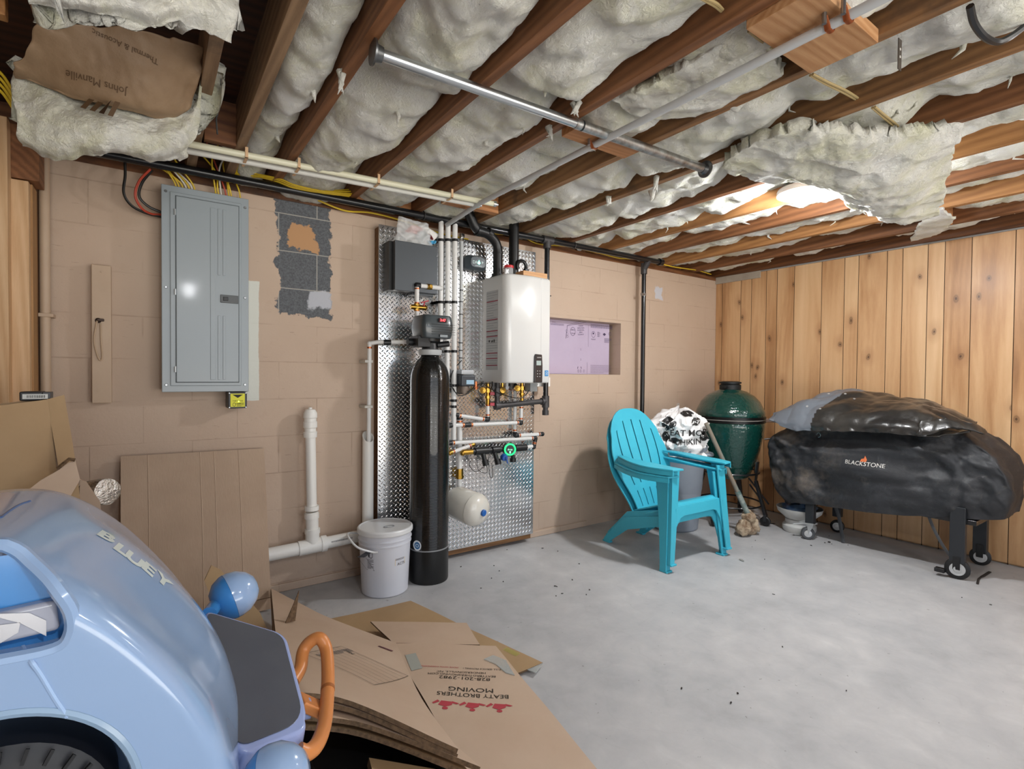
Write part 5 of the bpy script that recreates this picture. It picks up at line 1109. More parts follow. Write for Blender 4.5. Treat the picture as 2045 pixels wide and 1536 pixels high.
bv_ = bagm.bvh(); dv = Vector((cx_, cy_, 0)).normalized(); xv_ = Vector((dv.y, -dv.x, 0))
def onbag(m, px, py, off=.004):
    v = ray(px, py).normalized(); h = bv_.ray_cast(Vector((0, 0, HC)), v)
    c = h[0] if h[0] is not None else aY(px, py, cy_-.2); return cast(place(m, c-dv*.1, xv_, (0, 0, 1)), bv_, dv, off)
def densify(m, k=2):
    for _ in range(k):
        nv = list(m.v); nf = []
        for f in m.f:
            c = Vector((0, 0, 0))
            for i in f: c += Vector(m.v[i])
            nv.append(tuple(c/len(f))); ci = len(nv)-1
            nf += [(f[i], f[(i+1) % len(f)], ci) for i in range(len(f))]
        m.v, m.f = nv, nf; m.mi = [0]*len(nf)
    return m
pm = onbag(dense(text('EAT MOR', .066, bold=.0006), .012), 1376, 865, .007); pm.join(onbag(dense(text('CHIKIN', .06, bold=.0006), .012), 1374, 883, .007)); tb.part('lettering', pm, bkk, flat=True)
rr = random.Random(2)
for k, (px, py, sx_, sy_) in enumerate(((1336, 845, .055, .05), (1390, 842, .035, .03), (1372, 826, .05, .022), (1349, 880, .05, .02), (1405, 872, .03, .035), (1330, 872, .03, .04))):
    s2 = M(); n_ = 24; rad = [1+.35*noise.noise((cos(2*pi*j/n_)*2, sin(2*pi*j/n_)*2, k*5.0)) for j in range(n_)]
    s2.v = [(0, 0, 0)]+[(rad[j]*q*sx_*cos(2*pi*j/n_), rad[j]*q*sy_*sin(2*pi*j/n_), 0) for q in (.35, .7, 1) for j in range(n_)]
    s2.f = [(0, 1+j, 1+(j+1) % n_) for j in range(n_)]+[(1+q*n_+j, 1+(q+1)*n_+j, 1+(q+1)*n_+(j+1) % n_, 1+q*n_+(j+1) % n_) for q in (0, 1) for j in range(n_)]; s2.mi = [0]*len(s2.f)
    tb.part('black_patch', onbag(s2, px, py, .003), bkk, ang=180)
def lit(u, v):
    a = 2*pi*u; r0 = .232*v+.12*(1-v); return (cx_+r0*cos(a), cy_+r0*sin(a), .665+.035*fbm(cos(a)*4, sin(a)*4, v*5, 3)+.03*(1-v))
single('bin_liner', 'crumpled white and black liner edge around the trash can opening', 'bag', thick(lambda u, v: lit(u, v), 90, 14, .003), [mat('liner', 'e2e1e0', .4, col2='3a3938', nscale=14, bump=.5, bscale=30, bdist=.01)]*2, ang=180)
# striped towel
c = aY(1316, 882, 2.72); N = NT('towel_stripes'); tcx = N.n('TexCoord').outputs['Object']; sp_ = N.n('SeparateXYZ', {0: tcx}).outputs
k_ = N.math('GREATER_THAN', N.math('SINE', N.math('MULTIPLY', N.math('ADD', sp_[2], N.math('MULTIPLY', sp_[0], .5)), 150)), 0.0)
N.out(Base_Color=N.mix(k_, lin('e4e6e6'), lin('2ba3c4')), Roughness=.9)
single('towel', 'small blue and white striped towel hanging between the chair and the trash can', 'towel', thick(lambda u, v: (3.235+.05*(u-.5)+.012*sin(v*7), 2.62+.10*u, lerp(.75, .56, v)+.03*(1-u)), 12, 20, .01), [N.m]*2, ang=180)

# ================================================================ ceramic egg grill
kx, ky = 4.06, 2.56
kg = Thing('kamado_grill', 'dark green ceramic egg shaped grill on black wheeled stand in the corner', 'grill', (kx, ky, 0))
N = NT('green_ceramic'); tcx = N.n('TexCoord').outputs['Object']; vr = N.n('TexVoronoi', {'Vector': tcx, 'Scale': 62}, feature='SMOOTH_F1').outputs[0]
N.out(Base_Color=lin('0c3a33'), Roughness=.13, Normal=N.bump(vr, .55, .006)); N.b.inputs['Coat Weight'].default_value = .6; KG = N.m
kg.part('base_bowl', M().lathe([(.0, .36), (.14, .365), (.165, .39), (.20, .48), (.238, .60), (.262, .72), (.274, .80), (.277, .835), (.27, .845)], (kx, ky, 0), n=64), KG, ang=60)
kg.part('dome', M().lathe([(.27, .878), (.276, .885), (.277, .92), (.262, .955), (.258, .96), (.235, 1.01), (.19, 1.06), (.13, 1.095), (.085, 1.108), (.083, 1.115)], (kx, ky, 0), n=64), KG, ang=60)
kg.part('band', M().lathe([(.276, .838), (.281, .84), (.281, .86), (.276, .862), (.276, .866), (.281, .868), (.281, .888), (.276, .89)], (kx, ky, 0), n=64), mat('band_black', '1a1a1b', .35, .6)); kg.part('gasket', M().lathe([(.272, .858), (.279, .860), (.279, .868), (.272, .870)], (kx, ky, 0), n=64), mat('gasket', '8a8780', .8))
kg.part('chimney_cap', M().lathe([(.083, 1.108), (.086, 1.112), (.086, 1.15), (.075, 1.155), (.075, 1.16), (.088, 1.162), (.088, 1.175), (.06, 1.182), (0, 1.182)], (kx, ky, 0), n=40), mat('cast_dark', '17191a', .55, .3)); kg.part('cap_tab', M().box(kx-.12, kx-.08, ky-.03, ky+.0, 1.125, 1.14), MC['cast_dark'], bevel=.003)
tdir = Vector((.70, -.62, 0)); th_ = Vector((kx, ky, 1.035))+tdir*.205; tn = (tdir+Vector((0, 0, .95))).normalized()
kg.part('thermometer', M().lathe([(.036, -.004), (.036, .01), (.031, .014), (0, .014)], th_, tn, 28), mat('gauge_rim', 'c9cbc9', .25, .8)); kg.part('dial', M().lathe([(.029, .0145), (0, .015)], th_, tn, 28), mat('gauge_face', 'cfc9ba', .5))
vd = Vector((kx, ky, 0)).normalized(); rt_ = Vector((vd.y, -vd.x, 0)); fr = -vd
for sg in (-.25, .22):
    b_ = Vector((kx, ky, .83))+fr*.275+rt_*sg; kg.part('hinge_bracket', M().beam(b_-Vector((0, 0, .03)), b_+Vector((0, 0, .09)), .018, .02), MC['cast_dark'], bevel=.002)
h0 = Vector((kx, ky, .868))+rt_*.25-vd*.12; h1 = h0+rt_*.17+fr*.03
kg.part('handle', M().beam(h0+rt_*.02, h1, .035, .03), wood('handle_brown', '5a4436', '83695a', 'X', 2), bevel=.008, seg=3)
kg.part('draft_door', M().add([], []).grid(14, 2, lambda u, v: Vector((kx+.205*cos(lerp(-1.35, -.75, u)), ky+.205*sin(lerp(-1.35, -.75, u)), lerp(.42, .50, v)))+Vector((0, 0, 0))), mat('door_steel', '4a4c4c', .3, .9))
kg.part('door_frame', M().tube([(kx+.222*cos(a), ky+.222*sin(a), z) for a, z in [(-1.4, .41), (-1.4, .515), (-1.2, .52), (-.95, .52), (-.7, .515), (-.7, .41)]], .005, 6), mat('frame_steel', '9fa3a2', .3, .9))
for k in range(4):
    a = radians(-78+90*k); top = Vector((kx+.235*cos(a), ky+.235*sin(a), .52)); mid_ = Vector((kx+.22*cos(a), ky+.22*sin(a), .36)); ft = Vector((kx+.30*cos(a), ky+.30*sin(a), .085))
    lg = kg.part('leg', M().beam(top, mid_, .035, .012).beam(mid_, ft, .04, .022), black_iron, bevel=.002)
    wc = ft+Vector((0, 0, -.045)); wd_ = Vector((-sin(a), cos(a), 0))
    kg.part('wheel', M().lathe([(.0, -.014), (.034, -.014), (.04, -.009), (.04, .009), (.034, .014), (0, .014)], wc, wd_, 24), mat('rubber_black', '151516', .5), lg); kg.part('fork', M().beam(ft+Vector((0, 0, .01)), wc, .05, .02, up=(cos(a), sin(a), 0)), mat('fork_grey', '3c3e40', .4, .5), lg)
kg.part('ring', M().tube([(kx+.262*cos(a), ky+.262*sin(a), .155) for a in [k*pi/16 for k in range(32)]], .007, 6, closed=True).tube([(kx+.235*cos(a), ky+.235*sin(a), .42) for a in [k*pi/16 for k in range(32)]], .008, 6, closed=True), black_iron)
kg.part('brace', M().cyl((kx+.22, ky-.05, .34), (kx+.28, ky-.2, .13), .007, n=8).cyl((kx-.05, ky-.22, .34), (kx+.26, ky-.15, .15), .007, n=8), black_iron)
kg.part('side_bracket', M().tube(fillet([Vector((kx, ky, .70))+rt_*.27, Vector((kx, ky, .72))+rt_*.37, Vector((kx, ky, .66))+rt_*.30], .01), .007, 8), black_iron)

# wooden pole with a paint-crusted end
t = Thing('mop', 'old wooden pole with crusty dirty mop head leaning in front of the green grill', 'mop', aZ(1470, 1045, 0))
a, b = aY(1410, 843, 2.40), aZ(1465, 1030, .07); b2 = aY(1462, 1000, 2.30)
b = Vector((3.79, 2.22, .15)); a = aY(1410, 845, 2.42)
t.part('pole', M().tube([a, lerp(a, b, .5), b], [.0165, .017, .0175], 14), mat('old_wood', '8d7560', .8, col2='6b7a76', nscale=12, stretch=(1, 1, .3)))
t.part('ferrule', M().cyl(lerp(a, b, .74), lerp(a, b, .98), .021, n=14), mat('ferrule_worn', '5c7672', .6, .4, col2='b4b8b0', nscale=22))
crust = mat('mop_crust', 'cdbba0', .9, col2='6e5138', nscale=16, bump=1, bscale=60, bdist=.01)
def blob(c, r, sc, sd): m = M().sph(c, r, 24, sc=sc); m.v = [tuple(Vector(v)+(Vector(v)-c).normalized()*r*.4*fbm(v[0]*28, v[1]*28, v[2]*28+sd, 3)) for v in m.v]; return m
t.part('knot', blob(b+Vector((0, 0, -.01)), .05, (1.1, 1, .8), 1), crust, ang=180)
t.part('mop_head', blob(b+Vector((-.06, .0, -.09)), .06, (1.1, .9, 1), 4).join(blob(b+Vector((.04, -.02, -.085)), .055, (.8, .8, 1.15), 8)).join(blob(b+Vector((.0, .0, -.115)), .05, (1.6, .8, .6), 3)), crust, ang=180)

# ================================================================ covered griddle
gx0, gx1 = 3.99, 4.55
cn = NT('cover_cloth'); vv = cn.co(); f = cn.math('MULTIPLY_ADD', cn.noise(vv, 3.5, 7, .72, .5), 3.4, -1.75, True); f2 = cn.math('MULTIPLY_ADD', cn.noise(vv, 13, 6, .75, .8), 4, -2.3, True)
colr = cn.mix(cn.math('MULTIPLY', f, .6), lin('26282c'), lin('56585c')); colr = cn.mix(cn.math('MULTIPLY', f2, .3), colr, lin('8a8276'))
dus = cn.math('MULTIPLY', cn.math('MULTIPLY_ADD', cn.n('SeparateXYZ', {0: vv}).outputs[1], 3, -.2, True), cn.math('MULTIPLY_ADD', cn.noise(vv, 5, 6, .7), 4, -1.9, True)); colr = cn.mix(cn.math('MULTIPLY', dus, .5), colr, lin('86796a'))
cn.out(Base_Color=colr, Roughness=.55, Normal=cn.bump(cn.noise(vv, 18, 6, .65), .35, .012)); CLOTH = cn.m
gt = Thing('covered_griddle', 'wheeled griddle under a dusty black fabric cover against the pine wall', 'grill', (4.25, 1.45, 0))
yc, hl, hw2 = 1.505, .745, .27
def cov(u, v):
    a = 2*pi*u; c, s2 = cos(a), sin(a)
    yn = math.copysign(abs(c)**.32, c); xn = math.copysign(abs(s2)**.32, s2)
    hem = interp([(0, .225), (.08, .255), (.3, .29), (.55, .30), (.75, .345), (1, .40)], (1-yn)/2)+.02*noise.noise((yn*4, xn*3, 2))
    prof = interp([(0, .86), (.2, .95), (.45, 1.0), (.62, .97), (.85, .88), (.95, .82), (1, .74)], v)
    lenp = interp([(0, .80), (.25, .93), (.5, 1.0), (.62, 1.0), (.85, .9), (1, .76)], v) if yn > 0 else interp([(0, .97), (.2, 1.0), (.5, 1.02), (.7, .96), (.9, .80), (1, .70)], v)
    top = .90-.05*(yn > 0)*abs(yn)
    z = lerp(hem, top, v); y = yc+hl*yn*lenp*(1 if yn > 0 else .955); x = 4.26+hw2*xn*prof+.01
    n_ = fbm(y*3.1, z*4+x*3, 1.5+xn, 4); fold = (1-abs(noise.noise((y*2.1+z*3.3, z*2-y*3, 4)))*2)
    k = .75*sm(0, .15, v)+.35; side = 1 if xn < .5 else .3
    x += (-.05*n_-.034*fold-.012*(1-abs(noise.noise((y*7-z*5, z*7, 2)))*2))*k*side; y += (.02*n_+.03*noise.noise((x*9, z*3, 8)))*abs(yn)**8
    if yn < -.7 and xn < .3: x += -.02*noise.noise((y*12, z*2, 3))
    return (min(x, XB-.012), y, z+.012*n_*(v > .9))
cm_ = M().grid(260, 60, cov, closeu=True)
topring = cm_.v[-260:]
def capf(k): return [(lerp(4.26, p[0], 1-k), lerp(yc-.03, p[1], 1-k), p[2]+.035*sin(k*pi/2)) for p in topring]
for k in (.15, .35, .6, .8): cm_.v += capf(k)
for j in range(4):
    o_ = (60+j-1)*260
    for i in range(260): cm_.f.append((o_+i, o_+(i+1) % 260, o_+260+(i+1) % 260, o_+260+i)); cm_.mi.append(0)
cm_.f.append(tuple(range(63*260, 64*260))); cm_.mi.append(0)
cv = gt.part('cover', cm_, CLOTH, ang=180)
bvc = cm_.bvh()
def oncover(m, px, py, off=.003):
    h = bvc.ray_cast(Vector((0, 0, HC)), ray(px, py).normalized()); c = h[0]; d = Vector((1, 0, 0)); return cast(place(m, c-d*.1, (0, -1, 0), (0, 0, 1)), bvc, d, off)
gt.part('lettering', oncover(text('BLACKSTONE', .038), 1725, 927, .005), mat('print_cream', 'd9d7d0', .6), cv, flat=True)
gt.part('flame_mark', oncover(shape([(-.018, -.012), (.018, -.010), (.022, .004), (.008, .03), (.004, .012), (-.012, .006)]), 1724, 919, .004), mat('flame_orange', 'cf6a35', .6), cv, flat=True)
# frame, legs and castors
gt.part('frame', M().box(gx0+.06, gx1-.03, .95, 2.02, .41, .45).box(gx0+.04, gx1-.06, .93, 2.0, .34, .37), black_iron, bevel=.003)
legm = mat('leg_grey', '33363a', .4, .4)
def gleg(x, y, w, d, z0, lab):
    return gt.part('leg', M().box(x-w/2, x+w/2, y-d/2, y+d/2, z0, .44), legm, bevel=.003, label=None)
rub = MC['rubber_black']; whl = mat('hub_light', 'c6c8c8', .35, .5)
def wheel(c, r, ax, parent, cast_=True):
    c = Vector(c); w = gt.part('wheel', M().lathe([(r*.3, -.016), (r*.8, -.017), (r, -.011), (r, .011), (r*.8, .017), (r*.3, .016)], c, ax, 32), rub, parent)
    gt.part('hub', M().lathe([(r*.62, -.0185), (r*.55, -.019), (r*.5, -.0165), (r*.35, -.0165), (r*.3, -.022), (0, -.023)], c, ax, 28).lathe([(r*.62, .0185), (r*.3, .021), (0, .022)], c, ax, 28), whl, parent); return w
f1 = aZ(1908, 1158, 0); f2 = aZ(1958, 1131, 0); f3 = aZ(1612, 1080, 0); f4 = aZ(1684, 1084, 0)
l1 = gleg(f1.x+.03, f1.y+.0, .04, .075, .10, ''); wheel((f1.x+.03, f1.y+.0, .062), .062, (1, .25, 0), l1)
gt.part('fork', M().box(f1.x+.006, f1.x+.0085, f1.y-.018, f1.y+.018, .06, .14), black_pl, l1, bevel=.001); gt.part('brake', M().box(f1.x-.02, f1.x+.02, f1.y+.05, f1.y+.10, .025, .05), black_pl, l1, bevel=.004)
l2 = gleg(4.46, f2.y+.01, .05, .07, .08, ''); wheel((4.46, f2.y+.01, .055), .055, (1, .25, 0), l2); gt.part('fork', M().box(4.43, 4.435, f2.y-.01, f2.y+.025, .055, .14), black_pl, l2, bevel=.001)
l3 = gleg(f3.x+.045, f3.y+.0, .045, .06, .125, ''); chr_ = mat('castor_white', 'c9cbcc', .3, .6)
c3 = Vector((f3.x+.04, f3.y+.015, .046)); w3 = gt.part('wheel', M().lathe([(.012, -.015), (.04, -.016), (.046, -.01), (.046, .01), (.04, .016), (.012, .015)], c3, (.8, .5, 0), 28), mat('rubber_grey', '4b4d50', .5), l3); gt.part('hub', M().lathe([(.026, -.0175), (.012, -.02), (0, -.02)], c3, (.8, .5, 0), 24), chr_, l3)
gt.part('fork', M().prism([c3+Vector((-.02, -.012, .0)), c3+Vector((-.02, .0, .08)), c3+Vector((-.02, -.05, .085)), c3+Vector((-.02, -.04, .05))], (.006, .004, 0)).box(c3.x-.03, c3.x+.04, c3.y-.05, c3.y+.055, c3.z+.072, c3.z+.08), chr_, l3, bevel=.001); gt.part('brake', M().beam(c3+Vector((-.01, .03, .07)), c3+Vector((-.05, .09, .06)), .03, .006), chr_, l3, bevel=.002)
l4 = gleg(4.44, 1.86, .045, .06, .125, ''); wheel((4.44, 1.86, .05), .048, (1, .2, 0), l4)
s_ = [aX(1655, 985, 4.20), aX(1672, 1040, 4.20), aX(1683, 1078, 4.20)]
single('fabric_strap', 'grey strap slanting down to the floor behind the left castor of the griddle', 'strap', M().tube([aX(1660, 985, 4.2), aX(1676, 1035, 4.2), aZ(1684, 1084, .004)], .013, 8, flat=.25, up=(1, 0, 0)), mat('strap_grey', '46484b', .7), group='straps hanging from the griddle cover')
single('fabric_strap', 'thin dark strap hanging from the cover hem toward the right front leg', 'strap', M().tube(spline([aX(1848, 1012, 4.05), aX(1862, 1050, 4.07), aX(1880, 1085, 4.06), aX(1897, 1110, 4.05)], 6), .009, 8, flat=.2, up=(1, 0, 0)), MC['strap_grey'], group='straps hanging from the griddle cover')
single('hook_ring', 'small chrome ring on the cover just under the tarp edge', 'ring', M().tube([aX(1635, 869, 3.965)+Vector((0, .012*cos(a), .016*sin(a))) for a in [k*pi/8 for k in range(14)]], .0025, 6), chrome)

# folded tarp lying on the cover
def tz(y, x):
    t_ = (2.16-y)/1.24; return interp([(0, .90), (.12, .98), (.36, 1.17), (.45, 1.15), (.75, 1.09), (.9, 1.04), (1, .93)], t_)
rows = [
 [(3.93, 2.14, .885), (3.93, 1.96, .83), (3.90, 1.83, .835), (3.91, 1.45, .86), (3.92, 1.20, .86), (3.94, 1.10, .86), (4.0, .96, .90)],
 [(3.95, 2.15, .90), (3.93, 2.0, .90), (3.92, 1.85, .90), (3.92, 1.5, .93), (3.93, 1.24, .93), (3.97, 1.14, .93), (4.05, .97, .915)],
 [(4.02, 2.14, .93), (4.0, 2.0, .99), (3.99, 1.86, 1.0), (4.0, 1.55, 1.0), (4.02, 1.28, 1.02), (4.06, 1.16, 1.0), (4.14, .98, .93)],
 [(4.20, 2.05, .99), (4.18, 1.92, 1.07), (4.16, 1.80, 1.09), (4.15, 1.55, 1.07), (4.16, 1.3, 1.06), (4.18, 1.16, 1.03), (4.22, 1.0, .94)],
 [(4.38, 1.90, 1.05), (4.37, 1.83, 1.12), (4.35, 1.74, 1.13), (4.34, 1.5, 1.09), (4.34, 1.3, 1.06), (4.33, 1.16, 1.02), (4.33, 1.02, .94)],
 [(4.50, 1.84, .98), (4.50, 1.80, 1.10), (4.50, 1.72, 1.12), (4.49, 1.5, 1.06), (4.48, 1.3, 1.03), (4.47, 1.18, .99), (4.46, 1.04, .93)]]
ctrl = [[Vector(p) for p in r_] for r_ in rows]
def tw(p, u, v): return (-.010*(1-abs(noise.noise((p.y*4+p.z*9, p.x*6, 2)))*2), .01*noise.noise((p.x*9, p.y*9, 7)), -.016*(1-abs(noise.noise((p.y*5+p.x*5, p.x*6-p.y*3, 5)))*2)*min(1, v*6)+.006*fbm(p.x*14, p.y*14, 3, 3))
tm = patch(ctrl, tw, 150, 90, 6.6, .0, th=.012)
# grey underside shows on the left third
for i, f in enumerate(tm.f):
    ys_ = sum(tm.v[k][1] for k in f)/len(f); xs_ = sum(tm.v[k][0] for k in f)/len(f)
    tm.mi[i] = 1 if ys_ > 1.80-.33*(xs_-3.93)+.02*noise.noise((xs_*6, ys_*6, 0)) and not ys_ < 1.5 else 0
t = Thing('folded_tarp', 'folded glossy black tarp with grey left flap lying on top of the covered griddle', 'tarp', (4.2, 1.5, .9))
tp_ = t.part('sheet', tm, [mat('tarp_black', '141517', .28, col2='3a3733', nscale=5, bump=.4, bscale=12, bdist=.012, coat=.3), mat('tarp_grey', '6a7078', .42, bump=.3, bscale=12, bdist=.008)], ang=180)
bt = tm.bvh()
for px, py in ((1655, 787), (1688, 787), (1706, 797), (1638, 817), (1612, 812)):
    h = bt.ray_cast(Vector((0, 0, HC)), ray(px, py).normalized())
    if h[0] is not None: n_ = h[1] if h[1].z > 0 else -h[1]; t.part('eyelet', M().lathe([(.004, .001), (.008, .001), (.008, .004), (.004, .004)], h[0], n_, 14), whl, tp_)
t.part('dark_lining', patch([[Vector((4.42, 1.93, .99)), Vector((4.44, 1.86, 1.06)), Vector((4.47, 1.76, 1.10))], [Vector((4.46, 1.92, 1.0)), Vector((4.49, 1.85, 1.07)), Vector((4.52, 1.74, 1.11))], [Vector((4.5, 1.9, .98)), Vector((4.53, 1.84, 1.06)), Vector((4.55, 1.74, 1.09))]], lambda p, u, v: (0, 0, 0), 20, 20, 1, 0, th=.006), MC['tarp_black'])
t.part('fold', patch([[Vector((3.90, 1.20, .87)), Vector((3.90, 1.12, .89)), Vector((3.93, 1.0, .93)), Vector((4.0, .90, .90))], [Vector((3.90, 1.19, .90)), Vector((3.91, 1.10, .92)), Vector((3.96, .99, .95)), Vector((4.05, .90, .91))], [Vector((3.94, 1.18, .97)), Vector((3.96, 1.10, .98)), Vector((4.0, 1.0, .975)), Vector((4.1, .92, .93))]], tw, 40, 30, 2, 0, th=.008), MC['tarp_black'], ang=180)
single('knot_of_tape', 'small white scrap tied at the left corner of the tarp', 'scrap', blob(aX(1560, 841, 3.96), .014, (1, 1.6, .9), 3), mat('scrap_white', 'dcdad4', .8), ang=180)

# basin with a blue thing under the griddle
c = Vector((4.22, 2.045, 0))
t = Thing('basin', 'white plastic basin standing on the floor under the left end of the griddle', 'basin', c)
t.part('bowl', M().lathe([(.09, .10), (.10, .105), (.155, .155), (.165, .19), (.160, .19), (.145, .155), (.09, .115), (0, .11)], c, n=40), mat('basin_white', 'cfd0ce', .45, col2='b9b9b5')); t.part('stand', M().lathe([(.0, .0), (.11, 0), (.12, .02), (.12, .05), (.10, .07), (.10, .10)], c, n=40), MC['basin_white'])
single('blue_bundle', 'crumpled dark blue plastic lying in the white basin', 'bundle', blob(c+Vector((-.01, .0, .185)), .12, (1, 1, .35), 5), mat('bundle_blue', '1d3f6e', .35, col2='7f97ad', nscale=10), ang=180)

# ---- bits on the floor
deb = mat('debris_dark', '2c2724', .9); rr = random.Random(21)
def leaf(px, py, L, w, a, mt, lab):
    c = aZ(px, py, 0.002); d = Vector((cos(a), sin(a), 0)); n_ = Vector((-d.y, d.x, 0)); pts = [c-d*L/2, c-d*L*.2+n_*w/2, c+d*L*.25+n_*w*.4, c+d*L/2, c+d*L*.2-n_*w/2, c-d*L*.25-n_*w*.35]
    single('floor_debris', lab, 'debris', M().prism(pts, (0, 0, .003)), mt, group='small dark bits on the floor')
for k in range(34):
    px, py = rr.choice(((rr.uniform(1130, 2000), rr.uniform(1150, 1420)), (rr.uniform(1500, 1750), rr.uniform(1060, 1120)), (rr.uniform(900, 1180), rr.uniform(1080, 1200))))
    leaf(px, py, rr.uniform(.006, .016), rr.uniform(.003, .007), rr.uniform(0, 3), deb, 'tiny dark speck of dirt on the concrete floor')
leaf(1481, 1119, .05, .022, 1.2, mat('leaf_grey', '8b8a86', .8), 'flat grey scrap lying right of the turquoise chair foot')
single('floor_debris', 'curled dark strip on the floor near the right front wheel of the griddle', 'debris', M().tube(spline([aZ(1952, 1166, .004), aZ(1955, 1156, .004), aZ(1966, 1149, .004), aZ(1977, 1142, .006)], 5), [.006]*8+[.009]*8, 6, flat=.3), deb)
leaf(1656, 1083, .03, .02, .6, deb, 'black cap fallen on the floor beside the left castor'); leaf(1541, 1046, .07, .012, -.5, deb, 'dark twig on the floor left of the griddle')
# ================================================================ cardboard
N = NT('cardboard'); v = N.co(); a = N.noise(v, 3, 5, .6); fl_ = N.noise(N.n('Mapping', {0: v, 3: (1, 1, .02)}).outputs[0], 160, 2, .5)
N.out(Base_Color=N.mix(N.math('MULTIPLY_ADD', a, 2, -.5, True), lin('ab937d'), lin('bba38c')), Roughness=.75, Normal=N.bump(fl_, .22, .003)); CB = N.m
cbp = mat('cardboard_light', 'c6af99', .7, col2='bba28b', nscale=3, bump=.08, bscale=30); cbk = mat('cardboard_kraft', 'b0946f', .7, col2='a58863', nscale=3, bump=.08, bscale=30)
cbe = mat('cardboard_edge', '7c6247', .85, col2='4d3b29', nscale=90)
def sheet(ctrl, th, seed=1, amp=.004, nu=40, nv=40, mats=None):
    return patch(ctrl, lambda p, u, v: (0, 0, amp*noise.noise((p.x*4, p.y*4, seed))), nu, nv, seed, 0, th=-th)
def quad(a, b, c, d, n=4, bow=0):
    a, b, c, d = map(Vector, (a, b, c, d)); return [[lerp(lerp(a, b, i/(n-1)), lerp(d, c, i/(n-1)), j/(n-1))+Vector((0, 0, bow*sin(pi*i/(n-1))*sin(pi*j/(n-1)))) for i in range(n)] for j in range(n)]
def flatbox(lab, ctrl, th, mt, seed=1, amp=.003, name='cardboard_sheet', group=None):
    m = thick(lambda u, v: None, 1, 1, 0) if False else None
    c2 = ctrl; m = patch(c2, lambda p, u, v: (0, 0, amp*noise.noise((p.x*4, p.y*4, seed))), 40, 40, 0, 0, th=0)
    return m
def slab(rows, th, nu=48, nv=48, seed=1, amp=.003):
    cols = [spline([rows[k][j] for k in range(len(rows))], 6) for j in range(len(rows[0]))]
    R = [spline([cols[j][i] for j in range(len(cols))], 6) for i in range(len(cols[0]))]
    A, B = len(R[0]), len(R)
    def fn(u, v):
        a, b = u*(A-1), v*(B-1); i, j = min(int(a), A-2), min(int(b), B-2); fa, fb = a-i, b-j
        p = (R[j][i]*(1-fa)+R[j][i+1]*fa)*(1-fb)+(R[j+1][i]*(1-fa)+R[j+1][i+1]*fa)*fb
        return p+Vector((0, 0, amp*noise.noise((p.x*4, p.y*4, seed))))
    return thick(fn, nu, nv, th)
ink_k = MC['ink_black']; ink_r = mat('ink_red', 'b03a44', .6)
# tall sheet leaning on the wall
ys0, ys1 = 3.045, 2.86
T_ = Thing('cardboard_sheet', 'tall flattened cardboard sheet with fold lines leaning on the block wall behind the toy car', 'cardboard', (.2, 2.95, 0), 'flattened cardboard')
a, b, c, d = aY(241, 912, ys0), aY(527, 896, ys0), aY(541, 1215, 2.90), aY(238, 1290, 2.86)
b0, a0 = c.copy(), d.copy(); a0.z = .01; b0.z = .01; b0.y = a0.y = 2.86; a0.x = -.11; b0.x = .505
T_.part('panel', slab([[a, lerp(a, b, .5), b], [lerp(a, a0, .5), lerp(lerp(a, b, .5), lerp(a0, b0, .5), .5), lerp(b, b0, .5)], [a0, lerp(a0, b0, .5), b0]], .006, amp=.0), [CB, cbe], ang=30)
for f_ in (.17, .52, .62, .80): p, q = lerp(a, b, f_), lerp(a0, b0, f_); T_.part('fold_line', M().tube([p+Vector((0, -.0065, 0)), lerp(p, q, .4)+Vector((0.002, -.0065, 0)), q+Vector((0, -.0065, 0))], .002, 5), cbp)
p, q = lerp(a, a0, .93), lerp(b, b0, .93); T_.part('fold_line', M().tube([p+Vector((0, -.0065, 0)), q+Vector((0, -.0065, 0))], .0018, 5), cbe)
# stack of folded boxes standing at the left
T_ = Thing('cardboard_box', 'large folded cardboard box standing at the left edge behind the toy car', 'cardboard', (-.4, 2.35, 0), 'flattened cardboard')
a = aY(128, 790, 2.30); b = aY(168, 1030, 2.22); A1, B1 = aY(93, 799, 2.29), aY(120, 960, 2.24)
def face(p0, p1, x1): pass
tl = Vector((-.85, 2.12, a.z-.09)); bl = Vector((-.85, 2.05, .3))
b.z = min(b.z, .72)
bb_ = Vector((b.x+.03, 2.2, .32))
T_.part('panel', slab([[tl, A1], [lerp(tl, bl, .5), lerp(A1, Vector((A1.x+.09, 2.2, .32)), .5)], [bl, Vector((A1.x+.10, 2.2, .32))]], .02, amp=.002), [cbk, cbe], ang=30)
T_.part('side_flap', slab([[A1, a], [B1, lerp(a, b, .62)], [Vector((A1.x+.10, 2.2, .32)), bb_]], .012, amp=.0), [cbk, cbe], ang=30)
T_.part('fold_line', M().tube([A1, B1, lerp(B1, Vector((A1.x+.10, 2.2, .32)), .2)], .0025, 5), cbp)
for k in range(3):
    dy = .03+.016*k; T_.part('layer', slab([[tl+Vector((0, dy, .012-.004*k)), A1+Vector((-.03*k+.0, dy, .004-.012*k))], [bl+Vector((0, dy, 0)), Vector((A1.x+.07, 2.2+dy, .32))]], .008, nu=16, nv=12, amp=.0), [cbp if k == 1 else cbk, cbe])
T_ = Thing('cardboard_sheet', 'smaller torn cardboard flap standing in front of the big box at the left', 'cardboard', (-.3, 2.1, .3), 'flattened cardboard')
e = [aY(30, 1000, 2.12), aY(137, 924, 2.14), aY(160, 958, 2.15), aY(130, 1010, 2.12)]
T_.part('panel', M().prism([e[0], aY(80, 960, 2.13), aY(115, 940, 2.135), e[1], aY(150, 920, 2.14), e[2], e[3]], (0, .006, 0)), cbp); T_.part('torn_edge', M().tube([aY(115, 936, 2.132), aY(128, 925, 2.13), aY(138, 917, 2.13), aY(150, 919, 2.13)], .006, 6), cbe)
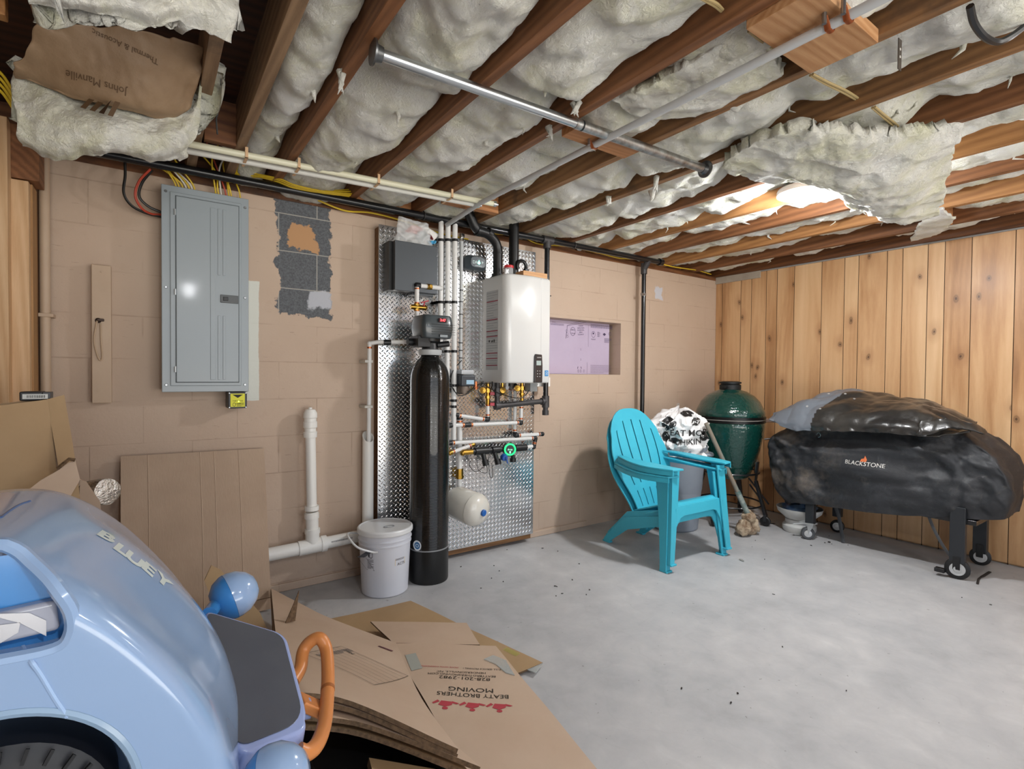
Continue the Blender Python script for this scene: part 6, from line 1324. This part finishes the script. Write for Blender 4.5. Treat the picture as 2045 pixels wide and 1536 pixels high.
single('cardboard_sheet', 'narrow cardboard strip standing between the big box and the silver duct', 'cardboard', M().prism([aY(160, 958, 2.5), aY(172, 962, 2.5), aY(200, 1003, 2.5), Vector((-.12, 2.5, .0)), Vector((-.24, 2.5, 0))], (0, .006, 0)), cbp, group='flattened cardboard')
# black device on top of the box
T_ = Thing('power_supply', 'small black electronic box with barcode label lying on the big cardboard box', 'electronics', aY(62, 800, 2.30))
c = aY(62, 792, 2.29); w_ = (aY(84, 792, 2.29).x-aY(38, 792, 2.29).x)
T_.part('case', M().box(c.x-w_/2, c.x+w_/2, 2.285, 2.36, c.z-.014, c.z+.016), mat('device_black', '222428', .4), bevel=.004); T_.part('heat_sink', M().box(c.x+w_/2, c.x+w_/2+.02, 2.29, 2.35, c.z-.008, c.z+.014), mat('device_fins', '3a3e44', .35), bevel=.002)
T_.part('label_plate', M().box(c.x-.02, c.x+.042, 2.2835, 2.286, c.z-.008, c.z+.008), mat('label_white', 'cfd2d0', .5)); bm_ = M(); rr = random.Random(4)
for k in range(11): bm_.join(place(shape([(-.0009, -.0045), (.0009*rr.uniform(.3, 1.6), -.0045), (.0009, .0045), (-.0009, .0045)]), (c.x-.008+k*.0042, 2.283, c.z), (1, 0, 0), (0, 0, 1)))
T_.part('barcode', bm_, MC['ink_black'], flat=True)
# silver duct
m = M(); ca, cb_ = aY(178, 985, 2.86), aY(212, 982, 2.78); L = (cb_-ca).length; pr = []
for k in range(26): pr.append((.052+(.003 if k % 2 else 0), L*k/25*1.1))
m.lathe([(0, 0)]+pr+[(.045, L*1.12), (0, L*1.12)], ca, cb_-ca, 28); m.v = [tuple(Vector(p)+Vector((.004*noise.noise((p[0]*30, p[1]*30, p[2]*30)), 0, .005*noise.noise((p[0]*25, p[2]*25, 3))))) for p in m.v]
single('flexible_duct', 'crumpled silver foil duct end between the cardboard and the wall', 'duct', m, mat('foil', 'c4c2bd', .22, 1, bump=.8, bscale=50, bdist=.01), ang=25)

# pile of flattened boxes on the floor
def pilesheet(lab, ctrl, th, mt, seed, extra=None, amp=.004):
    T_ = Thing('cardboard_sheet', lab, 'cardboard', ctrl[0][0], 'flattened cardboard'); m = slab(ctrl, th, seed=seed, amp=amp); T_.part('panel', m, [mt, cbe], ang=30); return T_, m.bvh()
zb = aZ
# tan sheet flat on the floor
A0, A1_, A2, A3 = zb(560, 1262, .012), zb(820, 1203, .012), zb(1084, 1328, .012), zb(800, 1440, .012)
tA, bA = pilesheet('tan flat cardboard sheet lowest in the pile, pointing toward the bucket', [[A0, lerp(A0, A1_, .5), A1_], [lerp(A0, A3, .5), lerp(A0, A2, .5), lerp(A1_, A2, .5)], [A3, lerp(A3, A2, .5), A2]], .008, cbk, 1)
def onz(m, px, py, bv, xdir, off=.0012, z=.0):
    h = bv.ray_cast(Vector((0, 0, HC)), ray(px, py).normalized()); c = h[0] if h[0] is not None else aZ(px, py, z); xd = Vector(xdir).normalized(); return cast(place(m, c+Vector((0, 0, .05)), xd, Vector((0, 0, 1)).cross(xd)), bv, (0, 0, -1), off)
tapeb = mat('tape_black', '2a2c30', .4)
p_ = [zb(713, 1227, .014), zb(755, 1221, .014), zb(790, 1243, .014)]
tA.part('black_tape', M().prism([zb(713, 1226, .014), zb(757, 1218, .014), zb(790, 1242, .014), zb(775, 1244, .014), zb(751, 1224, .014), zb(713, 1230, .014)], (0, 0, .002)), tapeb); tA.part('shipping_label', M().prism([zb(741, 1226, .017), zb(748, 1220, .017), zb(761, 1226, .017), zb(756, 1234, .017)], (0, 0, .001)), MC['label_white'])
tA.part('yellow_marking', onz(text('||||||||||', .03), 1022, 1302, bA, A2-A1_, .002), mat('marking_lime', 'b6c23e', .6), flat=True)
clr = mat('clear_tape', 'c6ccca', .12, alpha=.55, bump=.8, bscale=60, bdist=.004)
tA.part('clear_tape', M().prism([zb(1048, 1318, .016), zb(1085, 1326, .018), zb(1070, 1345, .016), zb(1052, 1338, .016)], (0, 0, .003)), clr)
# printed moving box
z2 = .06
P0, P1, P2_, P3 = zb(740, 1243, z2), zb(932, 1246, z2), zb(958, 1290, z2), zb(785, 1288, z2+.02)
tB0, b0_ = pilesheet('upper flap of the printed moving box in the cardboard pile', [[P0, lerp(P0, P1, .5), P1], [P3, lerp(P3, P2_, .5), P2_]], .006, cbp, 3)
Q0, Q1, Q2, Q3 = zb(780, 1286, z2+.02), zb(990, 1293, z2), zb(1240, 1600, .03), zb(960, 1600, .06)
tB, bB = pilesheet('large flattened moving box with red and black printing lying in the pile', [[Q0, lerp(Q0, Q1, .5), Q1], [lerp(Q0, Q3, .5), lerp(Q0, Q2, .5), lerp(Q1, Q2, .5)], [Q3, lerp(Q3, Q2, .5), Q2]], .008, cbp, 5)
def up(px, py): h = bB.ray_cast(Vector((0, 0, HC)), ray(px, py).normalized()); return h[0] if h[0] is not None else zb(px, py, .06)
xd = (up(885, 1378)-up(1015, 1388)); xn_ = xd.normalized()
def W_(s, pxa, pxb, py, sc=None, mt=MC['ink_black'], name='lettering'):
    a_, b_ = up(pxa, py[0]), up(pxb, py[1]); mm = text(s, 1.0); xs = [v[0] for v in mm.v]; w = max(xs)-min(xs); L = (a_-b_).length; k = L/w; mm.v = [(v[0]*k, v[1]*(k if sc is None else sc), 0) for v in mm.v]
    c_ = (a_+b_)/2; x_ = (b_-a_).normalized(); tB.part(name, cast(place(mm, c_+Vector((0, 0, .05)), x_, Vector((0, 0, 1)).cross(x_)), bB, (0, 0, -1), .0015), mt, flat=True)
W_('BEATY BROTHERS', 1016, 873, (1392, 1384), .03); W_('MOVING', 985, 896, (1380, 1375), .034); W_('828-201-2982', 979, 877, (1358, 1352), .025)
W_('BEATYBROTHERSMOVING.COM', 990, 855, (1352, 1345), .016); W_('HENDERSONVILLE, NC', 970, 872, (1345, 1341), .016)
W_('FULL SERVICE MOVING !', 1000, 925, (1338, 1335), .014); W_("MOVE WITH CONFIDENCE !", 915, 832, (1334, 1330), .012, ink_r)
fg = M()
for dx in (0, .11, .22):
    fg.join(move(disc(.012), dx, -.062)).join(move(shape([(-.03, .0), (.02, .005), (.03, -.035), (.0, -.05), (-.025, -.03)]), dx, .0)).join(move(shape([(-.055, -.01), (-.045, -.02), (-.02, -.01), (-.025, .005)]), dx, 0)).join(move(shape([(.025, -.005), (.05, -.03), (.056, -.02), (.035, .01)]), dx, 0))
cc = up(905, 1397); a_, b_ = up(1016, 1400), up(873, 1392); x_ = (b_-a_).normalized(); fg.v = [((v[0]-.11)*.85, -v[1]*.6, v[2]) for v in fg.v]; fg.f = [tuple(reversed(f)) for f in fg.f]
fg.v = [(v[0], v[1], v[2]) for v in fg.v]
tB.part('mover_figures', cast(place(fg, (a_+b_)/2+Vector((0, 0, .05))+Vector((0, 0, 1)).cross(x_)*.022, x_, Vector((0, 0, 1)).cross(x_)), bB, (0, 0, -1), .0012), ink_r, flat=True)
tB.part('grey_tape', onz(dense(shape([(-.022, -.06), (.022, -.055), (.022, .06), (-.022, .055)]), .02), 826, 1322, bB, (1, -.2, 0), .0015), mat('tape_grey', 'a3a59c', .35), flat=True)
tB.part('clear_tape', M().prism([up(966, 1318), up(985, 1310), up(1010, 1320), up(1028, 1350), up(1010, 1345), up(990, 1328)], (0, 0, .004)), clr, bevel=.001)
# long sheet in front
S0, S1, S2, S3 = zb(540, 1180, .10), zb(790, 1290, .09), zb(912, 1505, .17), zb(560, 1390, .34)
tC, bC = pilesheet('long flattened cardboard box on top of the pile beside the orange steering wheel', [[S0, zb(650, 1236, .11), S1], [zb(548, 1265, .22), zb(690, 1325, .2), zb(838, 1400, .14)], [S3, zb(700, 1410, .27), S2]], .012, cbp, 7)
frm = M(); fw, fh = .30, .20
for (x0, x1, y0, y1) in [(-fw/2, fw/2, fh/2-.002, fh/2), (-fw/2, fw/2, -fh/2, -fh/2+.002), (-fw/2, -fw/2+.002, -fh/2, fh/2), (fw/2-.002, fw/2, -fh/2, fh/2)]+[(-fw/2, fw/2, -fh/2+fh*k/7, -fh/2+fh*k/7+.0012) for k in range(1, 7)]: frm.join(shape([(x0, y0), (x1, y0), (x1, y1), (x0, y1)]))
fa, fb_ = zb(675, 1300, .18), zb(752, 1325, .17); xd2 = (zb(760, 1368, .17)-zb(675, 1328, .2))
tC.part('label_grid', onz(dense(frm, .012), 712, 1327, bC, xd2, .003), MC['ink_black'], flat=True); tC.part('small_print', onz(lines(16, .03, .2, .011, rr), 664, 1305, bC, xd2, .0015), MC['ink_grey'], flat=True)
tC.part('handwriting', onz(text('Misc', .026), 697, 1303, bC, -xd2, .002), MC['ink_black'], flat=True)
for k in range(3): tC.part('red_mark', onz(shape([(-.014, -.006), (.014, -.006), (.014, .006), (-.014, .006)]), 762+k*8, 1293+k*3, bC, xd2, .0015), mat('ink_maroon', '5a2a30', .6), flat=True)
# torn flap standing on it
fl0 = bC.ray_cast(Vector((0, 0, HC)), ray(570, 1245).normalized())[0]
tC.part('torn_flap', M().prism([fl0, fl0+Vector((.04, .01, -.005)), fl0+Vector((.06, .03, .11)), fl0+Vector((.035, .02, .06))], (0, .006, 0)), cbe)
# layers whose corrugated edges show at the front
for k, (dz, sx_, lab) in enumerate(((-.02, -.0, 'second cardboard box in the pile, its corrugated edge showing just below the top one'), (-.055, .035, 'third cardboard box in the pile with curled corrugated front edge'), (-.085, .02, 'lowest dark edged cardboard box at the front of the pile'))):
    off = Vector((sx_, -sx_*1.2, 0)); rows = [[S0+Vector((0, 0, dz*.3)), zb(650, 1236, .11)+Vector((0, 0, dz*.3)), S1+Vector((0, 0, dz*.3))], [zb(548, 1265, .22)+Vector((0, 0, dz)), zb(690, 1325, .2)+Vector((0, 0, dz)), zb(838, 1400, .14)+Vector((0, 0, dz*.8))], [S3+off+Vector((0, 0, dz)), zb(700, 1410, .27)+off+Vector((0, 0, dz)), S2+off*1.2+Vector((0, 0, dz*.7))]]
    pilesheet(lab, rows, .012, cbp if k < 2 else cbk, 11+k)
# black tote under the pile
T_ = Thing('storage_tote', 'black plastic storage tote under the front of the cardboard pile', 'tote', (.62, 1.2, 0))
T_.part('body', M().box(.36, .70, 1.0, 1.75, 0, .06).box(.36, .38, 1.0, 1.75, .06, .1).box(.68, .70, 1.0, 1.45, .06, .08), black_pl, bevel=.006)
single('cardboard_sheet', 'dark folded cardboard leaning in the shade under the pile', 'cardboard', slab([[Vector((.42, 1.02, .20)), Vector((.66, .98, .09))], [Vector((.5, 1.4, .14)), Vector((.68, 1.3, .09))]], .02, amp=0), [cbk, cbe], group='flattened cardboard')
single('cardboard_sheet', 'small cardboard flap standing behind the blue mirror of the toy car', 'cardboard', M().prism([aY(408, 1160, 2.3), aY(422, 1130, 2.3), aY(440, 1138, 2.3), aY(520, 1225, 2.3), Vector((.45, 2.3, 0)), Vector((.30, 2.3, 0))], (0, .008, 0)), cbk, group='flattened cardboard')

# ================================================================ toy car standing on its tail
blue = mat('toy_blue', '93aed2', .16, coat=.6, sss=.05); blued = mat('toy_blue_deep', '3f86c8', .25, coat=.3); bluel = mat('toy_frame_blue', '9aa9d6', .2, coat=.4)
tyre = mat('toy_tyre', '14151b', .5); dk = mat('toy_dark', '0a0b0e', .7)
Y0, Y1 = .845, 1.365; YC, YH = (Y0+Y1)/2, (Y1-Y0)/2
car = Thing('toy_car', 'light blue ride on toy car standing on its tail in the left foreground', 'toy car', (-.1, YC, 0))
prof = [(-.36, .30), (-.37, .60), (-.37, .85), (-.345, .935), (-.30, .985), (-.24, 1.003), (-.17, 1.0), (-.115, .977), (-.055, .93), (0, .868), (.058, .785), (.1, .70), (.122, .62), (.128, .57), (.125, .50), (.10, .42), (.06, .30), (.05, .10), (.03, .02), (-.34, .02)]
PR = [Vector((x, 0, z)) for x, z in prof]; PR = spline(PR+[PR[0]], 5)[:-1]; ctr = Vector((-.12, 0, .55))
def carf(u, v):
    n = len(PR); a = u*n; i = int(a) % n; p = lerp(PR[i], PR[(i+1) % n], a-int(a))
    t_ = 2*v-1; yy = YC+YH*t_
    ins = .05*(1-(1-abs(t_)**5)**(1/2.2)); d = (ctr-p); d = d.normalized()
    hood = .012*cos(t_*pi*1.5)*sm(-.2, .05, p.x)*(p.z > .5)
    return (p.x+d.x*ins+hood*.7, yy, p.z+d.z*ins+hood*.5)
K_ = len(PR)*2; NV = 40
tv = [ .5-.5*cos(pi*j/(NV-1)) for j in range(NV)]
body = M(); body.v = [carf(i/K_, tv[j]) for j in range(NV) for i in range(K_)]
body.f = [(j*K_+i, (j+1)*K_+i, (j+1)*K_+(i+1) % K_, j*K_+(i+1) % K_) for j in range(NV-1) for i in range(K_)]+[tuple(range(K_)), tuple(reversed(range((NV-1)*K_, NV*K_)))]; body.mi = [0]*len(body.f)
wcx, wcz, wr = -.165, .655, .148
cut = M().cyl((wcx, Y0-.1, wcz), (wcx, Y0+.16, wcz), wr, n=64)
solid = boolean(body, cut)
cut = M().cyl((wcx, Y1-.16, wcz), (wcx, Y1+.1, wcz), wr, n=64); solid = boolean(solid, cut)
op = [(-.36, .875), (-.36, 1.0), (-.30, 1.03), (-.20, 1.02), (-.149, .998), (-.123, .972), (-.099, .945), (-.083, .912), (-.083, .882), (-.10, .867), (-.16, .868), (-.25, .872)]
hp_ = spline([Vector((x, Y0-.05, z)) for x, z in op]+[Vector((op[0][0], Y0-.05, op[0][1]))], 4)[:-1]
solid = boolean(solid, M().prism(hp_, (0, .095, 0))); solid = boolean(solid, M().box(-.40, -.095, Y0, Y0+.11, .875, .945))
bo = car.part('body', solid, blue, ang=32)
# rims of arch and headlight opening
car.part('arch_rim', M().tube([(wcx+(wr+.004)*cos(a), Y0+.004, wcz+(wr+.004)*sin(a)) for a in [radians(-75+k*5) for k in range(58)]], .007, 8), mat('toy_rim', '8ea9c4', .25, coat=.4))
car.part('light_rim', M().tube([Vector((p.x, Y0+.0085+.036*sm(.93, .99, p.z), min(p.z, 1.0))) for p in hp_], .009, 8, closed=True), blue)
car.part('light_recess', M().prism([Vector((p.x, Y0+.043, min(p.z, .985))) for p in hp_], (0, .006, 0)), blued)
ln = [(-.20, .878), (-.20, .905), (-.175, .918), (-.10, .922), (-.096, .882)]
hl_ = car.part('headlight', M().prism([(x, Y0+.028, z) for x, z in ln], (0, .03, 0)), mat('light_clear', 'b9bcc8', .12, col2='9a9eac', coat=.5), bevel=.006, seg=3, label='clear grey headlight')
car.part('reflector', place(shape([(-.03, -.012), (-.012, -.02), (.01, -.008), (.012, .004), (-.01, .006), (-.028, .0)]).join(shape([(-.018, .022), (.02, .014), (.036, .0), (.036, -.02), (.012, .003)])), (-.145, Y0+.0265, .899), (1, 0, 0), (0, 0, 1)), mat('reflector_silver', 'dcdcdf', .2, .5), hl_, flat=True)
bvb = solid.bvh(); sa = [bvb.ray_cast(Vector((0, 0, HC)), ray(px, py).normalized())[0] for px, py in ((46, 1292), (62, 1320), (80, 1345), (110, 1395), (135, 1432))]
car.part('door_seam', M().tube(spline([p for p in sa if p is not None], 5), .0028, 6), mat('toy_seam', 'a9c6ec', .2))
def seam(pts, mt, r=.003): 
    P = []
    for px, py in pts:
        h = bvb.ray_cast(Vector((0, 0, HC)), ray(px, py).normalized())
        if h[0] is not None: P.append(h[0])
    if len(P) > 2: car.part('hood_seam', M().tube(spline(P, 5), r, 6), mt)
seam([(2, 1034), (20, 1020), (40, 1008), (60, 1001)], mat('seam_blue', '4a6a9c', .4), .0018)
for w_ in (0,):
    wh_ = car.part('wheel', M().lathe([(.06, -.05), (.105, -.055), (.125, -.04), (.128, 0), (.125, .04), (.105, .05), (0, .05)], (wcx, Y0+.075, wcz-.03), (0, -1, 0), 48), tyre, ang=30)
    for k in range(30):
        a = 2*pi*k/30; car_c = Vector((wcx+.114*cos(a), Y0+.0195, wcz-.03+.114*sin(a)))
    tr = M()
    for k in range(30): a = 2*pi*k/30; c1 = Vector((wcx, Y0+.018, wcz-.03)); tr.beam(c1+Vector((cos(a), 0, sin(a)))*.108, c1+Vector((cos(a), 0, sin(a)))*.124+Vector((0, .006, 0)), .004, .006, up=(0, 1, 0))
    car.part('tread', tr, dk, wh_); car.part('rim', M().lathe([(.0, -.045), (.055, -.045), (.06, -.05), (.058, -.03), (.0, -.03)], (wcx, Y0+.075, wcz-.03), (0, -1, 0), 36), mat('toy_wheel_grey', '5c6070', .4), wh_)
whf = car.part('wheel', M().lathe([(.06, -.05), (.105, -.055), (.125, -.04), (.128, 0), (.125, .04), (.105, .05), (0, .05)], (wcx, Y1-.075, wcz-.03), (0, 1, 0), 40), tyre, ang=30)
# windshield: dark panel in a blue frame, tilted away from the hood
W0, W1, W2, W3 = aY(414, 1216, 1.30), aY(572, 1265, 1.235), aY(622, 1452, 1.0), aY(476, 1512, .955)
W0.x -= .004
nrm = (W1-W0).cross(W3-W0).normalized()
if nrm.dot(Vector((0, 0, HC))-W0) < 0: nrm = -nrm
def rq(a, b, c, d, r, n=6):
    P = [a, b, c, d]; o = []
    for i in range(4):
        p0, p1, p2 = P[i-1], P[i], P[(i+1) % 4]; k1, k2 = p1+(p0-p1).normalized()*r[i], p1+(p2-p1).normalized()*r[i]
        o += [k1*(1-t)**2+p1*2*t*(1-t)+k2*t*t for t in [j/n for j in range(n+1)]]
    return o
fr_ = rq(W0, W1, W2, W3, [.02, .03, .05, .03]); ws = car.part('windshield_frame', M().prism(fr_, -nrm*.03), bluel, bevel=.007, seg=3)
ce = (W0+W1+W2+W3)/4; inn = [ce+(p-ce)*.925-(W1-W0).normalized()*.006+nrm*.0008 for p in fr_]
car.part('windshield', M().prism(inn, nrm*.002), mat('toy_windshield', '55585f', .3, col2='4a4c54', nscale=5, coat=.2), ws, label='dark grey windshield panel')
# back shell behind the windshield, dashboard and seat
car.part('dashboard', M().prism(rq(lerp(W0, W1, .05), lerp(W0, W1, .95)-nrm*0, lerp(W3, W2, .95), lerp(W3, W2, .05), [.02]*4), Vector((-.02, 0, -.12))), bluel, bevel=.006)
def steer():
    a_, b_ = aY(606, 1292, 1.28), aY(590, 1505, .98)
    P = spline([aY(585, 1362, 1.23), aY(600, 1335, 1.26), aY(606, 1300, 1.29), aY(622, 1280, 1.29), aY(640, 1276, 1.28), aY(652, 1300, 1.26), aY(655, 1350, 1.2), aY(653, 1400, 1.13), aY(647, 1450, 1.06), aY(632, 1488, 1.0), aY(612, 1504, .975), aY(596, 1500, .975)], 8); return P
org = mat('handle_orange', 'd68a4c', .35, col2='c97f45', nscale=4, sss=.1)
sw = car.part('steering_wheel', M().tube(steer(), .0145, 18), org, label='orange steering wheel'); S_ = steer()
car.part('joint_ring', M().tube(S_[52:54], .0152, 18), mat('orange_dark', 'a4602c', .4), sw)
car.part('steering_hub', M().beam(aY(598, 1400, 1.13), aY(640, 1400, 1.13)+Vector((0, .0, -.02)), .05, .02), org, sw, bevel=.004); car.part('steering_column', M().cyl(aY(560, 1400, 1.13)+Vector((0, 0, -.03)), aY(618, 1405, 1.13)+Vector((0, 0, -.01)), .02, n=16), bluel, sw)
# mirrors
def mirror(c, ax, r, lab, neck):
    ax = Vector(ax).normalized(); o = car.part('mirror', M().lathe([(0, -.75*r), (.45*r, -.7*r), (.8*r, -.45*r), (.98*r, -.1*r), (1.0*r, .02*r)], c, ax, 36), blued, label=lab)
    car.part('mirror_cap', M().lathe([(1.0*r, .03*r), (1.0*r, .2*r), (.93*r, .55*r), (.7*r, .9*r), (.4*r, 1.12*r), (0, 1.2*r)], c, ax, 36), blue, o)
    car.part('mirror_stem', M().cyl(c-ax*.5*r, neck, .016, n=14), blued, o)
cf = aY(458, 1192, 1.42); mirror(cf, (.85, .1, .25), .055, 'far round blue mirror', cf+Vector((-.05, -.08, .0)))
cn_ = aY(540, 1560, .88); mirror(cn_, (.75, -.3, .35), .05, 'near round blue mirror', cn_+Vector((-.06, .05, .0)))
# tail fenders and rear wheels low down on the right
car.part('seat_shell', M().lathe([(0, 0), (.12, .0), (.15, .03), (.15, .12), (.12, .15), (0, .15)], (.10, 1.06, .17), (0, 1, 0), 40), mat('toy_grey_blue', '4a4e66', .45))
for y_ in (Y0+.02, Y1-.10): car.part('wheel', M().lathe([(0, 0), (.11, 0), (.128, .015), (.128, .065), (.11, .08), (0, .08)], (.02, y_, .13), (0, 1, 0), 44), tyre)
car.part('fender', M().tube([(.10+.17*cos(a), 1.14, .24+.17*sin(a)) for a in [radians(-30+k*10) for k in range(14)]], .045, 14, flat=.6), MC['toy_grey_blue'])
# raised name in pale letters on the hood
lt = 'BLUEY'; pos = [(208, 1092), (236, 1118), (262, 1136), (290, 1152), (322, 1166)]
pos = [(212, 1072), (242, 1098), (268, 1118), (296, 1137), (326, 1160)]
lm = M(); hx = [bvb.ray_cast(Vector((0, 0, HC)), ray(*p).normalized()) for p in pos]
xd_ = (hx[-1][0]-hx[0][0]).normalized()
for ch, h in zip(lt, hx):
    n_ = h[1] if h[1].dot(Vector((0, 0, HC))-h[0]) > 0 else -h[1]; x_ = (xd_-n_*xd_.dot(n_)).normalized(); y_ = n_.cross(x_)
    lm.join(cast(place(text(ch, .050, 0, bold=.0022), h[0]+n_*.02, x_, y_), bvb, -n_, .001))
car.part('hood_letters', lm, mat('letter_pale', 'd3ddd9', .35), flat=True)
